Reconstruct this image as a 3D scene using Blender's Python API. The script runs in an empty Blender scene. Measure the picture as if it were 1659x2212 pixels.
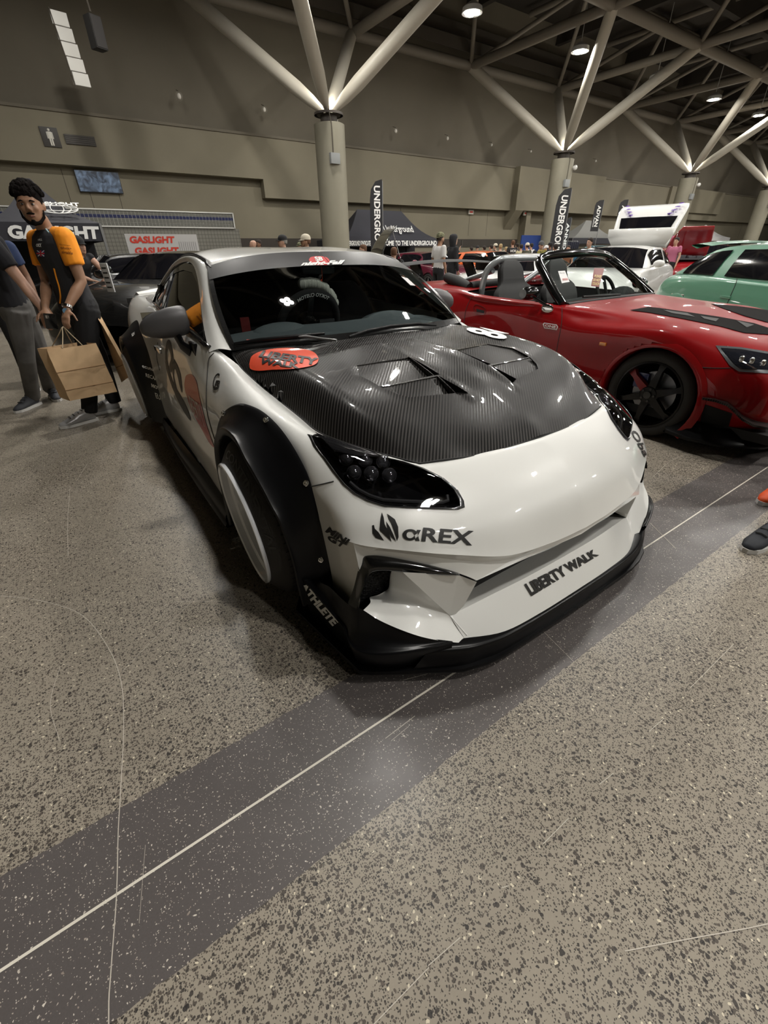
import bpy, bmesh, math, random
from math import sin, cos, pi, radians, sqrt, atan2
from mathutils import Vector, Matrix, Quaternion
from mathutils.bvhtree import BVHTree
from mathutils.geometry import delaunay_2d_cdt
random.seed(7)
SC = bpy.context.scene
COL = SC.collection

# ---------------------------------------------------------------- camera
FPX, PITCH, ROLL, YAW, CAM_H = 929.976, 0.546, 0.012, 0.967, 1.243   # world: X along the far wall, Y towards it, Z up
cam_d = bpy.data.cameras.new('camera'); cam = bpy.data.objects.new('camera', cam_d); COL.objects.link(cam)
cam_d.sensor_fit = 'HORIZONTAL'; cam_d.sensor_width = 36.0; cam_d.lens = FPX / 1659 * 36.0
cam_d.clip_start = 0.05; cam_d.clip_end = 300
_fw = Vector((cos(YAW)*cos(PITCH), sin(YAW)*cos(PITCH), -sin(PITCH)))
_rt = Vector((sin(YAW), -cos(YAW), 0)); _dn = _fw.cross(_rt)
CR = (_rt*cos(ROLL) + _dn*sin(ROLL)); CD = (_dn*cos(ROLL) - _rt*sin(ROLL)); CF = _fw
m3 = Matrix((CR, -CD, -CF)).transposed()
cam.matrix_world = Matrix.Translation((0, 0, CAM_H)) @ m3.to_4x4()
SC.camera = cam
# ---------------------------------------------------------------- world, exposure
SC.view_settings.view_transform = 'Standard'; SC.view_settings.look = 'None'
SC.view_settings.exposure = 0.15; SC.view_settings.gamma = 1.0
SC.view_settings.use_curve_mapping = False
W = bpy.data.worlds.new('world'); SC.world = W; W.use_nodes = True
W.node_tree.nodes['Background'].inputs[0].default_value = (0.78, 0.84, 0.9, 1)
W.node_tree.nodes['Background'].inputs[1].default_value = 0.09
LAMP_E = 600.0

# ---------------------------------------------------------------- helpers
def ray(u, v):
    return (CR*(u-829.5) + CD*(v-1106) + CF*FPX).normalized()
def at_z(u, v, z=0.0):
    d = ray(u, v); t = (z-CAM_H)/d.z; return Vector((0, 0, CAM_H)) + d*t
def at_y(u, v, y):
    d = ray(u, v); return Vector((0, 0, CAM_H)) + d*(y/d.y)
def at_d(u, v, dist):                       # point at a horizontal distance
    d = ray(u, v); return Vector((0, 0, CAM_H)) + d*(dist/Vector((d.x, d.y)).length)

MATS = {}
def mat(name, col=(0.5,0.5,0.5), rough=0.5, metal=0.0, coat=0.0, spec=0.5, emit=None, es=0.0, trans=0.0, alpha=1.0, bump=0.0, bscale=200.0, crough=0.03, noise=0.0, nscale=8.0, ior=1.45):
    if name in MATS: return MATS[name]
    m = bpy.data.materials.new(name); m.use_nodes = True; nt = m.node_tree; b = nt.nodes['Principled BSDF']
    b.inputs['Base Color'].default_value = (*col, 1); b.inputs['Roughness'].default_value = rough
    b.inputs['Metallic'].default_value = metal; b.inputs['Coat Weight'].default_value = coat
    b.inputs['Coat Roughness'].default_value = crough
    b.inputs['Specular IOR Level'].default_value = spec; b.inputs['Transmission Weight'].default_value = trans
    b.inputs['Alpha'].default_value = alpha; b.inputs['IOR'].default_value = ior
    if emit: b.inputs['Emission Color'].default_value = (*emit, 1); b.inputs['Emission Strength'].default_value = es
    if noise or bump:
        tc = nt.nodes.new('ShaderNodeTexCoord')
    if noise:
        n = nt.nodes.new('ShaderNodeTexNoise'); n.inputs['Scale'].default_value = nscale; n.inputs['Detail'].default_value = 5
        nt.links.new(tc.outputs['Object'], n.inputs['Vector'])
        r = nt.nodes.new('ShaderNodeMapRange'); r.inputs['From Min'].default_value = 0.3; r.inputs['From Max'].default_value = 0.7
        r.inputs['To Min'].default_value = 1-noise; r.inputs['To Max'].default_value = 1+noise
        nt.links.new(n.outputs['Fac'], r.inputs['Value'])
        x = nt.nodes.new('ShaderNodeVectorMath'); x.operation = 'SCALE'; x.inputs[0].default_value = col
        nt.links.new(r.outputs[0], x.inputs['Scale']); nt.links.new(x.outputs[0], b.inputs['Base Color'])
    if bump:
        n = nt.nodes.new('ShaderNodeTexNoise'); n.inputs['Scale'].default_value = bscale; n.inputs['Detail'].default_value = 3
        nt.links.new(tc.outputs['Object'], n.inputs['Vector'])
        bp = nt.nodes.new('ShaderNodeBump'); bp.inputs['Strength'].default_value = bump; bp.inputs['Distance'].default_value = 0.01
        nt.links.new(n.outputs['Fac'], bp.inputs['Height']); nt.links.new(bp.outputs[0], b.inputs['Normal'])
    MATS[name] = m; return m

def thing(name, label, cat, loc=(0,0,0), rotz=0.0, group=None):
    o = bpy.data.objects.new(name, None); COL.objects.link(o); o.empty_display_size = 0.2
    o.location = loc; o.rotation_euler = (0, 0, rotz); o['label'] = label; o['category'] = cat
    if group: o['group'] = group
    return o
def tag(o, label, cat, group=None):
    o['label'] = label; o['category'] = cat
    if group: o['group'] = group
    return o
def struct(o): o['kind'] = 'structure'; return o

class MB:
    """collects geometry for ONE mesh object"""
    def __init__(s): s.v = []; s.f = []; s.M = None
    def add(s, vs, fs, M=None):
        b = len(s.v)
        s.v += [tuple((M @ Vector(p)) if M else p) for p in vs]
        s.f += [tuple(i+b for i in f) for f in fs]; return s
    def box(s, c, d, rot=None, bev=0.0):
        x, y, z = [k/2 for k in d]
        vs = [(i*x, j*y, k*z) for i in (-1,1) for j in (-1,1) for k in (-1,1)]
        fs = [(0,1,3,2),(4,6,7,5),(0,4,5,1),(2,3,7,6),(0,2,6,4),(1,5,7,3)]
        M = Matrix.Translation(c)
        if rot is not None: M = M @ (rot.to_4x4() if isinstance(rot, Matrix) else Matrix.Rotation(rot, 4, 'Z'))
        if bev:
            bm = bmesh.new(); V = [bm.verts.new(v) for v in vs]; [bm.faces.new([V[i] for i in f]) for f in fs]
            bmesh.ops.bevel(bm, geom=bm.edges[:], offset=bev, segments=2, affect='EDGES', profile=0.7)
            bm.verts.index_update(); vs = [tuple(v.co) for v in bm.verts]; fs = [tuple(v.index for v in f.verts) for f in bm.faces]; bm.free()
        return s.add(vs, fs, M)
    def tube(s, pts, r, n=10, cap=True, flat=1.0, closed=False):
        pts = [Vector(p) for p in pts]; k = len(pts)
        rs = r if isinstance(r, (list, tuple)) else [r]*k
        vs = []; fs = []; up = Vector((0,0,1)); pr = None
        for i, p in enumerate(pts):
            if closed: t = pts[(i+1)%k]-pts[i-1]
            else: t = pts[min(i+1,k-1)]-pts[max(i-1,0)]
            if t.length < 1e-9: t = Vector((0,0,1))
            t.normalize()
            if pr is None:
                a = up if abs(t.z) < 0.9 else Vector((1,0,0)); q = t.cross(a).normalized()
            else:
                q = (pr - t*pr.dot(t)); q = q.normalized() if q.length > 1e-6 else t.orthogonal().normalized()
            pr = q; w = t.cross(q)
            for j in range(n):
                a = 2*pi*j/n; vs.append(tuple(p + (q*cos(a)*flat + w*sin(a))*rs[i]))
        for i in range(k if closed else k-1):
            for j in range(n):
                a = i*n; b = ((i+1)%k)*n
                fs.append((a+j, a+(j+1)%n, b+(j+1)%n, b+j))
        if cap and not closed: fs.append(tuple(range(n))[::-1]); fs.append(tuple((k-1)*n+j for j in range(n)))
        return s.add(vs, fs)
    def cyl(s, a, b, r, n=16, r2=None, cap=True): return s.tube([a, b], [r, r if r2 is None else r2], n, cap)
    def lathe(s, prof, n=48, M=None, closed=False):            # profile (radius, height) about local Z
        vs = []; fs = []
        for (r, h) in prof:
            for j in range(n): a = 2*pi*j/n; vs.append((r*cos(a), r*sin(a), h))
        k = len(prof)
        for i in range(k if closed else k-1):
            for j in range(n): fs.append((i*n+j, i*n+(j+1)%n, ((i+1)%k)*n+(j+1)%n, ((i+1)%k)*n+j))
        return s.add(vs, fs, M)
    def ball(s, c, r, n=12, sc=(1,1,1), R=None):
        vs = []; fs = []; h = max(6, n//2+2)
        for i in range(h+1):
            t = pi*i/h
            for j in range(n): a = 2*pi*j/n; vs.append((r*sc[0]*sin(t)*cos(a), r*sc[1]*sin(t)*sin(a), r*sc[2]*cos(t)))
        for i in range(h):
            for j in range(n): fs.append((i*n+j, (i+1)*n+j, (i+1)*n+(j+1)%n, i*n+(j+1)%n))
        M = Matrix.Translation(c)
        if R is not None: M = M @ R.to_4x4()
        return s.add(vs, fs, M)
    def grid(s, rows, closed=False):                           # rows of points
        n = len(rows[0]); vs = [tuple(p) for r in rows for p in r]; fs = []
        k = len(rows)
        for i in range(k-1):
            for j in range(n if closed else n-1): fs.append((i*n+j, i*n+(j+1)%n, (i+1)*n+(j+1)%n, (i+1)*n+j))
        return s.add(vs, fs)
    def prism(s, poly, a, b, M=None):                          # 2D polygon extruded from z=a to z=b
        n = len(poly); tris = []
        vs = [(x, y, a) for x, y in poly] + [(x, y, b) for x, y in poly]
        fs = [(i, (i+1)%n, n+(i+1)%n, n+i) for i in range(n)] + [tuple(range(n))[::-1], tuple(range(n, 2*n))]
        return s.add(vs, fs, M)
    def obj(s, name, m, parent=None, smooth=True, sharp=40, mirror=False, solid=0.0, sub=0, bev=0.0, weld=True, off=-1.0):
        v, f = s.v, s.f
        if mirror and v and min(abs(q[1]) for q in v) > .0015:        # two separate halves -> two objects
            kw = dict(parent=parent, smooth=smooth, sharp=sharp, solid=solid, sub=sub, bev=bev, weld=weld, off=off)
            a = s.obj(name, m, **kw); c = MB(); c.v = [(x, -y, z) for x, y, z in v]; c.f = [tuple(reversed(q)) for q in f]
            if hasattr(s, 'keepn'): c.keepn = s.keepn
            c.obj(name, m, **kw); return a
        me = bpy.data.meshes.new(name)
        if mirror:
            n = len(v); v = v + [(x, -y, z) for x, y, z in v]; f = f + [tuple(i+n for i in reversed(q)) for q in f]
        me.from_pydata(v, [], f)
        bm = bmesh.new(); bm.from_mesh(me)
        if weld: bmesh.ops.remove_doubles(bm, verts=bm.verts, dist=0.0002)
        bmesh.ops.dissolve_degenerate(bm, edges=bm.edges, dist=1e-6)
        bmesh.ops.recalc_face_normals(bm, faces=bm.faces) if not getattr(s, 'keepn', False) else None
        bm.to_mesh(me); bm.free()
        if smooth:
            for p in me.polygons: p.use_smooth = True
            me.set_sharp_from_angle(angle=radians(sharp))
        for mm in (m if isinstance(m, (list, tuple)) else [m]): me.materials.append(mm)
        o = bpy.data.objects.new(name, me); COL.objects.link(o)
        if parent: o.parent = parent
        if solid: md = o.modifiers.new('solid', 'SOLIDIFY'); md.thickness = solid; md.offset = off
        if bev: md = o.modifiers.new('bev', 'BEVEL'); md.width = bev; md.segments = 2; md.limit_method = 'ANGLE'; md.angle_limit = radians(35)
        if sub: md = o.modifiers.new('sub', 'SUBSURF'); md.levels = sub; md.render_levels = sub
        return o

def cr(p, n=4):                                                # Catmull-Rom through tuples
    p = [Vector(q) for q in p]; out = []
    for i in range(len(p)-1):
        a = p[i-1] if i else p[0]*2-p[1]; b = p[i]; c = p[i+1]; d = p[i+2] if i+2 < len(p) else p[-1]*2-p[-2]
        for k in range(n):
            t = k/n; out.append(0.5*((2*b)+(c-a)*t+(2*a-5*b+4*c-d)*t*t+(3*b-a-3*c+d)*t**3))
    out.append(p[-1]); return out
def crgrid(ctrl, nu=4, nv=4):                                  # ctrl rows x cols -> dense rows
    rows = [cr(r, nv) for r in ctrl]
    cols = [cr([r[j] for r in rows], nu) for j in range(len(rows[0]))]
    return [[cols[j][i] for j in range(len(cols))] for i in range(len(cols[0]))]
def bvh_of(rows, mirror=False):
    n = len(rows[0]); v = [Vector(p) for r in rows for p in r]; f = []
    for i in range(len(rows)-1):
        for j in range(n-1): f.append((i*n+j, i*n+j+1, (i+1)*n+j+1, (i+1)*n+j))
    if mirror:
        k = len(v); v += [Vector((p.x, -p.y, p.z)) for p in v]; f += [tuple(i+k for i in q) for q in f]
    return BVHTree.FromPolygons(v, f)
def inside(p, poly):
    c = False; n = len(poly)
    for i in range(n):
        a = poly[i]; b = poly[i-1]
        if (a[1] > p[1]) != (b[1] > p[1]) and p[0] < (b[0]-a[0])*(p[1]-a[1])/(b[1]-a[1])+a[0]: c = not c
    return c
def segdist(p, a, b):
    a = Vector(a[:2]); b = Vector(b[:2]); p = Vector(p[:2]); d = b-a; t = max(0, min(1, (p-a).dot(d)/max(d.length_squared, 1e-12))); return (p-a-d*t).length
def cdt(outline, step, lines=(), holes=()):                    # filled, gridded polygon with exact border
    pts = []; edges = []
    def poly(P, close=True):
        b = len(pts); n = len(P); k = 0; idx = []
        for i in range(n if close else n-1):
            a = Vector(P[i][:2]); c = Vector(P[(i+1)%n][:2]); m = max(1, int((c-a).length/step))
            for q in range(m): idx.append(len(pts)); pts.append(a.lerp(c, q/m))
        if not close: idx.append(len(pts)); pts.append(Vector(P[-1][:2]))
        for i in range(len(idx)-(0 if close else 1)): edges.append((idx[i], idx[(i+1)%len(idx)]))
    poly(outline)
    for L in lines: poly(L, False)
    for h in holes: poly(h)
    xs = [p[0] for p in outline]; ys = [p[1] for p in outline]
    x = min(xs)+step/2; base = list(pts)
    while x < max(xs):
        y = min(ys)+step/2
        while y < max(ys):
            if inside((x, y), outline) and min((b-Vector((x, y))).length_squared for b in base) > (step*.45)**2: pts.append(Vector((x, y)))
            y += step
        x += step
    v, e, f, *_ = delaunay_2d_cdt(pts, edges, [], 0, 1e-6)
    F = []
    for t in f:
        c = (v[t[0]]+v[t[1]]+v[t[2]])/3
        if inside(c, outline) and not any(inside(c, h) for h in holes): F.append(tuple(t))
    return v, F
def font(txt, size=1.0, shear=0.0, bold=0.0, space=1.0, align='CENTER', res=3):
    cu = bpy.data.curves.new('t', 'FONT'); cu.body = txt; cu.size = size; cu.shear = shear; cu.offset = bold; cu.space_character = space
    cu.align_x = align; cu.align_y = 'CENTER'; cu.resolution_u = res
    o = bpy.data.objects.new('t', cu); COL.objects.link(o); bpy.context.view_layer.update()
    me = bpy.data.meshes.new_from_object(o.evaluated_get(bpy.context.evaluated_depsgraph_get()))
    v = [tuple(q.co) for q in me.vertices]; f = [tuple(p.vertices) for p in me.polygons]
    bpy.data.objects.remove(o); bpy.data.curves.remove(cu); bpy.data.meshes.remove(me); return v, f
def text_geo(txt, **k):                                        # unit height ~1, centred
    v, f = font(txt, **k)
    return [(a, b) for a, b, c in v], f
def text_fit(txt, w, h, **k):                                  # text scaled to fill w x h, centred
    v, f = text_geo(txt, **k); xs = [a for a, b in v]; ys = [b for a, b in v]
    sx = w/(max(xs)-min(xs)); sy = h/(max(ys)-min(ys)); cx = (max(xs)+min(xs))/2; cy = (max(ys)+min(ys))/2
    return [((a-cx)*sx, (b-cy)*sy) for a, b in v], f
def refine(v, f, maxlen):
    bm = bmesh.new(); V = [bm.verts.new((a, b, 0)) for a, b in v]
    for q in f:
        try: bm.faces.new([V[i] for i in q])
        except ValueError: pass
    bmesh.ops.triangulate(bm, faces=bm.faces)
    for _ in range(4):
        es = [e for e in bm.edges if e.calc_length() > maxlen]
        if not es: break
        bmesh.ops.subdivide_edges(bm, edges=es, cuts=1); bmesh.ops.triangulate(bm, faces=bm.faces)
    bm.verts.index_update(); vs = [(q.co.x, q.co.y) for q in bm.verts]; fs = [tuple(a.index for a in q.verts) for q in bm.faces]; bm.free(); return vs, fs
def flat_text(txt, name, m, parent, O, ax, ay, w, h, off=0.003, **k):   # text on a plane
    v, f = text_fit(txt, w, h, **k); O = Vector(O); ax = Vector(ax).normalized(); ay = Vector(ay).normalized(); n = ax.cross(ay)
    b = MB(); b.keepn = True; b.add([tuple(O+ax*p+ay*q+n*off) for p, q in v], f); return b.obj(name, m, parent, smooth=False, weld=False)
def ribbon(pts, w, z=0.001):                                   # flat strip on the floor
    pts = [Vector(p) for p in pts]; L = []; R = []
    for i, p in enumerate(pts):
        t = (pts[min(i+1, len(pts)-1)]-pts[max(i-1, 0)]); n = Vector((-t.y, t.x)).normalized()*w/2
        L.append((p.x+n.x, p.y+n.y, z)); R.append((p.x-n.x, p.y-n.y, z))
    return [L, R]
# ================================================================ THE HALL
def floor_material():
    m = bpy.data.materials.new('polished aggregate concrete'); m.use_nodes = True; nt = m.node_tree; N = nt.nodes; L = nt.links; b = N['Principled BSDF']
    g = N.new('ShaderNodeNewGeometry'); pos = g.outputs['Position']
    def mth(op, a, c=None, d=None):
        n = N.new('ShaderNodeMath'); n.operation = op
        for i, x in enumerate((a, c, d)):
            if x is None: continue
            if isinstance(x, (int, float)): n.inputs[i].default_value = x
            else: L.new(x, n.inputs[i])
        return n.outputs[0]
    def noise(scale, det=3, r=0.5):
        n = N.new('ShaderNodeTexNoise'); n.inputs['Scale'].default_value = scale; n.inputs['Detail'].default_value = det; n.inputs['Roughness'].default_value = r; L.new(pos, n.inputs['Vector']); return n.outputs['Fac']
    def vor(scale):
        d = N.new('ShaderNodeTexNoise'); d.inputs['Scale'].default_value = scale*1.3; d.inputs['Detail'].default_value = 1; L.new(pos, d.inputs['Vector'])
        s = N.new('ShaderNodeVectorMath'); s.operation = 'MULTIPLY_ADD'; L.new(d.outputs['Color'], s.inputs[0]); s.inputs[1].default_value = (0.9/scale,)*3; L.new(pos, s.inputs[2])
        n = N.new('ShaderNodeTexVoronoi'); n.inputs['Scale'].default_value = scale; n.voronoi_dimensions = '2D'; L.new(s.outputs[0], n.inputs['Vector']); return n
    def mix(f, a, c):
        n = N.new('ShaderNodeMix'); n.data_type = 'RGBA'
        L.new(f, n.inputs[0]) if not isinstance(f, float) else None
        for i, x in ((6, a), (7, c)):
            if isinstance(x, tuple): n.inputs[i].default_value = (*x, 1)
            else: L.new(x, n.inputs[i])
        return n.outputs[2]
    sep = N.new('ShaderNodeSeparateXYZ'); L.new(pos, sep.inputs[0])
    # dark joint band between Y = 0.462 and 0.864 and the same band repeated across the hall every 9 m
    yy = mth('SUBTRACT', mth('ABSOLUTE', mth('WRAP', mth('SUBTRACT', sep.outputs[1], 0.663), 5.4, -5.4)), 0.0)
    wob = mth('MULTIPLY', mth('SUBTRACT', noise(22, 2), 0.5), 0.012)
    band = mth('LESS_THAN', mth('ADD', yy, wob), 0.201)
    # cross band seen beside the red car, X = 2.1..2.75 only beyond the first band
    # aggregate density varies over the slab
    dens = mth('ADD', mth('MULTIPLY', mth('SUBTRACT', noise(1.1, 3, .6), 0.5), 0.9), 0.42)
    near = mth('MULTIPLY', mth('SUBTRACT', 1.0, mth('MINIMUM', mth('MULTIPLY', mth('SUBTRACT', yy, 0.2), 2.6), 1.0)), 0.22)
    dens = mth('ADD', dens, near)
    base = mix(noise(2.2, 4, .6), (0.225, 0.198, 0.158), (0.35, 0.312, 0.253))
    fine = noise(160, 2); base = mix(mth('MULTIPLY', fine, 0.5), base, (0.20, 0.172, 0.138))
    col = base
    for sc, rad, bias in ((125, .38, -.04), (76, .38, -.20), (220, .40, 0.06)):
        v = vor(sc); s = N.new('ShaderNodeSeparateColor'); L.new(v.outputs['Color'], s.inputs[0])
        on = mth('LESS_THAN', s.outputs[0], mth('ADD', dens, bias))
        shp = mth('LESS_THAN', v.outputs['Distance'], mth('ADD', mth('MULTIPLY', s.outputs[1], 0.26), rad-.22))
        col = mix(mth('MULTIPLY', mth('MULTIPLY', on, shp), 0.9), col, mix(s.outputs[2], (0.016, 0.015, 0.016), (0.085, 0.070, 0.058)))
    v = vor(80); s = N.new('ShaderNodeSeparateColor'); L.new(v.outputs['Color'], s.inputs[0])
    lt = mth('MULTIPLY', mth('LESS_THAN', s.outputs[0], 0.06), mth('LESS_THAN', v.outputs['Distance'], 0.21))
    col = mix(mth('MULTIPLY', lt, 0.85), col, (0.62, 0.55, 0.42))
    # band colour with pale chips
    bc = mix(noise(5, 4, .6), (0.078, 0.070, 0.068), (0.112, 0.101, 0.098))
    bc = mix(mth('MULTIPLY', noise(240, 2), 0.5), bc, (0.06, 0.05, 0.047))
    for sc, th, rad in ((95, .10, .25), (150, .16, .27), (230, .2, .3)):
        v = vor(sc); s = N.new('ShaderNodeSeparateColor'); L.new(v.outputs['Color'], s.inputs[0])
        bc = mix(mth('MULTIPLY', mth('LESS_THAN', s.outputs[0], th), mth('LESS_THAN', v.outputs['Distance'], mth('MULTIPLY', s.outputs[1], rad))), bc, mix(s.outputs[2], (0.24, 0.2, 0.17), (0.6, 0.55, 0.48)))
    col = mix(band, col, bc)
    L.new(col, b.inputs['Base Color'])
    r = N.new('ShaderNodeMapRange'); L.new(noise(3, 4, .6), r.inputs['Value']); r.inputs['From Min'].default_value = .3; r.inputs['From Max'].default_value = .7
    r.inputs['To Min'].default_value = 0.30; r.inputs['To Max'].default_value = 0.46; L.new(r.outputs[0], b.inputs['Roughness'])
    b.inputs['Specular IOR Level'].default_value = 0.22
    return m
fl = MB(); fl.add([(-30,-25,0),(110,-25,0),(110,30,0),(-30,30,0)], [(0,1,2,3)])
floor = struct(fl.obj('floor', floor_material(), smooth=False))
# saw-cut joint filler and scratches in the slab
M_joint = mat('joint filler', (0.62,0.58,0.5), 0.6); M_scr = mat('scratch', (0.46,0.42,0.36), 0.6)
jb = MB()
jb.grid(ribbon([(-6,.6695),(12,.6695)], 0.0065)); struct(jb.obj('joint_line', M_joint, floor, smooth=False))
sb = MB()
def sc(pts, w): sb.grid(ribbon(cr([(a, b, 0) for a, b in pts], 4), w*.62, 0.0012))
sc([(-0.80,2.25),(-0.562,2.08),(-0.4,1.919),(-0.279,1.734),(-0.215,1.486),(-0.198,1.302),(-0.212,1.127),(-0.247,0.92),(-0.268,0.802),(-0.288,0.667),(-0.314,0.537),(-0.326,0.462),(-.35,.2)], .0035)
sc([(0.1,1.562),(0.0,1.49),(-0.188,1.342)], .0022); sc([(0.045,1.601),(0.25,1.46),(0.458,1.316)], .0020)
sc([(-0.132,3.429),(-0.218,3.145)], .004); sc([(-0.254,3.092),(-0.29,2.6),(-0.305,2.245)], .003); sc([(-.366,1.492),(-.398,1.335),(-.378,1.172)], .0022)
for a, c in ((1.159,1.079),(.878,.819),(.68,.581),(.299,.217),(.217,.02),(1.664,1.34),(.45,.435)): sc([(a, .173+random.uniform(-.004,.004)), (c, .176)], .0028)
sc([(.563,-.041),(.683,-.104),(.854,-.194),(1.0,-.26)], .003); sc([(1.153,.623),(1.12,.46)], .002); sc([(2.233,.768),(2.105,.58)], .004); sc([(.42,.616),(.537,.622)], .003); sc([(.43,.6),(.50,.606)], .002)
sc([(.584,.748),(.672,.719)], .003); sc([(2.786,1.035),(3.193,1.089),(3.717,1.011)], .003)
for i in range(26):
    x = random.uniform(-.5, 3.0); y = random.uniform(-.1, 3.2); a = random.uniform(-.3, .3)+random.choice((0, 1.4)); l = random.uniform(.03, .16)
    sc([(x, y), (x+l*cos(a), y+l*sin(a))], random.uniform(.0008, .0016))
struct(sb.obj('scratch', M_scr, floor, smooth=False, weld=False))

YW = 27.0
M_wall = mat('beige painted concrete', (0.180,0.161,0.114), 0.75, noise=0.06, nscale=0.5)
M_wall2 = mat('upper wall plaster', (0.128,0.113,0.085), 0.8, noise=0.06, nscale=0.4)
M_groove = mat('shadow gap', (0.05,0.042,0.032), 0.9)
def wz(z16): return CAM_H + (z16-CAM_H)*YW/16.0
def wx(x16): return x16*YW/16.0
zA, zB, zC, zBase = wz(4.25), wz(3.185), wz(2.71), wz(1.54)
w = MB()
x0w, x1w = -12.0, 100.0
step_x = wx(6.6)
w.box(((x0w+x1w)/2, YW+0.75, zC/2), (x1w-x0w, 0.5, zC))                              # recessed lowest strip
w.box(((step_x+x1w)/2, YW+0.35, (zC+zA)/2), (x1w-step_x, 0.7, zA-zC))                # overhanging panel right of the step
w.box(((x0w+step_x)/2, YW+0.35, (zB+zA)/2), (step_x-x0w, 0.7, zA-zB))                # higher panel left of the step
w.box(((x0w+step_x)/2, YW+0.75, (zC+zB)/2), (step_x-x0w, 0.5, zB-zC))
struct(w.obj('wall_far', M_wall, smooth=False))
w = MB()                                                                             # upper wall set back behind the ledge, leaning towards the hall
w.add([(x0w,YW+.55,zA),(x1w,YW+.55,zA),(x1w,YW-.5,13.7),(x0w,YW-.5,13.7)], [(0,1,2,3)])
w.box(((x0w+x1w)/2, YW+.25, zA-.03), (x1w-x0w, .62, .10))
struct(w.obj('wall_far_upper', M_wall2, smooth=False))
# deep piers and panels that project further along the wall
pb = MB()
xa, xb = wx(18.1), wx(24.5)
pb.box(((xa+xb)/2, YW-.25, (zC+zA)/2), (xb-xa, 0.5, zA-zC)); pb.add([(xa,YW-.5,zC),(xa,YW+.5,zC),(xa,YW+.5,zC-1.2),(xa+.9,YW-.5,zC),(xa+.9,YW+.5,zC),(xa+.9,YW+.5,zC-1.2)], [(0,1,2),(3,5,4),(0,3,4,1),(0,2,5,3),(1,4,5,2)])
pb.box((wx(19.3), YW+.2, zC/2), (.5, 0.7, zC))
for a, c in ((wx(31.5), wx(38.5)), (wx(47), wx(58))): pb.box(((a+c)/2, YW-.12, (zC+.6+zA)/2), (c-a, .25, zA-zC-.6))
struct(pb.obj('trim_1', M_wall, smooth=False))
db = MB(); db.box((x1w/2+10, YW+.48, zBase-.1), (x1w+20, .06, .5)); db.box((x1w/2+10, YW+.47, .2), (x1w+20, .06, .4))  # two dark strips running along the lower far wall
struct(db.obj('trim_2', mat('dark wall strip', (0.035,0.028,0.022), .7), smooth=False))
vs = MB()
for x in [wx(k) for k in (1.25,1.75,2.45,12.2,15.9,17.0,29,35,44)]: vs.box((x, YW+.499, zB/2+1), (.02,.01,zB-2.2) )
struct(vs.obj('trim_3', M_groove, smooth=False))
# left and other walls, far off
w = MB(); w.box((-12.2, 5, 7), (.4, 50, 14.2)); struct(w.obj('wall_left', M_wall, smooth=False))
w = MB(); w.box((100, 5, 7), (.4, 50, 14.2)); struct(w.obj('wall_right', M_wall, smooth=False))
w = MB(); w.box((44, -22, 7), (114, .4, 14.2)); struct(w.obj('wall_back', M_wall, smooth=False))
# tiled band of glazed blocks low on the wall, three courses and steel frame
M_tg = mat('grey glazed tile', (0.14,0.14,0.125), 0.25, coat=.3); M_tb = mat('blue glazed tile', (0.012,0.018,0.075), 0.25, coat=.3); M_gr = mat('pale grout', (0.5,0.49,0.45), .7)
tx1 = wx(5.53); tz0, tz1 = wz(1.915), wz(2.27); th = (tz1-tz0)/4
tb = thing('tile_band', 'band of small grey tiles with a blue course along the far wall', 'tiles', (-4, YW+.44, tz0))
g = MB(); g.box(((tx1+4-8)/2, 0, (tz1-tz0)/2), (tx1+12, .05, tz1-tz0+.06)); g.obj('grout_bed', M_gr, tb, smooth=False)
a = MB(); c = MB(); x = -7.9; tw = .165
while x < tx1+4:
    for k in range(4): (c if k == 2 else a).box((x+tw/2, -.035, th*(k+.5)), (tw-.022, .03, th-.022))
    x += tw
a.obj('grey_tile', M_tg, tb, smooth=False)['kind'] = 'stuff'; c.obj('blue_tile', M_tb, tb, smooth=False)['kind'] = 'stuff'
g = MB(); g.box(((tx1+4-8)/2, -.06, tz1-tz0+.03), (tx1+12, .08, .05)); g.box(((tx1+4-8)/2, -.06, -.03), (tx1+12, .08, .05)); g.box((tx1+4, -.06, (tz1-tz0)/2), (.06,.08,tz1-tz0+.1)); g.obj('steel_frame', mat('galvanised steel', (.6,.6,.57), .35, .8), tb, smooth=False)
g = MB(); g.box(((tx1+4-8)/2+.1, .02, -tz0/2), (tx1+12.3, .03, tz0-.1)); g.obj('lower_tiles', None or MATS.get('lt') or mat('lt', (0.17,0.165,0.14), .4), tb, smooth=False)
def grid_mat(m, sx, line):
    nt = m.node_tree; b = nt.nodes['Principled BSDF']; t = nt.nodes.new('ShaderNodeTexBrick'); t.offset = 0; tc = nt.nodes.new('ShaderNodeTexCoord'); mp = nt.nodes.new('ShaderNodeMapping'); mp.inputs['Rotation'].default_value = (radians(90),0,0)
    nt.links.new(tc.outputs['Object'], mp.inputs[0]); nt.links.new(mp.outputs[0], t.inputs['Vector']); t.inputs['Scale'].default_value = 1/sx
    t.inputs['Brick Width'].default_value = 1; t.inputs['Row Height'].default_value = 1; t.inputs['Mortar Size'].default_value = .06
    c = b.inputs['Base Color'].default_value[:]; t.inputs['Color1'].default_value = c; t.inputs['Color2'].default_value = c; t.inputs['Mortar'].default_value = line
    nt.links.new(t.outputs['Color'], b.inputs['Base Color'])
grid_mat(MATS['lt'], .165, (0.07,0.066,0.055,1))

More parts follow.
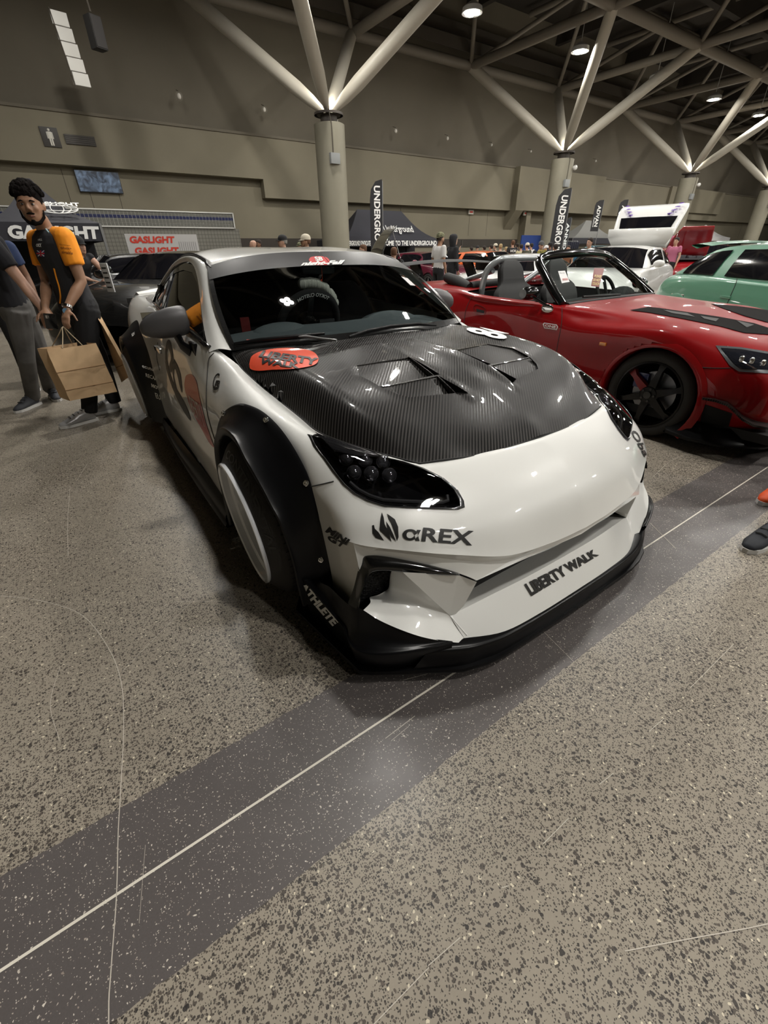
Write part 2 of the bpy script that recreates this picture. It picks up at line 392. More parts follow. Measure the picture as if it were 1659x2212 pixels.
# washroom pictogram sign, dark grille, screen, small globes
def on_wall(u, v, d=0.0): return at_y(u, v, YW-d)
s = thing('washroom_sign', 'dark square sign with a white standing man on the far wall', 'sign', (wx(1.22), YW-.03, wz(3.70)))
sw, sh = wx(.37), (wz(3.888)-wz(3.507))
b = MB(); b.box((0,0,0), (sw,.04,sh), bev=.015); b.obj('sign_board', mat('sign dark', (0.028,0.024,0.02), .5), s)
b = MB(); b.ball((0,-.03,sh*.36), .045, 12, (1,.3,1)); b.box((0,-.03,sh*.10), (.15,.015,sh*.34), bev=.006); b.box((-.095,-.03,sh*.08), (.03,.015,sh*.34), bev=.006); b.box((.095,-.03,sh*.08), (.03,.015,sh*.34), bev=.006); b.box((-.036,-.03,-sh*.24), (.055,.015,sh*.38), bev=.006); b.box((.036,-.03,-sh*.24), (.055,.015,sh*.38), bev=.006)
b.obj('standing_man_symbol', mat('sign white', (.6,.58,.52), .6), s)
s = thing('wall_grille', 'long dark louvred grille beside the washroom sign', 'vent', (wx(1.85), YW-.03, wz(3.695)))
b = MB(); gw = wx(.66); gh = wz(3.79)-wz(3.60); b.box((0,0,0), (gw,.05,gh)); b.obj('frame', MATS['sign dark'], s, smooth=False)
b = MB()
for k in range(5): b.box((0,-.03,-gh/2+gh*(k+.5)/5), (gw*.95,.02,gh*.12))
b.obj('louvre', mat('grille slat', (.05,.042,.035), .5), s, smooth=False)
def scr_mat():
    m = mat('projected picture', (.02,.03,.05), .3, emit=(1,1,1), es=1.0); nt = m.node_tree; b = nt.nodes['Principled BSDF']
    n = nt.nodes.new('ShaderNodeTexNoise'); n.inputs['Scale'].default_value = 3.2; n.inputs['Detail'].default_value = 5; n.inputs['Distortion'].default_value = 1.2; tc = nt.nodes.new('ShaderNodeTexCoord'); nt.links.new(tc.outputs['Object'], n.inputs[0])
    r = nt.nodes.new('ShaderNodeValToRGB'); e = r.color_ramp.elements; e[0].position = .4; e[0].color = (.004,.006,.010,1); e[1].position = .68; e[1].color = (.085,.12,.17,1); nt.links.new(n.outputs[0], r.inputs[0]); nt.links.new(r.outputs[0], b.inputs['Emission Color']); return m
s = thing('video_screen', 'wall screen showing a dim blue picture under the ledge', 'screen', (wx(2.04), YW+.40, (wz(3.12)+wz(2.66))/2))
b = MB(); sw, sh = wx(1.04), wz(3.13)-wz(2.655); b.box((0,0,0), (sw,.08,sh), bev=.01); b.obj('frame', mat('black plastic', (.01,.01,.011), .35), s)
b = MB(); b.box((0,-.045,0), (sw-.06,.01,sh-.06)); b.obj('screen_picture', scr_mat(), s, smooth=False)
for (u, v, r) in ((387,208,.17),(571,237,.15),(727,261,.13),(855,283,.15),(967,299,.14),(1062,313,.12),(1287,348,.12),(160,178,.16),(1147,327,.1)):
    p = at_y(u, v, YW-.25); s = thing('bubble_lamp', 'small clear globe on a bracket off the upper far wall', 'lamp', p, 0, 'clear globes along the upper wall')
    b = MB(); b.ball((0,0,0), r, 14); b.obj('clear_globe', mat('frosted globe', (.5,.47,.4), .4, alpha=.13), s)
    b = MB(); b.ball((0,0,0), r*.5, 10, (1,1,1.3)); b.obj('inner_bulb', mat('milk glass', (.75,.72,.66), .5), s)
    b = MB(); b.cyl((0,0,r), (0,.3,r*1.6), .012, 6); b.obj('bracket', M_groove, s)
# ---------------------------------------------------------------- columns with tree struts
M_colm = mat('column paint', (0.22,0.205,0.155), 0.6, noise=.05, nscale=1.5)
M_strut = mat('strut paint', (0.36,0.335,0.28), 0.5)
YC, ZT, ZN = 21.6, 6.24, 10.5
colx = [28.7+k*16.45 for k in (-2,-1,0,1,2,3)]
where = ['leftmost, outside the left frame edge','rising behind the roof of the white coupe','behind the tall leaning banner','behind the white car with the raised tailgate','near the right frame edge','furthest right down the hall']
for k, X in enumerate(colx):
    if k == 0: continue
    t = thing('column', 'round beige concrete column with four splayed struts, '+where[k], 'column', (X, YC, 0))
    b = MB(); b.lathe([(.66,0),(.66,ZT-.32),(.62,ZT-.30)], 40); b.obj('shaft', M_colm, t)
    b = MB(); b.lathe([(.36,ZT-.34),(.36,ZT-.02)], 24); b.lathe([(.62,ZT-.02),(.62,ZT+.06),(.3,ZT+.08),(.2,ZT+.08)], 32); b.lathe([(.50,ZT-.02),(.2,ZT-.02)],24); b.obj('capital', mat('dark steel', (.06,.05,.042), .6), t)
    for sx in (-1,1):
        for sy in (-1,1):
            b = MB(); e = Vector((sx*4.1, sy*4.45, ZN)); a = Vector((sx*.12, sy*.12, ZT+.1)); dd = (e-a)
            b.tube([a, a+dd*.10, a+dd*.2, e], [.10,.22,.27,.27], 14); b.obj('strut', M_strut, t)
    ul = bpy.data.lights.new('column_uplight', 'POINT'); ul.energy = 130; ul.shadow_soft_size = .12; ul.color = (1,.95,.84); uo = bpy.data.objects.new('column_uplight', ul); COL.objects.link(uo); uo.parent = t; uo.location = (0,0,ZT+.55)
    b = MB(); b.box((-.2,-.68,ZT-1.55), (.45,.16,.38), bev=.02); b.obj('junction_box', mat('grey box', (.22,.23,.23), .5), t)
    b = MB(); b.tube([(-.28,-.70,ZT-1.35),(-.30,-.72,ZT-.4),(-.25,-.45,ZT+.1)], .02, 6); b.obj('cable', M_groove, t)
    if k in (2,3): b = MB(); b.ball((.35,-.72,ZT-.75), .13, 14); b.cyl((.35,-.6,ZT-.75),(.35,-.72,ZT-.75), .1); b.obj('camera_dome', mat('white plastic', (.7,.7,.68), .4), t)
# ---------------------------------------------------------------- roof: pipe truss and dark deck
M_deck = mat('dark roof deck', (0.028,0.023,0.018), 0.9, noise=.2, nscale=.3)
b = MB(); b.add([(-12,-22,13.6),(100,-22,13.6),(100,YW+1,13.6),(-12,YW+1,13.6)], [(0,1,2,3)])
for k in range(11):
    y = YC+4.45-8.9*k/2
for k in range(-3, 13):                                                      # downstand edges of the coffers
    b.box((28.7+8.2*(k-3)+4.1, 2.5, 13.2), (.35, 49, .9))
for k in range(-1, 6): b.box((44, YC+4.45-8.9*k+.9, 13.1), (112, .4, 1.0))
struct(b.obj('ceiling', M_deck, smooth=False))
b = MB(); b.box((44, YW-.6, 11.9), (112, .5, .5)); b.box((44, YW-1.2, 11.2), (112,.08,.5))
struct(b.obj('trim_4', M_groove, smooth=False))
TR = thing('roof_truss', 'beige tubular steel space frame under the dark roof deck', 'truss', (0,0,ZN))
nx = [28.7-4.1+8.2*k-16.4*2+.0 for k in range(0, 13)]; ny = [YC+4.45-8.9*k for k in range(0, 5)]
def tube(a, c, r, name='truss_tube'):
    b = MB(); b.tube([a, c], r, 12, cap=False); return b.obj(name, M_strut2, TR)
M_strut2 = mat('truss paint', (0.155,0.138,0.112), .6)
for i, y in enumerate(ny):
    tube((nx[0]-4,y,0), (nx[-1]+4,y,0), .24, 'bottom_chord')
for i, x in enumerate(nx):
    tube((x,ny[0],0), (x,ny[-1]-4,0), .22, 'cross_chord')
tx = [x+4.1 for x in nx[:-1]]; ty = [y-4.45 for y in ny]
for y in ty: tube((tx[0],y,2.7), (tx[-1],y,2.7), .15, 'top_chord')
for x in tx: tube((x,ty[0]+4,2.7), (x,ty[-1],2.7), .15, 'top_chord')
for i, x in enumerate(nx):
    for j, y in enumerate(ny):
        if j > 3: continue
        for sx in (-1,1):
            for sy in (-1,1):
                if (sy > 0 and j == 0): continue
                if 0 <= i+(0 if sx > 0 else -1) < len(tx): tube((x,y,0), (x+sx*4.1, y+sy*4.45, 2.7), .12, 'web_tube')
# ---------------------------------------------------------------- high bay lamps: four round lenses each
M_lens = mat('lamp lens', (1,1,1), .4, emit=(1.0,0.965,0.90), es=LAMP_E)
M_case = mat('lamp housing', (.5,.5,.48), .4, .5)
def lamp_root(X, Y, label):
    t = thing('high_bay_lamp', label, 'lamp', (X, Y, 9.55), 0.3, 'high bay lamps in rows under the roof truss'); return t
lamp0 = None; nl = 0
for i in range(-2, 7):
    for j in range(0, 5):
        X = 17.84+7.42*i; Y = 19.04-7.42*j
        if X > 64: continue
        if lamp0 is None:
            lamp0 = lamp_root(X, Y, ''); t = lamp0
            b = MB(); b.lathe([(.0,.34),(.12,.34),(.40,.16),(.42,.0),(.0,.0)], 28); b.cyl((0,0,.34),(0,0,3.04), .02, 6); b.obj('housing', M_case, t)
            for k in range(4):
                a = pi/4+k*pi/2; b = MB(); b.lathe([(0,-.012),(.12,-.012),(.125,0)], 20, Matrix.Translation((.19*cos(a), .19*sin(a), 0))); b.obj('round_lens', M_lens, t)
            chs = [o for o in COL.objects if o.parent == lamp0]
        else:
            t = lamp0.copy(); COL.objects.link(t); t.location = (X, Y, 9.55)
            for ch in chs: c = ch.copy(); COL.objects.link(c); c.parent = t
        vis = {(0,0):'lit high bay lamp at the top of the photo above the windscreen', (1,0):'lit high bay lamp beside the long strut of the middle column', (3,0):'lit high bay lamp above the third column', (4,0):'lit high bay lamp at the right frame edge'}
        t['label'] = vis.get((i,j), 'round high bay lamp with four bright lenses hung out of the picture')
        if (i,j) in vis and 'group' in t: pass
# hanging lit panel and speaker near the upper left
p = at_y(153, 108, YC+2); t = thing('hanging_light_panel', 'long white translucent ladder-like light panel hung high at the left', 'lamp', p, 0.15)
M_pan = mat('translucent panel', (.42,.41,.38), .5, emit=(1,.96,.88), es=.05)
for k in range(5):
    b = MB(); b.box((.085*(k-2)*.5, 0, -(k-2)*.37), (.50,.06,.345), bev=.01); b.obj('light_pane', M_pan, t)
b = MB(); b.tube([(-.33,-.02,.95),(-.18,-.02,-.95)], .02, 6); b.tube([(-.16,-.02,1.55),(-.5,0,5)], .015, 5); b.obj('wire', M_groove, t)
p = at_y(207, 72, YC+1); t = thing('hanging_speaker', 'black wedge loudspeaker hung from the roof at upper left', 'speaker', p, 0.4)
b = MB(); b.box((0,0,0), (.40,.38,.82), bev=.04); b.obj('cabinet', mat('speaker black', (.012,.011,.010), .7), t)
b = MB(); b.box((0,-.19,0), (.35,.03,.75)); b.obj('grille', mat('speaker mesh', (.02,.018,.017), .8), t)
b = MB(); b.tube([(0,0,.5),(-.3,0,4.5)], .03, 6); b.obj('hanger', M_groove, t)
# ================================================================ materials shared by the cars
def paint(name, col, rough=.32, spec=.5, flake=0.0):
    return mat(name, col, rough, coat=1.0, crough=.02, spec=spec, noise=flake, nscale=900)
M_white = paint('pearl white paint', (0.74,0.74,0.715), .35)
M_gblack = mat('gloss black', (0.006,0.006,0.006), .12, coat=.6)
M_sblack = mat('satin black', (0.003,0.003,0.0035), .5, spec=.05, coat=.40, crough=.27)
M_mblack = mat('matt black', (0.012,0.012,0.012), .7)
M_rubber = mat('tyre rubber', (0.019,0.017,0.015), .7, bump=.15, bscale=300)
M_chrome = mat('chrome', (.75,.75,.75), .12, 1.0)
M_red_sticker = mat('orange red vinyl', (0.78,0.085,0.035), .4, coat=.5)
M_red_sticker2 = mat('red vinyl', (0.50,0.035,0.018), .4, coat=.5)
M_blk_sticker = mat('black vinyl', (0.012,0.012,0.012), .45)
M_wht_sticker = mat('white vinyl', (0.80,0.80,0.78), .45)
def glass(name, tint, boost=1.0):
    if name in MATS: return MATS[name]
    m = bpy.data.materials.new(name); m.use_nodes = True; nt = m.node_tree; N = nt.nodes; N.clear()
    o = N.new('ShaderNodeOutputMaterial'); mx = N.new('ShaderNodeMixShader'); t = N.new('ShaderNodeBsdfTransparent'); t.inputs[0].default_value = (*tint, 1)
    g = N.new('ShaderNodeBsdfGlossy'); g.inputs['Roughness'].default_value = .015; fr = N.new('ShaderNodeFresnel'); fr.inputs[0].default_value = 1.5
    a = N.new('ShaderNodeMath'); a.operation = 'MULTIPLY'; a.inputs[1].default_value = boost; a.use_clamp = True
    nt.links.new(fr.outputs[0], a.inputs[0]); nt.links.new(a.outputs[0], mx.inputs[0]); nt.links.new(t.outputs[0], mx.inputs[1]); nt.links.new(g.outputs[0], mx.inputs[2]); nt.links.new(mx.outputs[0], o.inputs[0])
    MATS[name] = m; return m
M_glass = glass('windscreen glass', (.80,.84,.83), .9)
M_dglass = glass('dark side glass', (.22,.22,.22), 1.2)
def carbon():
    m = bpy.data.materials.new('carbon fibre twill'); m.use_nodes = True; nt = m.node_tree; N = nt.nodes; L = nt.links; b = N['Principled BSDF']
    tc = N.new('ShaderNodeTexCoord'); mp = N.new('ShaderNodeMapping'); mp.inputs['Rotation'].default_value = (0,0,radians(42)); L.new(tc.outputs['Object'], mp.inputs[0])
    w = N.new('ShaderNodeTexWave'); w.wave_type = 'BANDS'; w.bands_direction = 'Y'; w.inputs['Scale'].default_value = 29; w.inputs['Distortion'].default_value = .25; w.inputs['Detail Scale'].default_value = 2; L.new(mp.outputs[0], w.inputs[0])
    n = N.new('ShaderNodeTexNoise'); n.inputs['Scale'].default_value = 300; L.new(tc.outputs['Object'], n.inputs[0])
    r = N.new('ShaderNodeValToRGB'); e = r.color_ramp.elements; e[0].position = .35; e[0].color = (.005,.0047,.0047,1); e[1].position = .75; e[1].color = (.036,.033,.031,1); L.new(w.outputs['Fac'], r.inputs[0]); L.new(r.outputs[0], b.inputs['Base Color'])
    rr = N.new('ShaderNodeMapRange'); rr.inputs['To Min'].default_value = .28; rr.inputs['To Max'].default_value = .5; L.new(w.outputs['Fac'], rr.inputs[0]); L.new(rr.outputs[0], b.inputs['Roughness'])
    b.inputs['Specular IOR Level'].default_value = .12; b.inputs['Coat Weight'].default_value = .8; b.inputs['Coat IOR'].default_value = 1.38; b.inputs['Coat Roughness'].default_value = .015; b.inputs['Metallic'].default_value = .0; MATS['carbon'] = m; return m
M_carbon = carbon()

# ================================================================ WHITE COUPE (local frame: +X nose, Y across, Z up, origin under the front axle)
def local_frame(t):
    bpy.context.view_layer.update(); return Matrix.Translation(t.location) @ Matrix.Rotation(t.rotation_euler.z, 4, 'Z')
class Frame:
    def __init__(s, x, y, rz):
        s.M = Matrix.Translation((x, y, 0)) @ Matrix.Rotation(rz, 4, 'Z'); s.I = s.M.inverted(); s.O = s.I @ Vector((0,0,CAM_H)); s.R = s.I.to_3x3()
    def d(s, u, v): return (s.R @ ray(u, v)).normalized()
    def px(s, u, v, x): d = s.d(u, v); return s.O + d*((x-s.O.x)/d.x)
    def py(s, u, v, y): d = s.d(u, v); return s.O + d*((y-s.O.y)/d.y)
    def pz(s, u, v, z): d = s.d(u, v); return s.O + d*((z-s.O.z)/d.z)
    def hit(s, bv, u, v, off=0.0, near=False):
        d = s.d(u, v); p, n, i, t = bv.ray_cast(s.O, d)
        if p is None:
            if not near: return None
            t = 1.5; q = None
            for _ in range(12):
                q, n, i, e = bv.find_nearest(s.O + d*t); t = (q-s.O).dot(d)
            p = q
        if n.dot(d) > 0: n = -n
        return p + n*off
def decal(F, bv, quad, geo, name, m, parent, off=.0025, step=.02, fallback=None):
    """geo = (verts2d in unit box -.5.. .5, faces); quad = pixel corners TL TR BR BL of that box, laid onto the real surface"""
    v, f = geo; v, f = refine(v, f, step); TL, TR, BR, BL = [Vector(q) for q in quad]; out = []; last = None
    for a, b in v:
        s, t = a+.5, .5-b; p = (TL*(1-s)+TR*s)*(1-t) + (BL*(1-s)+BR*s)*t
        h = F.hit(bv, p.x, p.y, off)
        out.append(h)
    ff = [q for q in f if all(out[i] is not None for i in q)]
    ff = [q for q in ff if max((out[q[i]]-out[q[i-1]]).length for i in range(len(q))) < .25]
    b = MB(); b.keepn = True; b.add([tuple(h) if h is not None else (0,0,0) for h in out], ff)
    return b.obj(name, m, parent, smooth=True, weld=False)
def unit_text(txt, **k): return text_fit(txt, 1.0, 1.0, **k)
def unit_poly(P):
    v, f = cdt(P, .06); return [tuple(q) for q in v], f
def strip_on(F, bv, pix, w, name, m, parent, off=.003, n=6):   # thin line laid on a surface along pixels
    P = cr([(u, v, 0) for u, v in pix], n); H = [F.hit(bv, p.x, p.y, off) for p in P]; H = [h for h in H if h is not None]
    b = MB(); b.tube(H, w/2, 6); return b.obj(name, m, parent)

WX, WY, WH = 1.309, 1.493, -1.574
FW = Frame(WX, WY, WH)
car = thing('sports_coupe', 'white widebody sports coupe with black carbon bonnet and black arch flares', 'car', (WX, WY, 0), WH)

# ---- body shell: rings from bonnet shut line / belt (r0) down to the bumper crease (r4)
R = [ # each column: five (x, w, z)
 [(-3.30,.62,.93),(-3.33,.68,.92),(-3.36,.74,.86),(-3.38,.78,.72),(-3.38,.78,.5)],
 [(-3.0,.66,.93),(-3.0,.72,.925),(-3.0,.79,.86),(-3.0,.84,.72),(-3.0,.86,.5)],
 [(-2.575,.675,.915),(-2.575,.73,.90),(-2.575,.79,.845),(-2.575,.86,.72),(-2.575,.89,.5)],
 [(-2.1,.71,.925),(-2.1,.755,.895),(-2.1,.80,.82),(-2.1,.835,.70),(-2.1,.86,.5)],
 [(-1.5,.755,.915),(-1.5,.79,.89),(-1.5,.83,.82),(-1.5,.855,.68),(-1.5,.885,.5)],
 [(-1.0,.775,.90),(-1.0,.805,.88),(-1.0,.835,.81),(-1.0,.852,.70),(-1.0,.887,.5)],
 [(-.70,.755,.868),(-.70,.785,.855),(-.70,.812,.79),(-.70,.85,.69),(-.70,.89,.5)],
 [(-.5,.715,.815),(-.5,.765,.815),(-.5,.808,.765),(-.5,.855,.67),(-.5,.893,.5)],
 [(-.3,.712,.780),(-.3,.765,.792),(-.3,.822,.755),(-.3,.865,.65),(-.3,.90,.5)],
 [(-.1,.707,.755),(-.1,.76,.768),(-.1,.82,.742),(-.1,.855,.65),(-.1,.87,.5)],
 [(.08,.699,.730),(.08,.75,.750),(.08,.80,.733),(.08,.83,.64),(.08,.835,.5)],
 [(.20,.693,.712),(.22,.74,.728),(.23,.787,.70),(.24,.807,.62),(.25,.812,.5)],
 [(.29,.665,.702),(.325,.70,.706),(.355,.757,.665),(.395,.793,.585),(.43,.802,.49)],
 [(.36,.62,.69),(.40,.655,.688),(.46,.715,.645),(.525,.765,.565),(.575,.785,.495)],
 [(.45,.56,.674),(.49,.585,.667),(.56,.63,.62),(.64,.665,.55),(.69,.665,.483)],
 [(.527,.50,.660),(.56,.505,.648),(.63,.52,.60),(.71,.53,.53),(.765,.53,.455)],
 [(.56,.35,.657),(.59,.355,.648),(.675,.365,.60),(.765,.375,.52),(.825,.37,.42)],
 [(.585,.18,.657),(.615,.18,.65),(.705,.185,.60),(.79,.19,.52),(.848,.18,.405)],
 [(.597,0,.657),(.63,0,.65),(.715,0,.60),(.80,0,.52),(.855,0,.40)]]
ring = [[(c[i][0], -c[i][1], c[i][2]) for c in R] for i in range(5)]
up = crgrid(ring, 12, 16)                                        # rows: 25, cols
bv_body = bvh_of(up, mirror=True)
LOW = [ # side below the crease: rings r4..r7
 [(-3.38,.78,.5),(-3.37,.78,.36),(-3.33,.76,.22),(-3.3,.74,.14)],
 [(-3.0,.86,.5),(-3.0,.86,.36),(-3.0,.85,.22),(-3.0,.82,.14)],
 [(-2.575,.89,.5),(-2.575,.88,.36),(-2.575,.86,.22),(-2.575,.84,.14)],
 [(-2.1,.86,.5),(-2.1,.865,.36),(-2.1,.865,.22),(-2.1,.85,.14)],
 [(-1.5,.885,.5),(-1.5,.885,.36),(-1.5,.875,.22),(-1.5,.86,.14)],
 [(-1.0,.887,.5),(-1.0,.895,.36),(-1.0,.885,.22),(-1.0,.87,.14)],
 [(-.70,.89,.5),(-.70,.90,.36),(-.70,.895,.22),(-.70,.88,.14)],
 [(-.5,.893,.5),(-.5,.905,.36),(-.5,.90,.22),(-.5,.885,.14)],
 [(-.3,.90,.5),(-.3,.905,.36),(-.3,.90,.22),(-.3,.885,.14)],
 [(-.1,.87,.5),(-.1,.87,.36),(-.1,.87,.22),(-.1,.86,.14)],
 [(.08,.835,.5),(.08,.835,.36),(.08,.83,.22),(.08,.82,.14)],
 [(.25,.812,.5),(.26,.81,.36),(.27,.805,.22),(.27,.80,.14)],
 [(.43,.802,.49),(.45,.80,.36),(.46,.80,.25),(.46,.80,.16)],
 [(.575,.785,.495),(.60,.785,.41),(.625,.80,.33),(.645,.825,.25)]]
lowg = crgrid([[(c[i][0], -c[i][1], c[i][2]) for c in LOW] for i in range(4)], 6, 16)
bv_side = bvh_of(up[6:] + lowg[1:] if False else lowg, mirror=True)
def merged_side():
    n = (len(LOW)-1)*16+1
    return bvh_of([r[:n] for r in up] + lowg[1:], mirror=True)
bv_all = merged_side()
hl_px = [(668,940),(685,932),(720,942),(777,964),(836,988),(872,996),(915,1012),(955,1032),(985,1058),(997,1080),(999,1094),(985,1099),(940,1098),(880,1096),(830,1093),(795,1082),(765,1066),(742,1046),(720,1018),(700,990),(680,965)]
hl3 = [FW.hit(bv_body, u, v, 0, True) for u, v in hl_px]
def keep(c):                                                   # body faces kept (open at arches and lamp bowls)
    for ax in (0, -2.575):
        if (c.x-ax)**2+(c.z-.31)**2 < .41**2: return False
    return True
def body_obj(rows, name, test, **k):
    n = len(rows[0]); b = MB(); V = [Vector(p) for r in rows for p in r]; F = []
    for i in range(len(rows)-1):
        for j in range(n-1):
            q = (i*n+j, i*n+j+1, (i+1)*n+j+1, (i+1)*n+j); c = (V[q[0]]+V[q[1]]+V[q[2]]+V[q[3]])/4
            if test(c): F.append(q)
    b.add([tuple(p) for p in V], F); return b.obj(name, M_white, car, mirror=True, **k)
hl_yz = [(p.y, p.z) for p in hl3]; cy_ = sum(p[0] for p in hl_yz)/len(hl_yz); cz_ = sum(p[1] for p in hl_yz)/len(hl_yz)
# lamp outline in its own plane (looking along the lamp direction)
hd = Vector((.80,-.45,.38)).normalized(); hu = Vector((0,0,1)).cross(hd).normalized(); hv = hd.cross(hu)
ho = sum(hl3, Vector())/len(hl3)
hl2 = [((p-ho).dot(hu), (p-ho).dot(hv)) for p in hl3]
hl_in = [(a*.985, b*.985) for a, b in hl2]
def keep_up(c):
    if not keep(c): return False
    if c.x > .1 and (c-ho).length < .5:
        q = ((c-ho).dot(hu), (c-ho).dot(hv))
        if inside(q, hl_in): return False
    return True
body_obj(up, 'body_shell', keep_up, sharp=60)
body_obj(lowg, 'lower_side_panel', keep, sharp=60)
# ---- bonnet
ST = [((-.47,.878),(-.61,.700,.845),.862),((-.35,.873),(-.45,.712,.808),.865),((-.2,.865),(-.3,.710,.783),.863),((-.02,.850),(-.1,.705,.758),.855),((.15,.825),(.08,.697,.733),.838),
      ((.30,.79),(.2,.692,.716),.808),((.42,.745),(.29,.665,.706),.768),((.52,.702),(.38,.61,.69),.72),((.572,.676),(.47,.545,.674),.684),((.602,.66),(.527,.50,.663),.664)]
FR = [0,.3,.55,.75,.87,.95,1.0]
hood_rows = []
for (xc, zc), (xe, we, ze), zcr in ST:
    val = (zc+zcr)/2-.008; zs = [zc, zc*.75+val*.25-.001, val, zcr*.75+val*.25, zcr, (zcr*.55+ze*.45), ze]
    hood_rows.append([(xc+(xe-xc)*f**2.2, -we*f, z) for f, z in zip(FR, zs)])
hg = crgrid(hood_rows, 5, 5)
bv_hood = bvh_of(hg, mirror=True)
def hood_z(x, y):
    h = bv_hood.ray_cast(Vector((x, y, 3)), Vector((0,0,-1)))
    if h[0] is None: h = bv_hood.find_nearest(Vector((x, y, .8)))
    return h[0].z
def hpx(u, v): p = FW.hit(bv_hood, u, v, 0, True); return (p.x, p.y)
edge = [Vector(r[-1]) for r in hg]; front = [Vector(p) for p in hg[-1]][::-1]; rear = [Vector(p) for p in hg[0]]
half = [(p.x, p.y) for p in rear] + [(p.x, p.y) for p in edge[1:]] + [(p.x, p.y) for p in front[1:]]      # centre rear -> edge -> front centre
full = half + [(x, -y) for x, y in half[::-1][1:-1]]
# vents (both sides, mirrored): stepped recess panels and black slots
v1 = [(-.04,-.375),(-.012,-.133),(.184,-.160),(.180,-.417),(.066,-.431)]
v2 = [(.186,-.417),(.196,-.152),(.324,-.170),(.283,-.36),(.248,-.389)]
t1 = [(-.008,-.130),(.192,-.134),(.186,-.157)]
t2 = [(.200,-.146),(.345,-.122),(.326,-.167)]
ridge = [(-.257,-.080),(-.026,-.122),(.191,-.130),(.366,-.119)]
def mir(P): return [(x, -y) for x, y in P]
def cl(t): return max(0.0, min(1.0, t))
def hood_off(x, y):
    p = (x, -abs(y)); r = min(segdist(p, ridge[i], ridge[i+1]) for i in range(3))
    g = min(segdist(p, q[i], q[i-1]) for q in (v1, v2) for i in range(len(q)))
    return .006*math.exp(-(r/.02)**2) + .003*math.exp(-(g/.012)**2) + .008*math.exp(-((y/.055)**2))*cl((x+.4)/.3)*0.4
holes = [v1, v2, t1, t2, mir(v1), mir(v2), mir(t1), mir(t2)]
v, f = cdt(full, .017, [], holes)
b = MB(); b.add([(q[0], q[1], hood_z(q[0], q[1])+hood_off(q[0], q[1])) for q in v], f)
def panel_z(P, x, y):
    s = cl((.43-abs(y))/.28)
    if P in (0,): return hood_z(x, y) - .022*cl((x+.03)/.215)*(.25+.75*s)
    return hood_z(x, y) - .032*cl((x-.19)/.13)*(.3+.7*s)
for k_, P_ in ((0, v1), (1, v2)):
    for Q in (P_, mir(P_)):
        pv, pf = cdt(Q, .03); b.add([(q[0], q[1], panel_z(k_, q[0], q[1])) for q in pv], pf)
        n = len(Q)
        for i in range(n):
            a_, c_ = Vector(Q[i]), Vector(Q[(i+1)%n]); m_ = max(1, int((c_-a_).length/.017)); W_ = [a_.lerp(c_, k/m_) for k in range(m_+1)]
            b.grid([[(w[0], w[1], hood_z(w[0], w[1])+hood_off(w[0], w[1])) for w in W_], [(w[0], w[1], panel_z(k_, w[0], w[1])) for w in W_]])
hood = b.obj('bonnet', M_carbon, car, sharp=30)
for P in (t1, t2, mir(t1), mir(t2)):
    b = MB(); n = len(P); Z = [hood_z(*q) for q in P]
    b.add([(q[0], q[1], z+.006) for q, z in zip(P, Z)]+[(q[0], q[1], z-.07) for q, z in zip(P, Z)], [(i, (i+1)%n, n+(i+1)%n, n+i) for i in range(n)]+[tuple(range(n, 2*n))])
    b.obj('bonnet_vent', M_mblack, hood, smooth=False)
# liner below bonnet so no gap shows
b = MB(); b.grid([[(p[0], p[1]*.97, p[2]-.035) for p in r] for r in hg[2:-2]]); b.obj('engine_bay_liner', M_mblack, car, mirror=True)
# bonnet shut line
b = MB(); L_ = [Vector(p)+Vector((0,0,-.004)) for p in [r[-1] for r in hg]]+[Vector(p)+Vector((0,0,-.004)) for p in front[1:]]; b.tube(L_, .0045, 6); b.obj('shut_line', M_mblack, car, mirror=True)
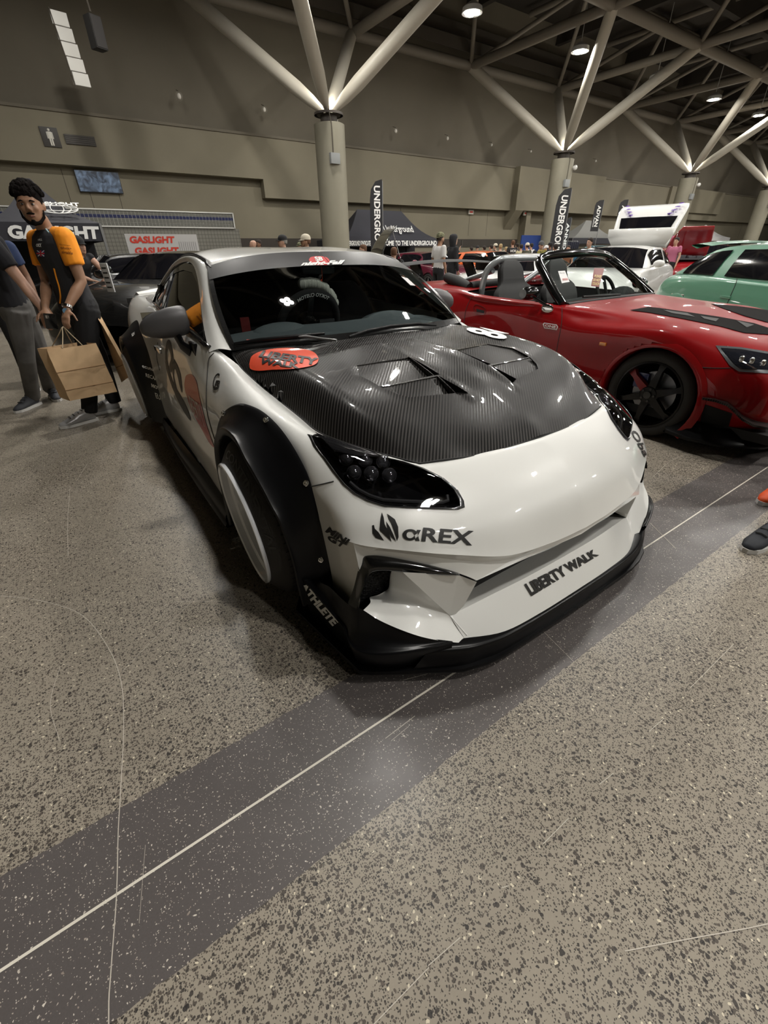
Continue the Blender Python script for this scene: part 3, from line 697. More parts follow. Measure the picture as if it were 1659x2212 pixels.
# ---- headlamps
def lamp_pt(q, off=0.0, scale=1.0):
    p = ho + hu*q[0]*scale + hv*q[1]*scale
    h = bv_body.ray_cast(p+hd*.6, -hd)
    if h[0] is None: h = bv_body.find_nearest(p)
    return h[0] + hd*off
v, f = cdt(hl2, .02)
b = MB(); b.add([tuple(lamp_pt((q[0]*.965, q[1]*.965), .0055)) for q in v], f)
for sgn, nm in ((1,'headlamp'),):
    pass
M_lampglass = glass('smoked lamp lens', (.62,.62,.64), 1.3)
def half_obj(b, name, m, parent, s, **k):                      # s=-1 keeps image-left side, s=1 mirrored side
    c = MB()
    if s < 0: c.v, c.f = list(b.v), list(b.f)
    else: c.v = [(x, -y, z) for x, y, z in b.v]; c.f = [tuple(reversed(q)) for q in b.f]
    return c.obj(name, m, parent, **k)
lens_b = b
for s in (-1, 1):
    bowl = MB(); n = len(hl2)
    rows = [[lamp_pt((q[0]*1.03, q[1]*1.03), .001) for q in hl2+[hl2[0]]], [lamp_pt(q, .006) for q in hl2]+[lamp_pt(hl2[0], .006)]]
    for sc_, dp in ((.975,.007),(.955,.005),(.93,-.02),(.88,-.075),(.5,-.095),(.02,-.10)): rows.append([lamp_pt((q[0]*sc_, q[1]*sc_), dp) for q in hl2+[hl2[0]]])
    bowl.grid(rows); hb = half_obj(bowl, 'headlamp', mat('smoked lamp bowl', (.014,.014,.015), .25, coat=.5), car, s)
    half_obj(lens_b, 'lamp_lens', M_lampglass, hb, s, sharp=80)
    pr = MB()
    for (u, v_) in ((748,990),(790,994),(830,998),(765,1022),(803,1024),(843,1028)):
        d = FW.d(u, v_); p, nn, ii, tt = bv_body.ray_cast(FW.O, d); c = p - hd*.030
        A = Matrix.Translation(c) @ hd.to_track_quat('Z','Y').to_matrix().to_4x4()
        pr.lathe([(.023,-.03),(.024,0),(.021,.002),(.0205,.006),(.016,.013),(.009,.018),(0,.020)], 20, A)
    half_obj(pr, 'projector_lens', mat('projector glass', (.42,.42,.44), .12, .85, coat=1), hb, s)
    d3 = MB(); p3 = [lamp_pt((q[0]*.84, q[1]*.84), -.03) for q in hl2[9:18]]; d3.tube(p3, .006, 6)
    half_obj(d3, 'light_guide', mat('light guide', (.12,.12,.12), .3, coat=1), hb, s)
# ---- lower bumper
def P(u, v, x): return FW.px(u, v, x)
r4 = [Vector(p) for p in up[-1]]                               # crease
i13 = 13*16; crease = [r4[i] for i in range(i13, len(r4), 8)]   # c13 .. centre
bot = [Vector((.602,-.783,.405)), P(800,1203,.61), P(850,1208,.65), P(885,1214,.68), P(920,1222,.71), P(955,1230,.74), P(990,1238,.765), P(1012,1246,.785), P(1030,1254,.80)]
bot += [Vector((.825,-.34,.372)), Vector((.835,-.25,.368)), Vector((.842,-.12,.366)), Vector((.845,0,.366))][:max(0, len(crease)-9)]
while len(bot) < len(crease): bot.insert(-1, (bot[-1]+bot[-2])/2)
bot = bot[:len(crease)-1]+[Vector((.845,0,.366))]
b = MB(); b.grid([crease, [a.lerp(c, .5)+Vector((-.008,0,.004)) for a, c in zip(crease, bot)], bot])
b.obj('bumper_lower_band', M_white, car, mirror=True, sharp=25)
# mouth: roof, back wall and sloping floor
lipf = [Vector((.885,0,.125)), Vector((.883,-.2,.125)), Vector((.872,-.38,.128)), P(1010,1389,.832)]
midf = [Vector((.802,0,.238)), Vector((.80,-.2,.238)), Vector((.785,-.36,.228)), P(972,1330,.757)]
bkf = [Vector((.60,0,.16)), Vector((.60,-.2,.16)), Vector((.60,-.35,.16)), Vector((.66,-.50,.19))]
bkt = [Vector((.52,0,.34)), Vector((.52,-.2,.34)), Vector((.53,-.34,.34)), Vector((.66,-.46,.335))]
rf = [Vector((.845,0,.366)), Vector((.842,-.18,.367)), Vector((.826,-.34,.372)), P(1030,1257,.795)]
b = MB(); b.grid(crgrid([lipf, [a.lerp(c, .5)+Vector((.004,0,-.004)) for a, c in zip(lipf, midf)], midf], 4, 5)); b.grid([cr(midf, 5), cr(bkf, 5)]); b.grid([cr(bkf, 5), cr(bkt, 5)]); b.grid([cr(bkt, 5), [Vector(p)+Vector((-.006,0,0)) for p in cr(rf, 5)]]); b.obj('mouth_duct', M_white, car, mirror=True, sharp=35)
fl_rows = crgrid([lipf, [a.lerp(c, .5)+Vector((.004,0,-.004)) for a, c in zip(lipf, midf)], midf], 4, 5); bv_mouth = bvh_of(fl_rows, mirror=True)
# fin between mouth and side duct, with foot
b = MB()
A, B_, C_, D_ = P(1030,1257,.795), P(1002,1308,.775), P(985,1326,.765), P(972,1330,.757)
Ai, Ci = Vector((.70,-.45,.345)), Vector((.70,-.47,.235))
E0, E1, E2 = P(872,1236,.70), P(990,1242,.765), P(930,1290,.728)
b.add([tuple(q) for q in (A, B_, C_, D_, E0, E1, E2, Ai, Ci)], [(4,5,6),(5,3,6),(5,0,1),(5,1,3),(1,2,3),(0,7,1),(7,8,1),(8,2,1)])
f0, f1, f2, f3, f4 = P(972,1330,.758), P(988,1327,.764), P(1027,1368,.822), P(1008,1372,.818), P(1000,1352,.79)
b.add([tuple(q) for q in (f0, f1, f2, f3, D_-Vector((.02,0,.06)), f2-Vector((0,0,.03)), f3-Vector((0,0,.03)))], [(0,1,2,3),(1,5,2),(0,3,6,4),(2,5,6,3)])
b.obj('bumper_fin', M_white, car, mirror=True, sharp=20)
# side duct: sculpted floor and walls
fw = [P(785,1318,.655), P(820,1340,.69), P(870,1362,.745), P(920,1378,.785), P(975,1387,.815), P(1010,1389,.832)]
mw = [P(800,1302,.63), P(835,1310,.66), P(870,1318,.69), P(905,1322,.715), P(945,1328,.74), P(972,1330,.757)]
tw_ = [P(812,1288,.60), P(838,1272,.60), P(842,1250,.61), P(846,1234,.625), P(860,1234,.66), P(872,1236,.70)]
m2 = [(a+c)/2+Vector((-.02,0,-.006)) for a, c in zip(tw_, mw)]
m2[-1] = (tw_[-1]+mw[-1])/2; m2[-2] = (tw_[-2]+mw[-2])/2+Vector((-.006,0,0))
b = MB(); b.grid(crgrid([fw, mw, m2, tw_], 4, 4)); 
b.add([tuple(q) for q in (P(870,1236,.70), P(990,1242,.765), P(972,1330,.757))], [(0,1,2)])
b.obj('duct_floor', M_white, car, mirror=True, sharp=50)
bv_duct = bvh_of(crgrid([fw, mw, m2, tw_], 3, 3))
# duct mesh
b = MB(); b.add([tuple(q) for q in (P(778,1225,.57), P(846,1228,.60), P(846,1276,.58), P(806,1284,.575), P(770,1312,.575))], [(0,1,2,3,4)])
def mesh_mat():
    m = mat('black honeycomb', (.006,.006,.006), .6, bump=0); nt = m.node_tree; t = nt.nodes.new('ShaderNodeTexVoronoi'); t.inputs['Scale'].default_value = 120; tc = nt.nodes.new('ShaderNodeTexCoord'); nt.links.new(tc.outputs['Object'], t.inputs[0]); bp = nt.nodes.new('ShaderNodeBump'); bp.inputs['Distance'].default_value = .01; nt.links.new(t.outputs['Distance'], bp.inputs['Height']); nt.links.new(bp.outputs[0], nt.nodes['Principled BSDF'].inputs['Normal']); return m
b.obj('duct_mesh', mesh_mat(), car, mirror=True, smooth=False)
# black boomerang trim
oo = [P(757,1308,.635), P(768,1280,.625), P(776,1250,.615), P(783,1222,.605), P(791,1207,.61), P(812,1203,.625), P(850,1208,.657), P(920,1222,.717), P(965,1232,.752), P(993,1240,.772)]
ii = [P(772,1313,.655), P(778,1288,.65), P(787,1262,.645), P(797,1243,.635), P(808,1235,.640), P(832,1233,.658), P(866,1236,.683), P(925,1241,.727), P(965,1243,.755), P(990,1243,.771)]
mm_ = [a.lerp(c, .5)+Vector((.014,-.004,.004))*(1-.8*abs(k-4)/6) for k, (a, c) in enumerate(zip(oo, ii))]
bk = [c+Vector((-.05,.02,-.004))*(1-.9*(k/9)**2) for k, c in enumerate(ii)]
b = MB(); b.grid(crgrid([[a+Vector((-.015,0,0)) for a in oo], oo, mm_, ii, bk], 3, 4)); b.obj('duct_surround', M_gblack, car, mirror=True, sharp=50)
# ---- splitter
pl = [(.905,0),(.90,-.40),(.868,-.56),(.685,-.845),(.29,-.90),(.29,-.80),(.6,-.5),(.6,0)]
outer = [(.905,0),(.903,-.2),(.90,-.40),(.89,-.475),(.865,-.56),(.775,-.70),(.70,-.815),(.672,-.845),(.5,-.868),(.29,-.895)]
b = MB()
for z0, z1, o1 in ((.045,.062,1.0),):
    n = len(outer); inner = [(x-.25, y*.8) for x, y in outer]
    b.grid([[(x, y, z0) for x, y in inner], [(x, y, z0) for x, y in outer], [(x+.002, y-.002, (z0+z1)/2) for x, y in outer], [(x, y, z1) for x, y in outer], [(x, y, z1+.004) for x, y in inner]])
b.obj('splitter_blade', M_sblack, car, mirror=True, sharp=40)
# splitter riser under the white lip
top = [(.885,0,.127),(.883,-.2,.127),(.876,-.37,.130),(.862,-.46,.134),(.838,-.53,.140),(.79,-.66,.15)]
mid = [(.898,0,.115),(.896,-.2,.115),(.889,-.38,.116),(.874,-.47,.118),(.852,-.55,.12),(.79,-.68,.12)]
low = [(.897,0,.06),(.895,-.2,.06),(.888,-.40,.06),(.872,-.48,.06),(.85,-.56,.06),(.77,-.70,.06)]
b = MB(); b.grid(crgrid([[(x-.06,y*.98,z+.0) for x,y,z in top], top, mid, low], 3, 4)); b.obj('splitter_riser', M_sblack, car, mirror=True, sharp=45)
# canard with end plate
ct = [P(643,1236,.345), P(673,1267,.42), P(707,1307,.515), P(744,1351,.60), P(755,1380,.645), P(772,1398,.68), P(805,1408,.72), P(855,1408,.76), P(915,1400,.795), P(978,1387,.825)]
ci = [Vector((.36,-.80,.27)), P(690,1255,.43), P(712,1268,.49), P(748,1302,.60), P(772,1312,.64), P(785,1318,.655), P(820,1340,.69), P(870,1362,.74), P(925,1378,.785), P(977,1385,.818)]
cb = [(p.x-.0, -abs(p.y)-.0, .062) for p in ct]; cb = [Vector((x-.004*min(k, 6), y+.028, z)) for k, (x, y, z) in enumerate(cb)]
cm = [a.lerp(c, .55)+Vector((0,0,-.020*sin(pi*min(1,k/9)))) for k, (a, c) in enumerate(zip(ct, ci))]
lipo = [p+Vector((.004,-.006,-.012)) for p in ct]
b = MB(); b.grid(crgrid([cb, lipo, ct, cm, ci], 4, 4)); b.obj('canard', M_sblack, car, mirror=True, sharp=35)
bv_can = bvh_of(crgrid([cb, lipo, ct, cm, ci], 4, 4)[:6])
# ---- arch flares
def flare(name, outc, lip, cx, depth=.16):
    o_ = [(x, -w, z) for x, w, z in outc]; l_ = [(x, -w, z) for x, w, z in lip]
    no = cr(o_, 6); nl = cr(l_, 6); m = min(len(no), len(nl))
    ro = [no[int(i*(len(no)-1)/(m-1))] for i in range(m)]; rl = [nl[int(i*(len(nl)-1)/(m-1))] for i in range(m)]
    C0 = Vector((cx, 0, .31))
    def rad(p, dr, dy): q = Vector((p.x-cx, 0, p.z-.31)); q.normalize(); return Vector((p.x+q.x*dr, p.y+dy, p.z+q.z*dr))
    rows = [[rad(p, .004, .012) for p in ro], ro]
    for t, k in ((.12,.55),(.35,.9),(.65,.9),(.88,.55)):
        rows.append([a.lerp(c, t)+Vector((0,0,0))+ (Vector((a.x-cx,0,a.z-.31)).normalized())*(-.012*k) for a, c in zip(ro, rl)])
    rows += [rl, [rad(p, -.006, -.004) for p in rl], [rad(p, -.028, .002) for p in rl], [rad(p, -.034, .01) for p in rl], [rad(p, -.034, depth) for p in rl]]
    b = MB(); b.grid(rows); o = b.obj(name, M_sblack, car, mirror=True, sharp=38); return rows
FO = [(-.47,.905,.10),(-.46,.91,.25),(-.44,.91,.40),(-.40,.905,.52),(-.33,.89,.63),(-.24,.873,.705),(-.15,.853,.745),(-.07,.84,.758),(.02,.824,.755),(.12,.818,.740),(.20,.815,.713),(.27,.813,.673),(.32,.809,.622),(.36,.812,.565),(.39,.815,.49),(.41,.812,.41),(.43,.81,.31),(.44,.81,.23),(.445,.81,.17)]
FL = [(-.395,.925,.10),(-.395,.925,.22),(-.39,.925,.35),(-.37,.925,.46),(-.325,.922,.56),(-.25,.92,.625),(-.16,.922,.668),(-.06,.925,.690),(.05,.93,.692),(.145,.938,.665),(.21,.936,.63),(.265,.93,.585),(.30,.925,.545),(.33,.916,.50),(.35,.912,.45),(.367,.907,.39),(.375,.902,.31),(.38,.90,.23),(.385,.895,.15)]
ff_rows = flare('front_arch_flare', FO, FL, 0)
RO = [(-2.02,.865,.12),(-2.03,.865,.28),(-2.05,.86,.42),(-2.10,.85,.53),(-2.17,.845,.63),(-2.27,.84,.71),(-2.38,.83,.765),(-2.5,.82,.80),(-2.65,.815,.805),(-2.8,.82,.77),(-2.93,.83,.70),(-3.04,.84,.60),(-3.11,.845,.45),(-3.14,.84,.2)]
RL = [(-2.185,.945,.12),(-2.185,.95,.22),(-2.19,.95,.33),(-2.21,.952,.43),(-2.255,.955,.52),(-2.32,.957,.59),(-2.41,.958,.65),(-2.51,.958,.685),(-2.62,.958,.69),(-2.74,.958,.66),(-2.84,.958,.60),(-2.92,.956,.50),(-2.96,.952,.38),(-2.965,.945,.18)]
rf_rows = flare('rear_arch_flare', RO, RL, -2.575)
bv_rf = bvh_of(rf_rows); bv_ff = bvh_of(ff_rows)
for (u, v_) in ((575,907),(662,1044),(694,1209),(483,893)):
    b = MB()
    p = FW.hit(bv_ff, u, v_)
    if p is None: continue
    q = Vector((-p.x*0+.3, -.8, .35)).normalized(); A = Matrix.Translation(p) @ q.to_track_quat('Z','Y').to_matrix().to_4x4()
    b.lathe([(.0105,0),(.0105,.003),(.0075,.004),(.0072,.008),(.003,.0085),(.0028,.005),(0,.005)], 14, A)
    b.obj('flare_bolt', M_chrome, car, mirror=True)
# wheel wells
for cx in (0, -2.575):
    b = MB()
    rows = [[(cx+.385*cos(a), y, .31+.385*sin(a)) for a in [(-.25+1.5*k/24)*pi for k in range(25)]] for y in (-.78, -.5)]
    b.grid(rows); b.add([(cx+.42*cos(a), -.5, .31+.42*sin(a)) for a in [2*pi*k/24 for k in range(24)]], [tuple(range(24))])
    b.obj('wheel_well', M_mblack, car, mirror=True)
# side skirt and underbody
b = MB(); b.grid(crgrid([[(x,-.885,.17) for x in (-2.08,-1.5,-.9,-.44)], [(x,-w,.13) for x, w in ((-2.08,.90),(-1.5,.925),(-.9,.92),(-.44,.925))], [(x,-w,.085) for x, w in ((-2.08,.90),(-1.5,.92),(-.9,.93),(-.44,.93))], [(x,-w,.06) for x, w in ((-2.08,.90),(-1.5,.92),(-.9,.93),(-.44,.93))], [(x,-.80,.06) for x in (-2.08,-1.5,-.9,-.44)]], 2, 4))
b.obj('side_skirt', M_sblack, car, mirror=True, sharp=40)
b = MB(); b.box((-1.3,0,.12), (4.0,1.5,.06)); b.box((-3.38,0,.55), (.03,1.5,.7)); b.box((.45,0,.22), (.5,.9,.2)); b.obj('underbody', M_mblack, car, smooth=False)
# ---- wheels
M_rim = mat('white wheel lacquer', (.74,.76,.79), .2, coat=1)
def wheel(parent, x, s, w_out, camber, tyre_r=.322, rim_r=.247, toe=0):
    A = Matrix.Translation((x, s*w_out, tyre_r)) @ Matrix.Rotation(s*radians(-90+camber), 4, 'X')     # local +Z points outwards
    if s > 0: A = Matrix.Translation((x, s*w_out, tyre_r)) @ Matrix.Rotation(radians(-90-camber)*1, 4, 'X')
    else: A = Matrix.Translation((x, s*w_out, tyre_r)) @ Matrix.Rotation(radians(90+camber), 4, 'X')
    if toe: A = Matrix.Translation((x, s*w_out, tyre_r)) @ Matrix.Rotation(radians(toe), 4, 'Z') @ Matrix.Translation((-x, -s*w_out, -tyre_r)) @ A
    k = rim_r
    b = MB(); b.lathe([(k-.012,-.25),(k-.01,-.245),(k-.035,-.235),(k-.070,-.20),(k-.070,-.145),(k-.052,-.115),(k-.038,-.105),(k-.036,-.05),(k-.030,-.036),(k-.016,-.028),(k-.013,-.02),(k-.011,-.004),(k-.004,.002),(k+.003,.001),(k+.006,-.006),(k+.003,-.014),(k-.006,-.018)], 72, A)
    for j in range(12):
        a = 2*pi*j/12; R_ = Matrix.Rotation(a, 4, 'Z')
        b.box((0,0,0), (.024,.001,.001)) if False else None
        b.grid([[(A @ R_ @ Vector(p)) for p in ((.05,-.014,-.20),(.05,.014,-.20))], [(A @ R_ @ Vector(p)) for p in ((k-.045,-.011,-.165),(k-.045,.011,-.165))]])
    b.lathe([(.0,-.19),(.05,-.19),(.065,-.2),(.07,-.24)], 24, A)
    w = b.obj('wheel', M_rim, parent, sharp=35)
    b = MB(); prof = [(k+.003,-.012),(k+.012,-.016),(k+.030,-.030),(k+.05,-.045),(tyre_r-.008,-.062),(tyre_r-.001,-.078),(tyre_r,-.095),(tyre_r,-.22),(tyre_r-.01,-.245),(k+.01,-.27),(k-.02,-.25)]
    b.lathe(prof, 72, A); t = b.obj('tire', M_rubber, w, sharp=50)
    b = MB()                                                   # tread grooves as dark thin rings and lateral cuts
    for h in (-.115,-.145,-.175): b.lathe([(tyre_r+.0008,h-.004),(tyre_r+.0008,h+.004)], 72, A)
    for j in range(60):
        a = 2*pi*j/60; b.grid([[A @ Matrix.Rotation(a, 4, 'Z') @ Vector(p) for p in ((tyre_r-.0005,-.002,-.066),(tyre_r+.001,-.002,-.108))], [A @ Matrix.Rotation(a, 4, 'Z') @ Vector(p) for p in ((tyre_r-.0005,.002,-.066),(tyre_r+.001,.002,-.108))]])
    b.obj('tread_groove', mat('groove black', (.004,.004,.004), .9), w, smooth=False)
    b = MB(); b.lathe([(.0,-.255),(.15,-.255),(.15,-.262)], 32, A); b.obj('brake_disc', mat('brake steel', (.25,.25,.26), .35, .9), w)
    b = MB(); b.box(A @ Vector((.1,-.06,-.25)), (.10,.06,.12), bev=.01); b.obj('caliper', M_mblack, w)
    return w, A
wf, AF = wheel(car, 0, -1, .958, 4.5, toe=-2.5); wheel(car, 0, 1, .958, 4.5)
wr, AR = wheel(car, -2.575, -1, .972, 4.0); wheel(car, -2.575, 1, .972, 4.0)
# raised tyre lettering on the front tyre
v, f = text_fit('CONTINENTAL', .50, .028, bold=.02); v, f = refine(v, f, .02); b = MB(); b.keepn = True
for_ang = radians(54)
b.add([tuple(AF @ Vector(((.283+q*.95)*cos(for_ang-p/.283), (.283+q*.95)*sin(for_ang-p/.283), -.0345+.0016-q*.71))) for p, q in v], f)
b.obj('tire_lettering', mat('tyre letters', (.004,.004,.004), .35), wf, smooth=False, weld=False)
# ---- greenhouse
IN = [(-.59,.70,.86),(-.66,.697,.905),(-.75,.688,.962),(-.90,.662,1.058),(-1.03,.622,1.141),(-1.2,.585,1.20),(-1.5,.572,1.228),(-1.8,.575,1.203),(-2.1,.60,1.115),(-2.35,.62,1.02),(-2.6,.62,.96),(-2.9,.60,.945)]
OU = [(-.665,.785,.852),(-.745,.768,.89),(-.85,.742,.945),(-1.03,.686,1.055),(-1.18,.643,1.13),(-1.36,.609,1.187),(-1.6,.595,1.197),(-1.9,.605,1.163),(-2.13,.624,1.10),(-2.34,.652,1.02),(-2.52,.69,.915),(-2.8,.68,.92)]
MI = [tuple((Vector(a)+Vector(c))/2+Vector((.004,.006,.012))) for a, c in zip(IN, OU)]
rows = [[(x, -w_, z) for x, w_, z in q] for q in (IN, MI, OU)]
bb = MB(); bb.grid(crgrid(rows, 4, 4)); pil = bb.obj('pillar_and_roof_rail', M_white, car, mirror=True, sharp=60)
RF = [[(-1.02,0,1.238),(-1.035,.3,1.231),(-1.06,.48,1.213),(-1.085,.60,1.170)],
      [(-1.13,0,1.250),(-1.14,.3,1.244),(-1.15,.46,1.231),(-1.2,.583,1.203)],
      [(-1.5,0,1.266),(-1.5,.3,1.268),(-1.5,.46,1.255),(-1.5,.570,1.230)],
      [(-1.8,0,1.256),(-1.8,.3,1.256),(-1.8,.46,1.238),(-1.8,.573,1.205)],
      [(-2.1,0,1.205),(-2.1,.3,1.198),(-2.1,.48,1.165),(-2.1,.598,1.117)],
      [(-2.5,0,1.08),(-2.5,.3,1.07),(-2.45,.5,1.03),(-2.42,.62,1.0)],
      [(-2.95,0,.96),(-2.95,.3,.955),(-2.95,.5,.95),(-2.9,.60,.945)]]
RF[0][0] = (-1.02,0,1.238)
rg = crgrid([[(x,-w_,z) for x,w_,z in r] for r in RF], 5, 5)
bb = MB(); bb.grid(rg[:21]); bb.obj('roof', M_white, car, mirror=True, sharp=60, solid=.02)
bb = MB(); bb.grid(rg[20:]); bb.obj('rear_window', M_gblack, car, mirror=True, sharp=60)
bb = MB(); bb.grid(crgrid([[(-2.9,-.0,.955),(-2.9,-.4,.95),(-2.9,-.68,.925)],[(-3.25,0,.95),(-3.25,-.4,.95),(-3.25,-.66,.93)],[(-3.42,0,.97),(-3.41,-.4,.96),(-3.34,-.68,.93)],[(-3.4,0,.7),(-3.4,-.4,.7),(-3.38,-.76,.7)],[(-3.38,0,.25),(-3.38,-.4,.25),(-3.36,-.74,.25)]], 4, 4)); bb.obj('boot_lid', M_white, car, mirror=True, sharp=50)
def wsp(a, t):
    bx, bz, tx_, tz = -.44-.15*a*a, .868-.011*a*a, -1.02-.07*a*a, 1.238-.058*a**3
    bow = .02*4*t*(1-t)
    return (bx+(tx_-bx)*t+bow*.6, -a*(.70-.10*t*t), bz+(tz-bz)*t+bow*.8)
wg = [[wsp(j/24, i/24) for j in range(25)] for i in range(25)]; bv_ws = bvh_of(wg, mirror=True)
bb = MB(); bb.grid(wg); ws = bb.obj('windscreen', M_glass, car, mirror=True, sharp=80)
# screen border, base strip
bb = MB(); nr = len(wg)
bb.grid([[Vector(r[-1])+Vector((0,-.004,.004)) for r in wg], [Vector(r[-1]).lerp(Vector(r[-3]), .32)+Vector((.002,0,.002)) for r in wg]])
bb.grid([[Vector(p)+Vector((.002,0,.003)) for p in wg[0]], [Vector(p).lerp(Vector(q), .75)+Vector((.002,0,.003)) for p, q in zip(wg[0], wg[2])]])
bb.obj('screen_border', mat('frit black', (.004,.004,.004), .2, coat=.5), ws, mirror=True, sharp=80)
bb = MB(); bb.grid([[Vector(p)+Vector((.05,0,-.03)) for p in wg[0]], [Vector(p)+Vector((-.02,0,-.008)) for p in wg[0]]]); bb.obj('cowl_panel', M_mblack, car, mirror=True)
# tinted sun strip along the top of the screen
sv = []
tk = [1.0, .78, .68]
lowb = [(452,622),(500,606),(565,592),(630,584),(695,580),(740,581),(782,585),(820,590),(858,600)]
Lw = [FW.hit(bv_ws, u, v_, .004) for u, v_ in lowb]; Lw = [p for p in Lw if p is not None]
half_low = sorted([(abs(p.y), p.x, p.z) for p in Lw])
def lowpt(yy):
    best = min(wg, key=lambda r: abs(r[0][2]-1.15))
    t = .79-.05*(yy/.6)**2; k = t*(len(wg)-1); i = int(k); fr_ = k-i
    j = min(len(wg[0])-1, yy/.6*(len(wg[0])-1)); j0 = int(j); return Vector(wg[i][j0]).lerp(Vector(wg[i+1][j0]), fr_)
J = len(wg[0]); strip = []
for k in range(5):
    t = (.795 + (1-.795)*k/4); kk = t*(len(wg)-1); i = min(int(kk), len(wg)-2); fr_ = kk-i
    strip.append([Vector(wg[i][j]).lerp(Vector(wg[i+1][j]), fr_)+Vector((.003,-.001,.004)) for j in range(J)])
bb = MB(); bb.grid(strip); bb.obj('sun_strip', mat('grey black satin vinyl', (.018,.017,.018), .38, metal=.3), ws, mirror=True, sharp=80)
bv_strip = bvh_of(strip, mirror=True)
# roof drip moulding
bb = MB(); bb.tube([(x,-w_+.004,z+.003) for x,w_,z in cr([(-1.07,.597,1.172),(-1.12,.597,1.188),(-1.2,.583,1.206),(-1.5,.570,1.233),(-1.8,.573,1.208),(-2.1,.598,1.12)], 5)], .008, 6); bb.obj('roof_moulding', mat('dark moulding', (.03,.03,.03), .4), car, mirror=True)
# side glass
def side_w(x, z): return .785-(z-.88)*.62 - .07*max(0, (-x-1.5)/.9)**2
DLO = [(-.70,.868),(-.745,.892),(-.85,.945),(-1.03,1.053),(-1.18,1.128),(-1.36,1.183),(-1.6,1.193),(-1.9,1.158),(-2.12,1.098),(-2.30,1.02),(-2.36,.955),(-2.3,.915),(-2.1,.918),(-1.5,.908),(-1.0,.893)]
v, f = cdt(DLO, .05); bb = MB(); bb.add([(q[0], -side_w(q[0], q[1])+.006, q[1]) for q in v], f); sg = bb.obj('side_window', M_dglass, car, mirror=True, sharp=80)
def inset(P, k): cx_ = sum(p[0] for p in P)/len(P); cz__ = sum(p[1] for p in P)/len(P); return [((p[0]-cx_)*k[0]+cx_, (p[1]-cz__)*k[1]+cz__) for p in P]
ri = inset(DLO, (.945,.80)); bb = MB()
for A_, B2 in ((DLO, ri),):
    n = len(A_); bb.add([(p[0], -side_w(*p)-.001, p[1]) for p in A_]+[(p[0], -side_w(*p)+.001, p[1]) for p in B2], [(i, (i+1)%n, n+(i+1)%n, n+i) for i in range(n)])
bb.add([(x, -side_w(x, z), z) for x, z in ((-1.83,.9),(-1.88,.9),(-1.93,1.16),(-1.87,1.17))], [(0,1,2,3)])
bb.obj('window_frame', M_gblack, sg, mirror=True, sharp=80)
bb = MB(); bb.tube([(x, -w_-.003, z+.006) for x, w_, z in cr([(-.68,.772,.865),(-1.0,.783,.902),(-1.5,.764,.917),(-2.1,.72,.927),(-2.33,.70,.925)], 5)], .009, 6); bb.obj('belt_moulding', M_gblack, sg, mirror=True)
# ---- door mirrors
for s in (-1, 1):
    bb = MB(); c0 = FW.px(352,699,-.97)
    rows = []
    prof = [(0,.0),(.02,.30),(.08,.50),(.2,.72),(.4,.92),(.65,1.03),(.88,1.02),(.96,.96),(1.0,.86)]
    Lm = .215; wi = abs(FW.px(402,715,-.93).y)
    for t, k in prof:
        yw = abs(c0.y)+.105-t*Lm; zc = c0.z-.020+.028*t; row = []
        for j in range(20):
            a = 2*pi*j/20; ca, sa = cos(a), sin(a)
            row.append((c0.x-.02*(1-t)+ (.055*k*abs(ca)**.8*(1 if ca > 0 else -.75)), -yw, zc+.068*k*(abs(sa)**.8)*(1 if sa > 0 else -1)*(1.0 if sa > 0 else .95)))
        rows.append(row)
    bb.grid(rows, closed=True); bb.f.append(tuple(range(8*20, 9*20)))
    mo = half_obj(bb, 'door_mirror', mat('grey satin mirror shell', (.085,.082,.085), .42, metal=.35), car, s, sharp=60)
    bb = MB(); a0 = c0+Vector((0,.03,-.055)); q = [(c0.x+.0, -(abs(c0.y)-.05), c0.z-.055), (c0.x+.05, -.845, c0.z-.10), (c0.x+.09, -.815, c0.z-.13)]
    for i in range(2): pass
    bb.tube([Vector(p) for p in q], [.032,.028,.034], 8, flat=.55); bb.box((c0.x+.11,-.808,c0.z-.115), (.10,.02,.07), bev=.006)
    half_obj(bb, 'mirror_arm', M_sblack, mo, s)
    bb = MB(); bb.box((c0.x-.045,-abs(c0.y),c0.z), (.004,.16,.10), bev=.001); half_obj(bb, 'mirror_glass', M_chrome, mo, s)
# ---- wipers
def wiper(pts, name='wiper'):
    H = [FW.hit(bv_ws, u, v_, .02) or FW.hit(bv_hood, u, v_, .02) for u, v_ in pts]; return [h for h in H if h]
bb = MB(); a = wiper([(507,749),(560,742),(640,734),(700,727)])
bb.tube(a, [.006,.011,.011,.006], 8, flat=.5); wo = bb.obj('wiper', M_sblack, car)
bb = MB(); bb.tube(wiper([(620,734),(660,733),(700,742),(728,745)]), .006, 8); bb.obj('wiper_arm', mat('worn grey arm', (.25,.25,.25), .3, .6), wo)
bb = MB(); bb.tube(wiper([(755,737),(790,722),(840,712),(900,706),(938,709)]), [.006,.010,.010,.009,.004], 8, flat=.5); bb.obj('wiper', M_sblack, car)
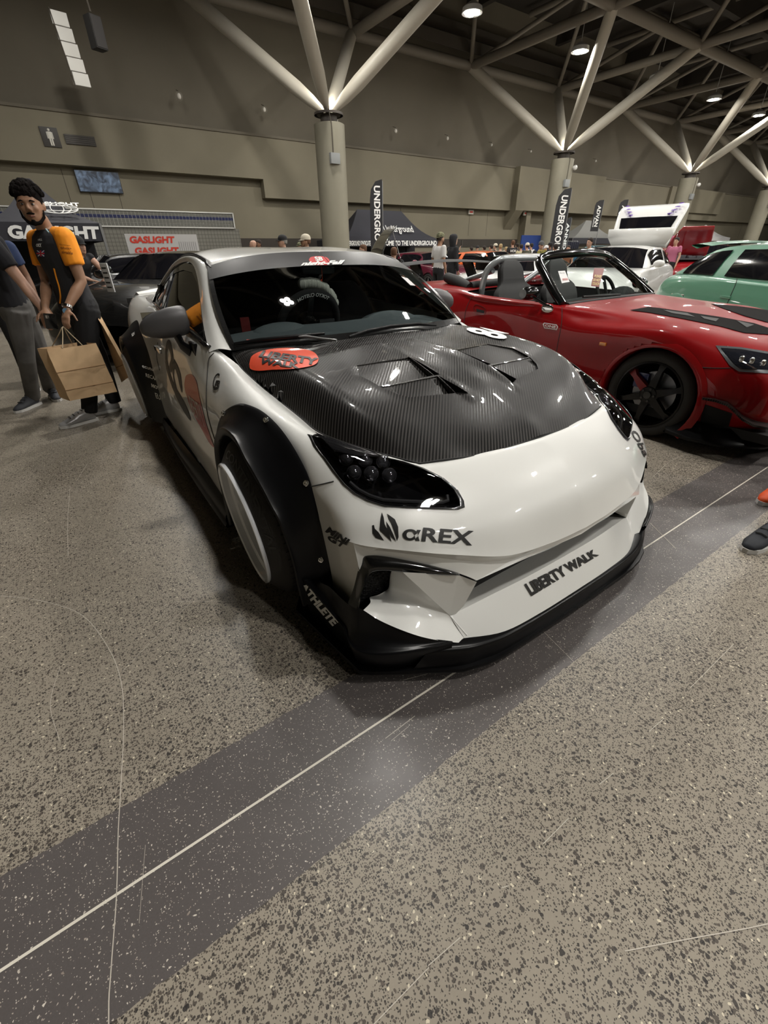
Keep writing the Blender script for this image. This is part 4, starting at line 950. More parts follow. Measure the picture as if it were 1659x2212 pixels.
# ---- cabin
M_dash = mat('dark blue grey dashboard', (.11,.13,.14), .75, bump=.1, bscale=400); M_seat = mat('black seat cloth', (.010,.010,.011), .85)
bb = MB(); bb.grid(crgrid([[(-.50,0,.866),(-.53,-.35,.862),(-.59,-.58,.86),(-.65,-.67,.86)],[(-.70,0,.888),(-.72,-.35,.888),(-.76,-.56,.88),(-.80,-.66,.875)],[(-.88,0,.885),(-.90,-.35,.885),(-.91,-.56,.875),(-.93,-.67,.86)],[(-.97,0,.70),(-.98,-.35,.68),(-.98,-.58,.7),(-.98,-.70,.7)]], 5, 5)); bb.obj('dashboard', M_dash, car, mirror=True)
bb = MB(); c0 = FW.px(672,672,-.93)
bb.ball((-.86,.36,.86), .2, 20, (.62,1.05,.34)); bb.obj('dash_hump', M_dash, car)
bb = MB(); bb.ball((-.83,-.36,.865), .17, 18, (.5,1.0,.36)); bb.obj('instrument_hood', M_dash, car)
bb = MB(); bb.box((-.95,-.02,.87), (.02,.10,.07), bev=.008); bb.obj('dash_display', mat('display', (.02,.02,.022), .2, coat=1), car)
# steering wheel
swc = FW.px(668,698,-.98); tilt = Matrix.Rotation(radians(24), 3, 'Y'); SA = Matrix.Translation(swc) @ tilt.to_4x4() @ Matrix.Rotation(radians(90), 4, 'Y')
bb = MB(); bb.tube([SA @ Vector((.178*cos(a), .178*sin(a), 0)) for a in [2*pi*k/40 for k in range(40)]], .022, 10, closed=True)
sw_ = bb.obj('steering_wheel', mat('wheel suede', (.013,.013,.014), .9), car)
bb = MB()
for a in (-pi/2+.2, pi/2-.2, pi): bb.grid([[SA @ Vector((r_*cos(a)-q*sin(a), r_*sin(a)+q*cos(a), .0)) for r_ in (.03,.155)] for q in (-.016,.016)])
bb.lathe([(.0,.03),(.035,.03),(.045,.01),(.045,-.05)], 20, SA); bb.obj('wheel_hub', M_gblack, sw_)
def arc_text(txt, ang, r_, h, wdt, nm):
    v, f = text_fit(txt, wdt, h, bold=.02); v, f = refine(v, f, .02); q = MB(); q.keepn = True
    q.add([tuple(SA @ Vector(((r_+b_)*cos(ang+a_/r_), (r_+b_)*sin(ang+a_/r_), .0235))) for a_, b_ in v], f); return q.obj(nm, M_wht_sticker, sw_, smooth=False, weld=False)
arc_text('TOKYO CUSTOM', pi, .178, .020, .20, 'wheel_lettering'); arc_text('LIBERTY WALK', .35, .178, .018, .22, 'wheel_lettering')
# seats, fluffy cover, belt, rear shelf, cabin lining
for yy in (-.36, .36):
    bb = MB(); bb.grid(crgrid([[(-1.42+.02*k,yy+dx,z) for dx in (-.25,-.22,0,.22,.25)] for k, z in ((6,.4),(3,.6),(0,.8),(-3,.95))]+[[(-1.50,yy+dx,1.06) for dx in (-.14,-.12,0,.12,.14)]]+[[(-1.58,yy+dx,1.02) for dx in (-.14,-.12,0,.12,.14)]], 4, 4)); bb.box((-1.2,yy,.42), (.5,.5,.14), bev=.04); bb.obj('seat', M_seat, car, solid=.05)
bb = MB(); 
for k in range(60): a = random.uniform(pi*.62, pi*1.05); p = SA @ Vector((.20*cos(a), .20*sin(a), -.06)); bb.ball(p, random.uniform(.018,.03), 6)
bb.obj('fleece_cover', mat('grey fleece', (.50,.50,.45), .95), car)
bb = MB(); bb.box(FW.px(533,720,-1.0), (.01,.05,.16), bev=.002); bb.obj('red_belt', mat('red webbing', (.11,.006,.006), .8), car)
bb = MB(); bb.box((-1.7,0,.3), (2.2,1.5,.05)); bb.box((-2.3,0,.75), (.05,1.3,.6)); bb.box((-2.0,0,.62), (.5,1.2,.1)); bb.box((-.9,0,.45), (.05,1.4,.6)); bb.obj('cabin_lining', M_mblack, car, smooth=False)
bb = MB(); bb.box((-1.05,0,1.155), (.03,.21,.055), bev=.02); bb.cyl((-1.04,0,1.18),(-1.03,0,1.22), .008, 6); bb.obj('rear_view_mirror', mat('mirror back', (.015,.015,.016), .3, coat=.5), car)
bb = MB(); pm = FW.px(697,612,-.98); bb.cyl(pm+Vector((0,0,.09)), pm+Vector((0,0,.02)), .0015, 5); bb.box(pm+Vector((0,-.008,-.01)), (.006,.012,.06), bev=.002); bb.obj('hanging_charm', M_red_sticker, car)
bb = MB(); qd = [(813,692),(865,674),(940,697),(885,706)]; T_ = [FW.pz(u, v_, .872) for u, v_ in qd]; bb.add([tuple(p) for p in T_], [(0,1,2,3)]); pp = bb.obj('show_card', mat('pale green card', (.42,.50,.42), .6), car, smooth=False)
bb = MB()
for k in range(7):
    s_ = .25+.1*k
    for r_ in (.3,.45,.6): a = T_[0].lerp(T_[1], r_); c = T_[3].lerp(T_[2], r_); p = a.lerp(c, s_); bb.box(p+Vector((0,0,.001)), (.022,.006,.001), .5)
bb.obj('card_writing', M_blk_sticker, pp, smooth=False)
bb = MB(); bb.add([tuple(FW.hit(bv_ws, u, v_, .003, True)) for u, v_ in ((866,598),(880,602),(897,618),(886,617))], [(0,1,2,3)]); bb.obj('window_permit', mat('permit paper', (.6,.58,.58), .6), ws, smooth=False)
bb = MB(); bb.add([tuple(FW.hit(bv_ws, u, v_, .002, True)) for u, v_ in ((533,734),(590,733),(588,742),(530,742))], [(0,1,2,3)]); bb.obj('red_notice', mat('red notice', (.5,.05,.04), .5), ws, smooth=False)
# ---- stickers and writing on the white coupe
def dtx(bv, quad, txt, nm, m, F=FW, par=car, off=.0025, **k): return decal(F, bv, quad, unit_text(txt, **k), nm, m, par, off)
def dpoly(bv, pts, nm, m, F=FW, par=car, off=.002, closed_smooth=True):      # pixel polygon laid on surface
    P_ = [(p.x, p.y) for p in cr([(u, v, 0) for u, v in pts+[pts[0]]], 4)][:-1] if closed_smooth else pts
    xs = [p[0] for p in P_]; ys = [p[1] for p in P_]; x0, x1, y0, y1 = min(xs), max(xs), min(ys), max(ys)
    U = [((x-x0)/(x1-x0)-.5, .5-(y-y0)/(y1-y0)) for x, y in P_]
    return decal(F, bv, [(x0,y0),(x1,y0),(x1,y1),(x0,y1)], unit_poly(U), nm, m, par, off)
# bonnet badge
dpoly(bv_hood, [(540,788),(545,771),(566,760),(600,754),(640,754),(675,761),(688,776),(681,789),(655,796),(625,799),(590,800),(560,802),(543,798)], 'bonnet_sticker', M_red_sticker, off=.004)
dtx(bv_hood, [(562,759),(688,777),(692,794),(560,773)], 'LIBERTY', 'bonnet_lettering', M_blk_sticker, off=.0065, shear=.3, bold=.045)
dtx(bv_hood, [(568,775),(645,787),(652,800),(566,788)], 'WALK', 'bonnet_lettering', M_blk_sticker, off=.0065, shear=.3, bold=.045)
dtx(bv_hood, [(1000,716),(1024,697),(1108,716),(1090,738)], '86', 'bonnet_number', M_wht_sticker, off=.006, bold=.035)
# bumper
dtx(bv_body, [(872,1137),(1024,1147),(1019,1179),(868,1166)], '\u03b1REX', 'bumper_lettering', M_blk_sticker, bold=.025)
def claw(x, y, h, k): return [(x, y),(x+5*k, y-h*.45),(x+2*k, y-h*.75),(x+8*k, y-h),(x+10*k, y-h*.72),(x+17*k, y-h*.62),(x+21*k, y-h*.3),(x+20*k, y-h*.04),(x+16*k, y-h*.3),(x+10*k, y-h*.38),(x+7*k, y-h*.1)]
for pts in ([(805,1152),(804,1135),(808,1134),(810,1142),(818,1150),(830,1168),(812,1162)], [(820,1145),(822,1122),(825,1107),(829,1118),(831,1132),(840,1150),(846,1170),(833,1158)], [(836,1110),(842,1114),(853,1122),(860,1138),(861,1160),(858,1168),(852,1148),(845,1130),(840,1122)], [(834,1126),(842,1138),(850,1155),(856,1170),(845,1160),(838,1148)]):
    dpoly(bv_body, pts, 'claw_emblem', M_blk_sticker, closed_smooth=False)
dtx(bv_all, [(707,1136),(758,1166),(753,1178),(703,1148)], 'MINI', 'side_lettering', M_blk_sticker, bold=.05, shear=.25)
dtx(bv_all, [(706,1153),(752,1176),(746,1186),(712,1168)], 'GT', 'side_lettering', M_blk_sticker, bold=.04, shear=.25)
dtx(bv_mouth, [(1131,1262),(1281,1186),(1293,1199),(1147,1288)], 'LIBERTY WALK', 'mouth_lettering', M_blk_sticker, off=.004, bold=.045)
dtx(bv_can, [(657,1252),(734,1342),(722,1355),(645,1266)], 'ATHLETE', 'canard_lettering', M_wht_sticker, bold=.05, shear=.2)
# right hand corner scrawl, seen edge-on
dtx(bv_body, [(1368,945),(1397,985),(1385,990),(1356,945)], 'Pandem', 'corner_lettering', M_blk_sticker, shear=.4) if False else None
dtx(bv_body, [(1372,925),(1398,978),(1392,990),(1362,935)], 'Oba', 'corner_lettering', M_blk_sticker, shear=.4, bold=.02)
# screen strip
dpoly(bv_strip, [(667,562),(672,556),(690,554),(706,557),(712,566),(706,575),(690,574),(674,571)], 'strip_emblem', mat('red emblem', (.55,.03,.03), .5), off=.002)
dtx(bv_strip, [(678,556),(696,556),(698,565),(682,565)], 'SB', 'strip_lettering', M_wht_sticker, off=.004, bold=.04)
dtx(bv_strip, [(652,566.5),(745,563),(742,574.5),(648,578.5)], 'night-Fall', 'strip_lettering', M_wht_sticker, off=.004, bold=.05, shear=.3)
dtx(bv_strip, [(722,575),(746,575),(746,579),(722,579)], 'HRCRO', 'strip_lettering', M_wht_sticker, off=.004, bold=.03)
# flank: big black scrolls, orange sun, fender badge
dpoly(bv_all, [(400,820),(403,811),(412,808),(420,814),(426,828),(430,850),(437,880),(446,915),(456,945),(463,966),(452,955),(438,930),(424,905),(412,880),(402,850),(399,833)], 'door_sticker', M_red_sticker2)
dtx(bv_all, [(404,850),(432,874),(446,925),(412,885)], 'LIBERTY', 'door_lettering', mat('pale outline', (.7,.62,.55), .5), off=.004)
for pts in ([(357,760),(361,738),(368,736),(374,765),(374,790),(370,805),(366,790),(370,772),(364,752),(361,772),(366,800),(362,795),(358,778)],
            [(357,778),(366,800),(376,830),(388,850),(404,880),(413,909),(400,893),(386,868),(372,835),(362,805)],
            [(376,775),(384,790),(391,812),(394,848),(389,835),(384,812),(378,796),(376,812),(381,835),(386,856),(380,845),(375,820),(373,795)]):
    dpoly(bv_all, pts, 'door_scroll', mat('dark grey vinyl', (.02,.018,.017), .45), closed_smooth=True)
dtx(bv_all, [(462,808),(476,806),(474,842),(460,842)], 'G', 'fender_emblem', M_blk_sticker, shear=.3)
dtx(bv_all, [(463,822),(477,822),(474,843),(462,843)], 'B', 'fender_emblem', M_blk_sticker, shear=.3)
dtx(bv_all, [(459,843),(467,849),(466,853),(458,846)], 'TOKYO', 'fender_lettering', M_blk_sticker)
dtx(bv_all, [(460,900),(476,905),(475,930),(458,922)], 'SER', 'fender_number', mat('grey outline vinyl', (.3,.29,.27), .5)) if False else None
# sponsor names on the rear flare
for q, t_ in (([(307,786),(338,797),(339,804),(308,794)], 'ecutek'), ([(315,806),(347,817),(346,825),(316,814)], 'RECARO'), ([(327,828),(356,840),(357,847),(328,836)], 'MOTUL'), ([(335,848),(364,861),(366,872),(338,860)], 'EUREA'), ([(284,722),(291,717),(292,723),(286,728)], 'ADV')):
    dtx(bv_rf, q, t_, 'flare_lettering', M_wht_sticker, bold=.02 if t_ != 'MOTUL' else .06)
# shut lines
for pts in ([(462,763),(452,775),(449,800),(446,850),(447,885),(455,920),(466,955)], [(667,1052),(700,1045),(721,1040)]):
    strip_on(FW, bv_all, pts, .004, 'panel_gap', mat('gap', (.03,.03,.03), .8), car, off=.001)
strip_on(FW, bv_all, [(341,740),(339,770),(345,800)], .004, 'panel_gap', MATS['gap'], car, off=.001)
hb_ = MB(); p_ = FW.hit(bv_all, 349, 755, .015)
if p_: hb_.box(p_, (.16,.03,.03), bev=.01); hb_.obj('door_handle', M_chrome, car)
# lamp lens crease, white indicator slits omitted
# ================================================================ OTHER CARS
def wheel2(parent, x, s, w, r, rim_r, mrim, spokes=6, special=None, detail=True):
    A = Matrix.Translation((x, s*w, r)) @ Matrix.Rotation(radians(-90*s), 4, 'X'); k = rim_r; n = 48 if detail else 24
    b = MB(); b.lathe([(k-.02,-.20),(k-.03,-.12),(k-.016,-.03),(k-.006,.0),(k+.004,-.004),(k+.004,-.012)], n, A)
    b.lathe([(0,-.01),(.055,-.012),(.068,-.022),(.07,-.06)], 24, A)
    ws = b
    def spoke(bb, a):
        R_ = Matrix.Rotation(a, 4, 'Z'); prof = [(.04,-.018,.034),(.10,-.014,.030),(k*.75,-.020,.020),(k-.012,-.035,.032)]
        rows = [[A @ R_ @ Vector(q) for q in ((d,-wd,h-.03),(d,-wd*.8,h),(d,wd*.8,h),(d,wd,h-.03))] for d, h, wd in prof]; bb.grid(rows)
    for j in range(spokes):
        if special is not None and j == special: continue
        spoke(ws, 2*pi*j/spokes+.35)
    w_ = ws.obj('wheel', mrim, parent, sharp=30)
    if special is not None: q = MB(); spoke(q, 2*pi*special/spokes+.35); q.obj('red_spoke', mat('red spoke', (.22,.008,.010), .4), w_)
    if detail:
        q = MB()
        for j in range(5): a = 2*pi*j/5; q.cyl(A @ Vector((.045*cos(a), .045*sin(a), -.02)), A @ Vector((.045*cos(a), .045*sin(a), .0)), .009, 6)
        q.cyl(A @ Vector((0,0,-.02)), A @ Vector((0,0,.004)), .026, 16); q.obj('wheel_nut', M_chrome if special is None else mat('dark nut', (.08,.08,.08), .25, .8), w_)['kind'] = 'stuff'
        q = MB(); q.lathe([(.0,-.10),(.155,-.10),(.155,-.12)], 32, A); q.obj('brake_disc', MATS['brake steel'], w_)
        q = MB(); q.box(A @ Vector((-.10,.08,-.085)), (.10,.05,.11), bev=.012); q.obj('caliper', mat('blue caliper', (.01,.015,.10), .3, coat=.5), w_)
    b = MB(); b.lathe([(k+.003,-.01),(k+.018,.004),(r-.03,.006),(r-.008,-.012),(r,-.03),(r,-.19),(r-.01,-.21),(k,-.20)], n, A); b.obj('tire', M_rubber, w_, sharp=45)
    return w_
def shell_obj(rows, parent, m, arches, name='body_shell', test=None, keepfn=None):
    n = len(rows[0]); b = MB(); V = [Vector(p) for r in rows for p in r]; F = []
    for i in range(len(rows)-1):
        for j in range(n-1):
            q = (i*n+j, i*n+j+1, (i+1)*n+j+1, (i+1)*n+j); c = (V[q[0]]+V[q[1]]+V[q[2]]+V[q[3]])/4
            if abs(c.y) > .5 and any((c.x-ax)**2+(c.z-az)**2 < (ar+.028)**2 for ax, az, ar in arches): continue
            if keepfn and not keepfn(c): continue
            F.append(q)
    b.add([tuple(p) for p in V], F); return b.obj(name, m, parent, mirror=True, sharp=60)
def arch_lip(parent, m, ax, az, ar, w, a0=-.22, a1=1.2):
    b = MB(); ang = [(a0+(a1-a0)*k/28)*pi for k in range(29)]
    b.grid([[(ax+(ar+d)*cos(a), -yy, az+(ar+d)*sin(a)) for a in ang] for d, yy in ((.05,w-.012),(.02,w+.006),(0,w+.004),(-.004,w-.02),(0,w-.12))]); b.obj('wheel_arch', m, parent, mirror=True, sharp=50)
    b = MB(); b.grid([[(ax+(ar+.02)*cos(a), -yy, az+(ar+.02)*sin(a)) for a in ang] for yy in (w-.05, .45)]); b.add([(ax+(ar+.03)*cos(a), -.45, az+(ar+.03)*sin(a)) for a in [2*pi*k/20 for k in range(20)]], [tuple(range(20))]); b.obj('wheel_well', M_mblack, parent, mirror=True, smooth=False)

# ---------------------------------------------------------------- red roadster beside the white coupe
RX, RY, RH = 4.238, 1.506, -1.547
FRr = Frame(RX, RY, RH)
M_redp = mat('deep red paint', (0.25,0.004,0.0055), .4, coat=.5, crough=.02, spec=.1)
red = thing('roadster', 'open red two-seat roadster with silver roll bar parked right of the white coupe', 'car', (RX, RY, 0), RH)
S_ = [(-3.26,[(.50,.25),(.60,.35),(.64,.5),(.64,.66),(.60,.80),(.50,.86),(.3,.885),(0,.89)]),
 (-3.12,[(.68,.2),(.77,.3),(.80,.5),(.80,.68),(.74,.83),(.60,.885),(.35,.91),(0,.915)]),
 (-2.7,[(.78,.16),(.845,.3),(.86,.5),(.85,.69),(.79,.85),(.66,.905),(.35,.93),(0,.935)]),
 (-2.2,[(.80,.16),(.865,.3),(.88,.5),(.865,.70),(.81,.86),(.70,.905),(.35,.925),(0,.93)]),
 (-1.85,[(.80,.15),(.86,.3),(.88,.5),(.87,.70),(.84,.825),(.80,.872),(.4,.89),(0,.89)]),
 (-1.4,[(.80,.15),(.86,.3),(.88,.5),(.87,.70),(.85,.81),(.81,.855),(.4,.87),(0,.87)]),
 (-.92,[(.80,.15),(.865,.3),(.88,.5),(.868,.70),(.83,.80),(.76,.843),(.4,.86),(0,.865)]),
 (-.65,[(.80,.15),(.865,.3),(.875,.5),(.865,.69),(.80,.765),(.72,.83),(.4,.855),(0,.862)]),
 (-.35,[(.81,.17),(.865,.3),(.87,.5),(.865,.70),(.79,.765),(.68,.815),(.4,.84),(0,.85)]),
 (0,[(.81,.2),(.865,.3),(.87,.5),(.865,.705),(.80,.77),(.66,.80),(.4,.808),(0,.825)]),
 (.28,[(.80,.2),(.86,.32),(.855,.5),(.82,.635),(.75,.70),(.60,.742),(.35,.755),(0,.77)]),
 (.50,[(.76,.2),(.82,.32),(.81,.46),(.77,.575),(.69,.635),(.54,.68),(.32,.70),(0,.71)]),
 (.68,[(.64,.2),(.70,.3),(.70,.43),(.66,.52),(.56,.575),(.43,.61),(.27,.63),(0,.638)]),
 (.82,[(.34,.2),(.40,.3),(.42,.4),(.39,.45),(.33,.49),(.24,.515),(.14,.53),(0,.535)])]
rr = crgrid([[(x, -w_, z) for w_, z in P_] for x, P_ in S_], 16, 10)
bv_red = bvh_of(rr, mirror=True)
shell_obj(rr, red, M_redp, [(0,.31,.335),(-2.4,.31,.335)], keepfn=lambda c: not (-1.98 < c.x < -.93 and abs(c.y) < .775 and c.z > .8))
arch_lip(red, M_redp, 0, .31, .335, .868); arch_lip(red, M_redp, -2.4, .31, .335, .88)
for x in (0, -2.4):
    for s in (-1, 1): wheel2(red, x, s, .845, .31, .232, mat('dark bronze wheel', (.012,.011,.011), .3, .3), 6, 2 if x == 0 and s < 0 else None)
b = MB(); b.box((-1.45,0,.30), (1.2,1.5,.05)); b.box((-1.99,0,.6), (.04,1.5,.55)); b.box((-.93,0,.55), (.04,1.5,.6)); b.box((-1.45,0,.45), (1.05,.22,.25), bev=.03)
b.grid([[(-2.0,-.79,.86),(-.92,-.76,.85)],[(-2.0,-.74,.3),(-.92,-.72,.3)]]); b.grid([[(-2.0,.79,.86),(-.92,.76,.85)],[(-2.0,.74,.3),(-.92,.72,.3)]]); b.obj('cockpit_lining', M_mblack, red, smooth=False)
for yy in (-.37, .37):
    b = MB(); b.grid(crgrid([[(-1.30,yy+d,.42) for d in (-.25,-.23,0,.23,.25)],[(-1.55,yy+d,.42) for d in (-.26,-.24,0,.24,.26)],[(-1.66,yy+d,.62+.0*d) for d in (-.27,-.24,0,.24,.27)],[(-1.74,yy+d,.84) for d in (-.27,-.23,0,.23,.27)],[(-1.79,yy+d,.93) for d in (-.17,-.15,0,.15,.17)],[(-1.83,yy+d,1.06) for d in (-.145,-.12,0,.12,.145)],[(-1.86,yy+d,1.11) for d in (-.08,-.06,0,.06,.08)]], 4, 4)); b.obj('seat', mat('grey black seat', (.022,.022,.022), .7), red, solid=.07)
M_sil = mat('silver tube paint', (.40,.42,.43), .3, .4, coat=.5)
b = MB(); hoop = [(-1.97,-.57,.80),(-1.95,-.57,.98),(-1.92,-.55,1.08),(-1.87,-.48,1.145),(-1.84,-.38,1.16),(-1.84,0,1.16),(-1.84,.38,1.16),(-1.87,.48,1.145),(-1.92,.55,1.08),(-1.95,.57,.98),(-1.97,.57,.80)]
b.tube(cr(hoop, 4), .030, 12); rb = b.obj('roll_bar', M_sil, red)
b = MB(); b.tube([(-1.86,.40,1.13),(-1.93,-.25,.82)], .024, 10); b.tube([(-1.9,-.5,1.06),(-2.45,-.45,.92)], .026, 10); b.tube([(-1.9,.5,1.06),(-2.45,.45,.92)], .026, 10); b.obj('roll_bar_brace', M_sil, rb)
b = MB(); b.tube([(-2.55,-.5,.98),(-2.35,-.55,.95),(-2.1,-.60,.90)], [.05,.06,.05], 10); b.tube([(-2.1,-.6,.91),(-2.05,0,.94),(-2.1,.6,.91)], .05, 10); b.obj('folded_soft_top', M_mblack, red)
b = MB(); b.tube([(-2.05,.15,.93),(-2.05,.45,.93)], .055, 14); b.obj('red_bottle', mat('red bottle', (.3,.01,.015), .3, coat=.6), red)
# windscreen frame and glass
b = MB(); fr_ = [(-.90,-.745,.84),(-1.03,-.71,.935),(-1.17,-.655,1.04),(-1.29,-.60,1.125),(-1.335,-.54,1.165),(-1.33,-.40,1.19),(-1.315,0,1.205),(-1.33,.40,1.19),(-1.335,.54,1.165),(-1.29,.60,1.125),(-1.17,.655,1.04),(-1.03,.71,.935),(-.90,.745,.84)]
b.tube(cr(fr_, 4), .036, 10); wf_ = b.obj('windscreen_frame', M_gblack, red)
top = cr([(-1.30,-.56,1.15),(-1.30,0,1.185),(-1.30,.56,1.15)], 6); bot_ = cr([(-.90,-.72,.85),(-.82,0,.87),(-.90,.72,.85)], 6)
g_ = [[a.lerp(c, t/6)+Vector((.012*sin(pi*t/6),0,.012*sin(pi*t/6))) for a, c in zip(bot_, top)] for t in range(7)]
b = MB(); b.grid(g_); b.obj('windscreen', glass('clear glass', (.86,.92,.90), .8), wf_); bv_rws = bvh_of(g_)
b = MB(); b.tube([Vector(p)+Vector((.03,0,-.012)) for p in bot_], .022, 8); b.tube([(-.80,-.05,.885),(-.88,-.5,.888)], .010, 6); b.obj('wiper', M_mblack, red)
b = MB(); b.grid(crgrid([[(-.86,-.7,.84),(-.84,0,.86),(-.86,.7,.84)],[(-1.02,-.70,.85),(-1.02,0,.875),(-1.02,.70,.85)],[(-1.12,-.7,.76),(-1.12,0,.80),(-1.12,.7,.76)]], 3, 3)); b.ball((-1.0,.36,.85), .15, 14, (.6,1.2,.5)); b.obj('dashboard', mat('dark grey dash', (.03,.032,.034), .7), red)
A_ = Matrix.Translation((-1.16,.36,.86)) @ Matrix.Rotation(radians(65), 4, 'Y'); b = MB(); b.tube([A_ @ Vector((.15*cos(a), .15*sin(a), 0)) for a in [2*pi*k/28 for k in range(28)]], .016, 8, closed=True); b.tube([A_ @ Vector((-.14,0,0)), A_ @ Vector((.14,0,0))], .014, 6); b.obj('steering_wheel', M_mblack, red)
b = MB(); b.box((-1.27,0,1.12), (.03,.2,.06), bev=.02); b.obj('rear_view_mirror', M_gblack, red)
def quad_on(F, bv, px_, nm, m, par, off=.004): H = [F.hit(bv, u, v, off, True) for u, v in px_]; q = MB(); q.add([tuple(h) for h in H], [(0,1,2,3)]); return q.obj(nm, m, par, smooth=False)
o_ = quad_on(FRr, bv_rws, [(1204,588),(1219,587),(1229,611),(1212,614)], 'entry_card', mat('paper white', (.66,.66,.66), .6), red, .01)
dtx(bv_rws, [(1207,591),(1217,591),(1218,594),(1208,594)], 'Rev Up', 'card_lettering', M_blk_sticker, FRr, o_, .013); dtx(bv_rws, [(1212,604),(1224,603),(1226,608),(1214,609)], '###', 'card_lettering', M_red_sticker2, FRr, o_, .013)
o_ = quad_on(FRr, bv_rws, [(1282,581),(1304,582),(1292,622),(1275,620)], 'warning_tag', mat('dull red tag', (.16,.02,.018), .5), red, .01)
for t_, y_ in (('PLEASE', 0), ('DO NOT', 1), ('TOUCH', 2)): dtx(bv_rws, [(1283-y_*2.5,596+8*y_),(1298-y_*2.5,597+8*y_),(1296-y_*2.5,603+8*y_),(1281-y_*2.5,602+8*y_)], t_, 'tag_lettering', mat('ochre lettering', (.5,.36,.12), .5), FRr, o_, .013, bold=.03)
# mirror, badge, handle, seams, marker
b = MB(); b.tube([(-1.12,-.83,.925),(-1.12,-.87,.925),(-1.12,-.96,.925),(-1.12,-1.0,.925)], [.042,.052,.052,.036], 14); b.tube([(-1.1,-.90,.90),(-1.03,-.86,.86),(-1.0,-.835,.84)], .012, 6); m_ = b.obj('door_mirror', M_gblack, red)
b = MB(); c_ = FRr.hit(bv_red, 1183, 668, .012); b.ball(c_, .046, 14, (1.3,.3,.75)); b.obj('quarter_mirror', M_chrome, m_)
b = MB(); b.tube([(-1.12,.83,.925),(-1.12,.87,.925),(-1.12,.96,.925),(-1.12,1.0,.925)], [.042,.052,.052,.036], 14); b.tube([(-1.1,.90,.90),(-1.0,.835,.84)], .012, 6); b.obj('door_mirror', M_gblack, red)
def dpr(pts, nm, m, off=.003, cs=False, par=None): return dpoly(bv_red, pts, nm, m, FRr, par or red, off, cs)
b = MB(); b.box(FRr.hit(bv_red, 1303, 743, .004), (.05,.02,.024), bev=.005); b.obj('side_marker', mat('amber lens', (.65,.22,.02), .2, coat=1), red)
dpr([(1173,700),(1176,697),(1203,701),(1206,706),(1203,713),(1176,709)], 'door_badge', M_wht_sticker); dpr([(1175.5,700.5),(1177,698.7),(1202,702.5),(1204,706),(1202,711.2),(1177,707.3)], 'door_badge', mat('badge red', (.25,.01,.01), .5), .004)
dtx(bv_red, [(1178,700.5),(1202,704),(1201,710),(1178,706)], 'ONE', 'badge_lettering', M_wht_sticker, FRr, red, .005, bold=.02)
for pts in ([(1214,663),(1213,700),(1204,748),(1198,790)], [(1022,636),(1008,665),(1003,694),(1004,720)], [(1498,792),(1540,795),(1578,795)], [(1490,790),(1512,794)]): strip_on(FRr, bv_red, pts, .005, 'panel_gap', MATS['gap'], red, off=.001)
strip_on(FRr, bv_red, [(1024,662),(1030,658),(1045,664),(1050,672),(1045,679),(1030,676),(1024,668),(1024,662)], .004, 'door_handle', mat('dark red edge', (.08,.003,.003), .4), red, .002)
dpr([(1029,667),(1047,671),(1046,677),(1030,674)], 'handle_recess', M_mblack)
dpr([(1360,671),(1399,664),(1422,666),(1484,675),(1552,685),(1628,699),(1668,712),(1668,724),(1608,720),(1557,706),(1473,689),(1402,676)], 'bonnet_vent', mat('vent carbon', (.010,.009,.009), .85, spec=.04), .004)
dpr([(1535,657),(1590,662),(1668,672),(1668,700),(1610,684),(1570,670)], 'bonnet_vent', mat('vent carbon', (.010,.009,.009), .85, spec=.04), .004)
for pts in ([(1432,671),(1484,678),(1500,686),(1450,678)], [(1512,684),(1552,690),(1545,696),(1520,690)], [(1590,694),(1628,703),(1612,709)]): dpr(pts, 'vent_slot', M_mblack, .0065)
# lamp
bl = dpr([(1545,747),(1560,748),(1600,751),(1668,762),(1668,808),(1595,803),(1576,790)], 'headlamp', mat('silver lamp edge', (.16,.17,.18), .25, .6), .004)
dpr([(1556,753),(1600,756),(1668,768),(1668,800),(1600,797),(1585,786)], 'lamp_lens', mat('dark lamp glass', (.012,.013,.018), .05, coat=1), .007, par=bl)
for (u, v_) in ((1600,778),(1622,782),(1646,787)):
    c_ = FRr.hit(bv_red, u, v_, .006); b = MB(); b.ball(c_, .026, 12, (.6,.6,1)); b.obj('projector_lens', M_chrome, bl)
# bumper duct, canards, splitter
dpr([(1520,872),(1582,893),(1574,922),(1512,914)], 'duct_mesh', mat('black duct', (.003,.003,.003), .8), .003)
b = MB(); T1 = [FRr.hit(bv_red, u, v_, 0, True) for u, v_ in ((1517,858),(1545,861),(1572,868),(1588,880),(1605,895),(1630,906),(1668,912))]
b.grid([[p+Vector((-.01,.02,0)) for p in T1], [p+Vector((.02,-.055,.012-.006*k)) for k, p in enumerate(T1)], [p+Vector((.02,-.055,-.002-.006*k)) for k, p in enumerate(T1)], [p+Vector((-.01,.02,-.012)) for p in T1]]); b.obj('canard', M_carbon, red, sharp=30)
spl = [(.20,-.86),(.36,-.90),(.55,-.86),(.74,-.68),(.84,-.40),(.88,0)]
b = MB(); b.grid([[(x-.3,y*.7,.10) for x, y in spl], [(x,y,.085) for x, y in spl], [(x+.005,y*1.005,.10) for x, y in spl], [(x,y,.115) for x, y in spl], [(x-.06,y*.93,.19) for x, y in spl]]); b.obj('splitter', M_sblack, red, mirror=True, sharp=30)
b = MB(); b.box((-1.2,0,.17), (4.0,1.5,.06)); b.obj('underbody', M_mblack, red)
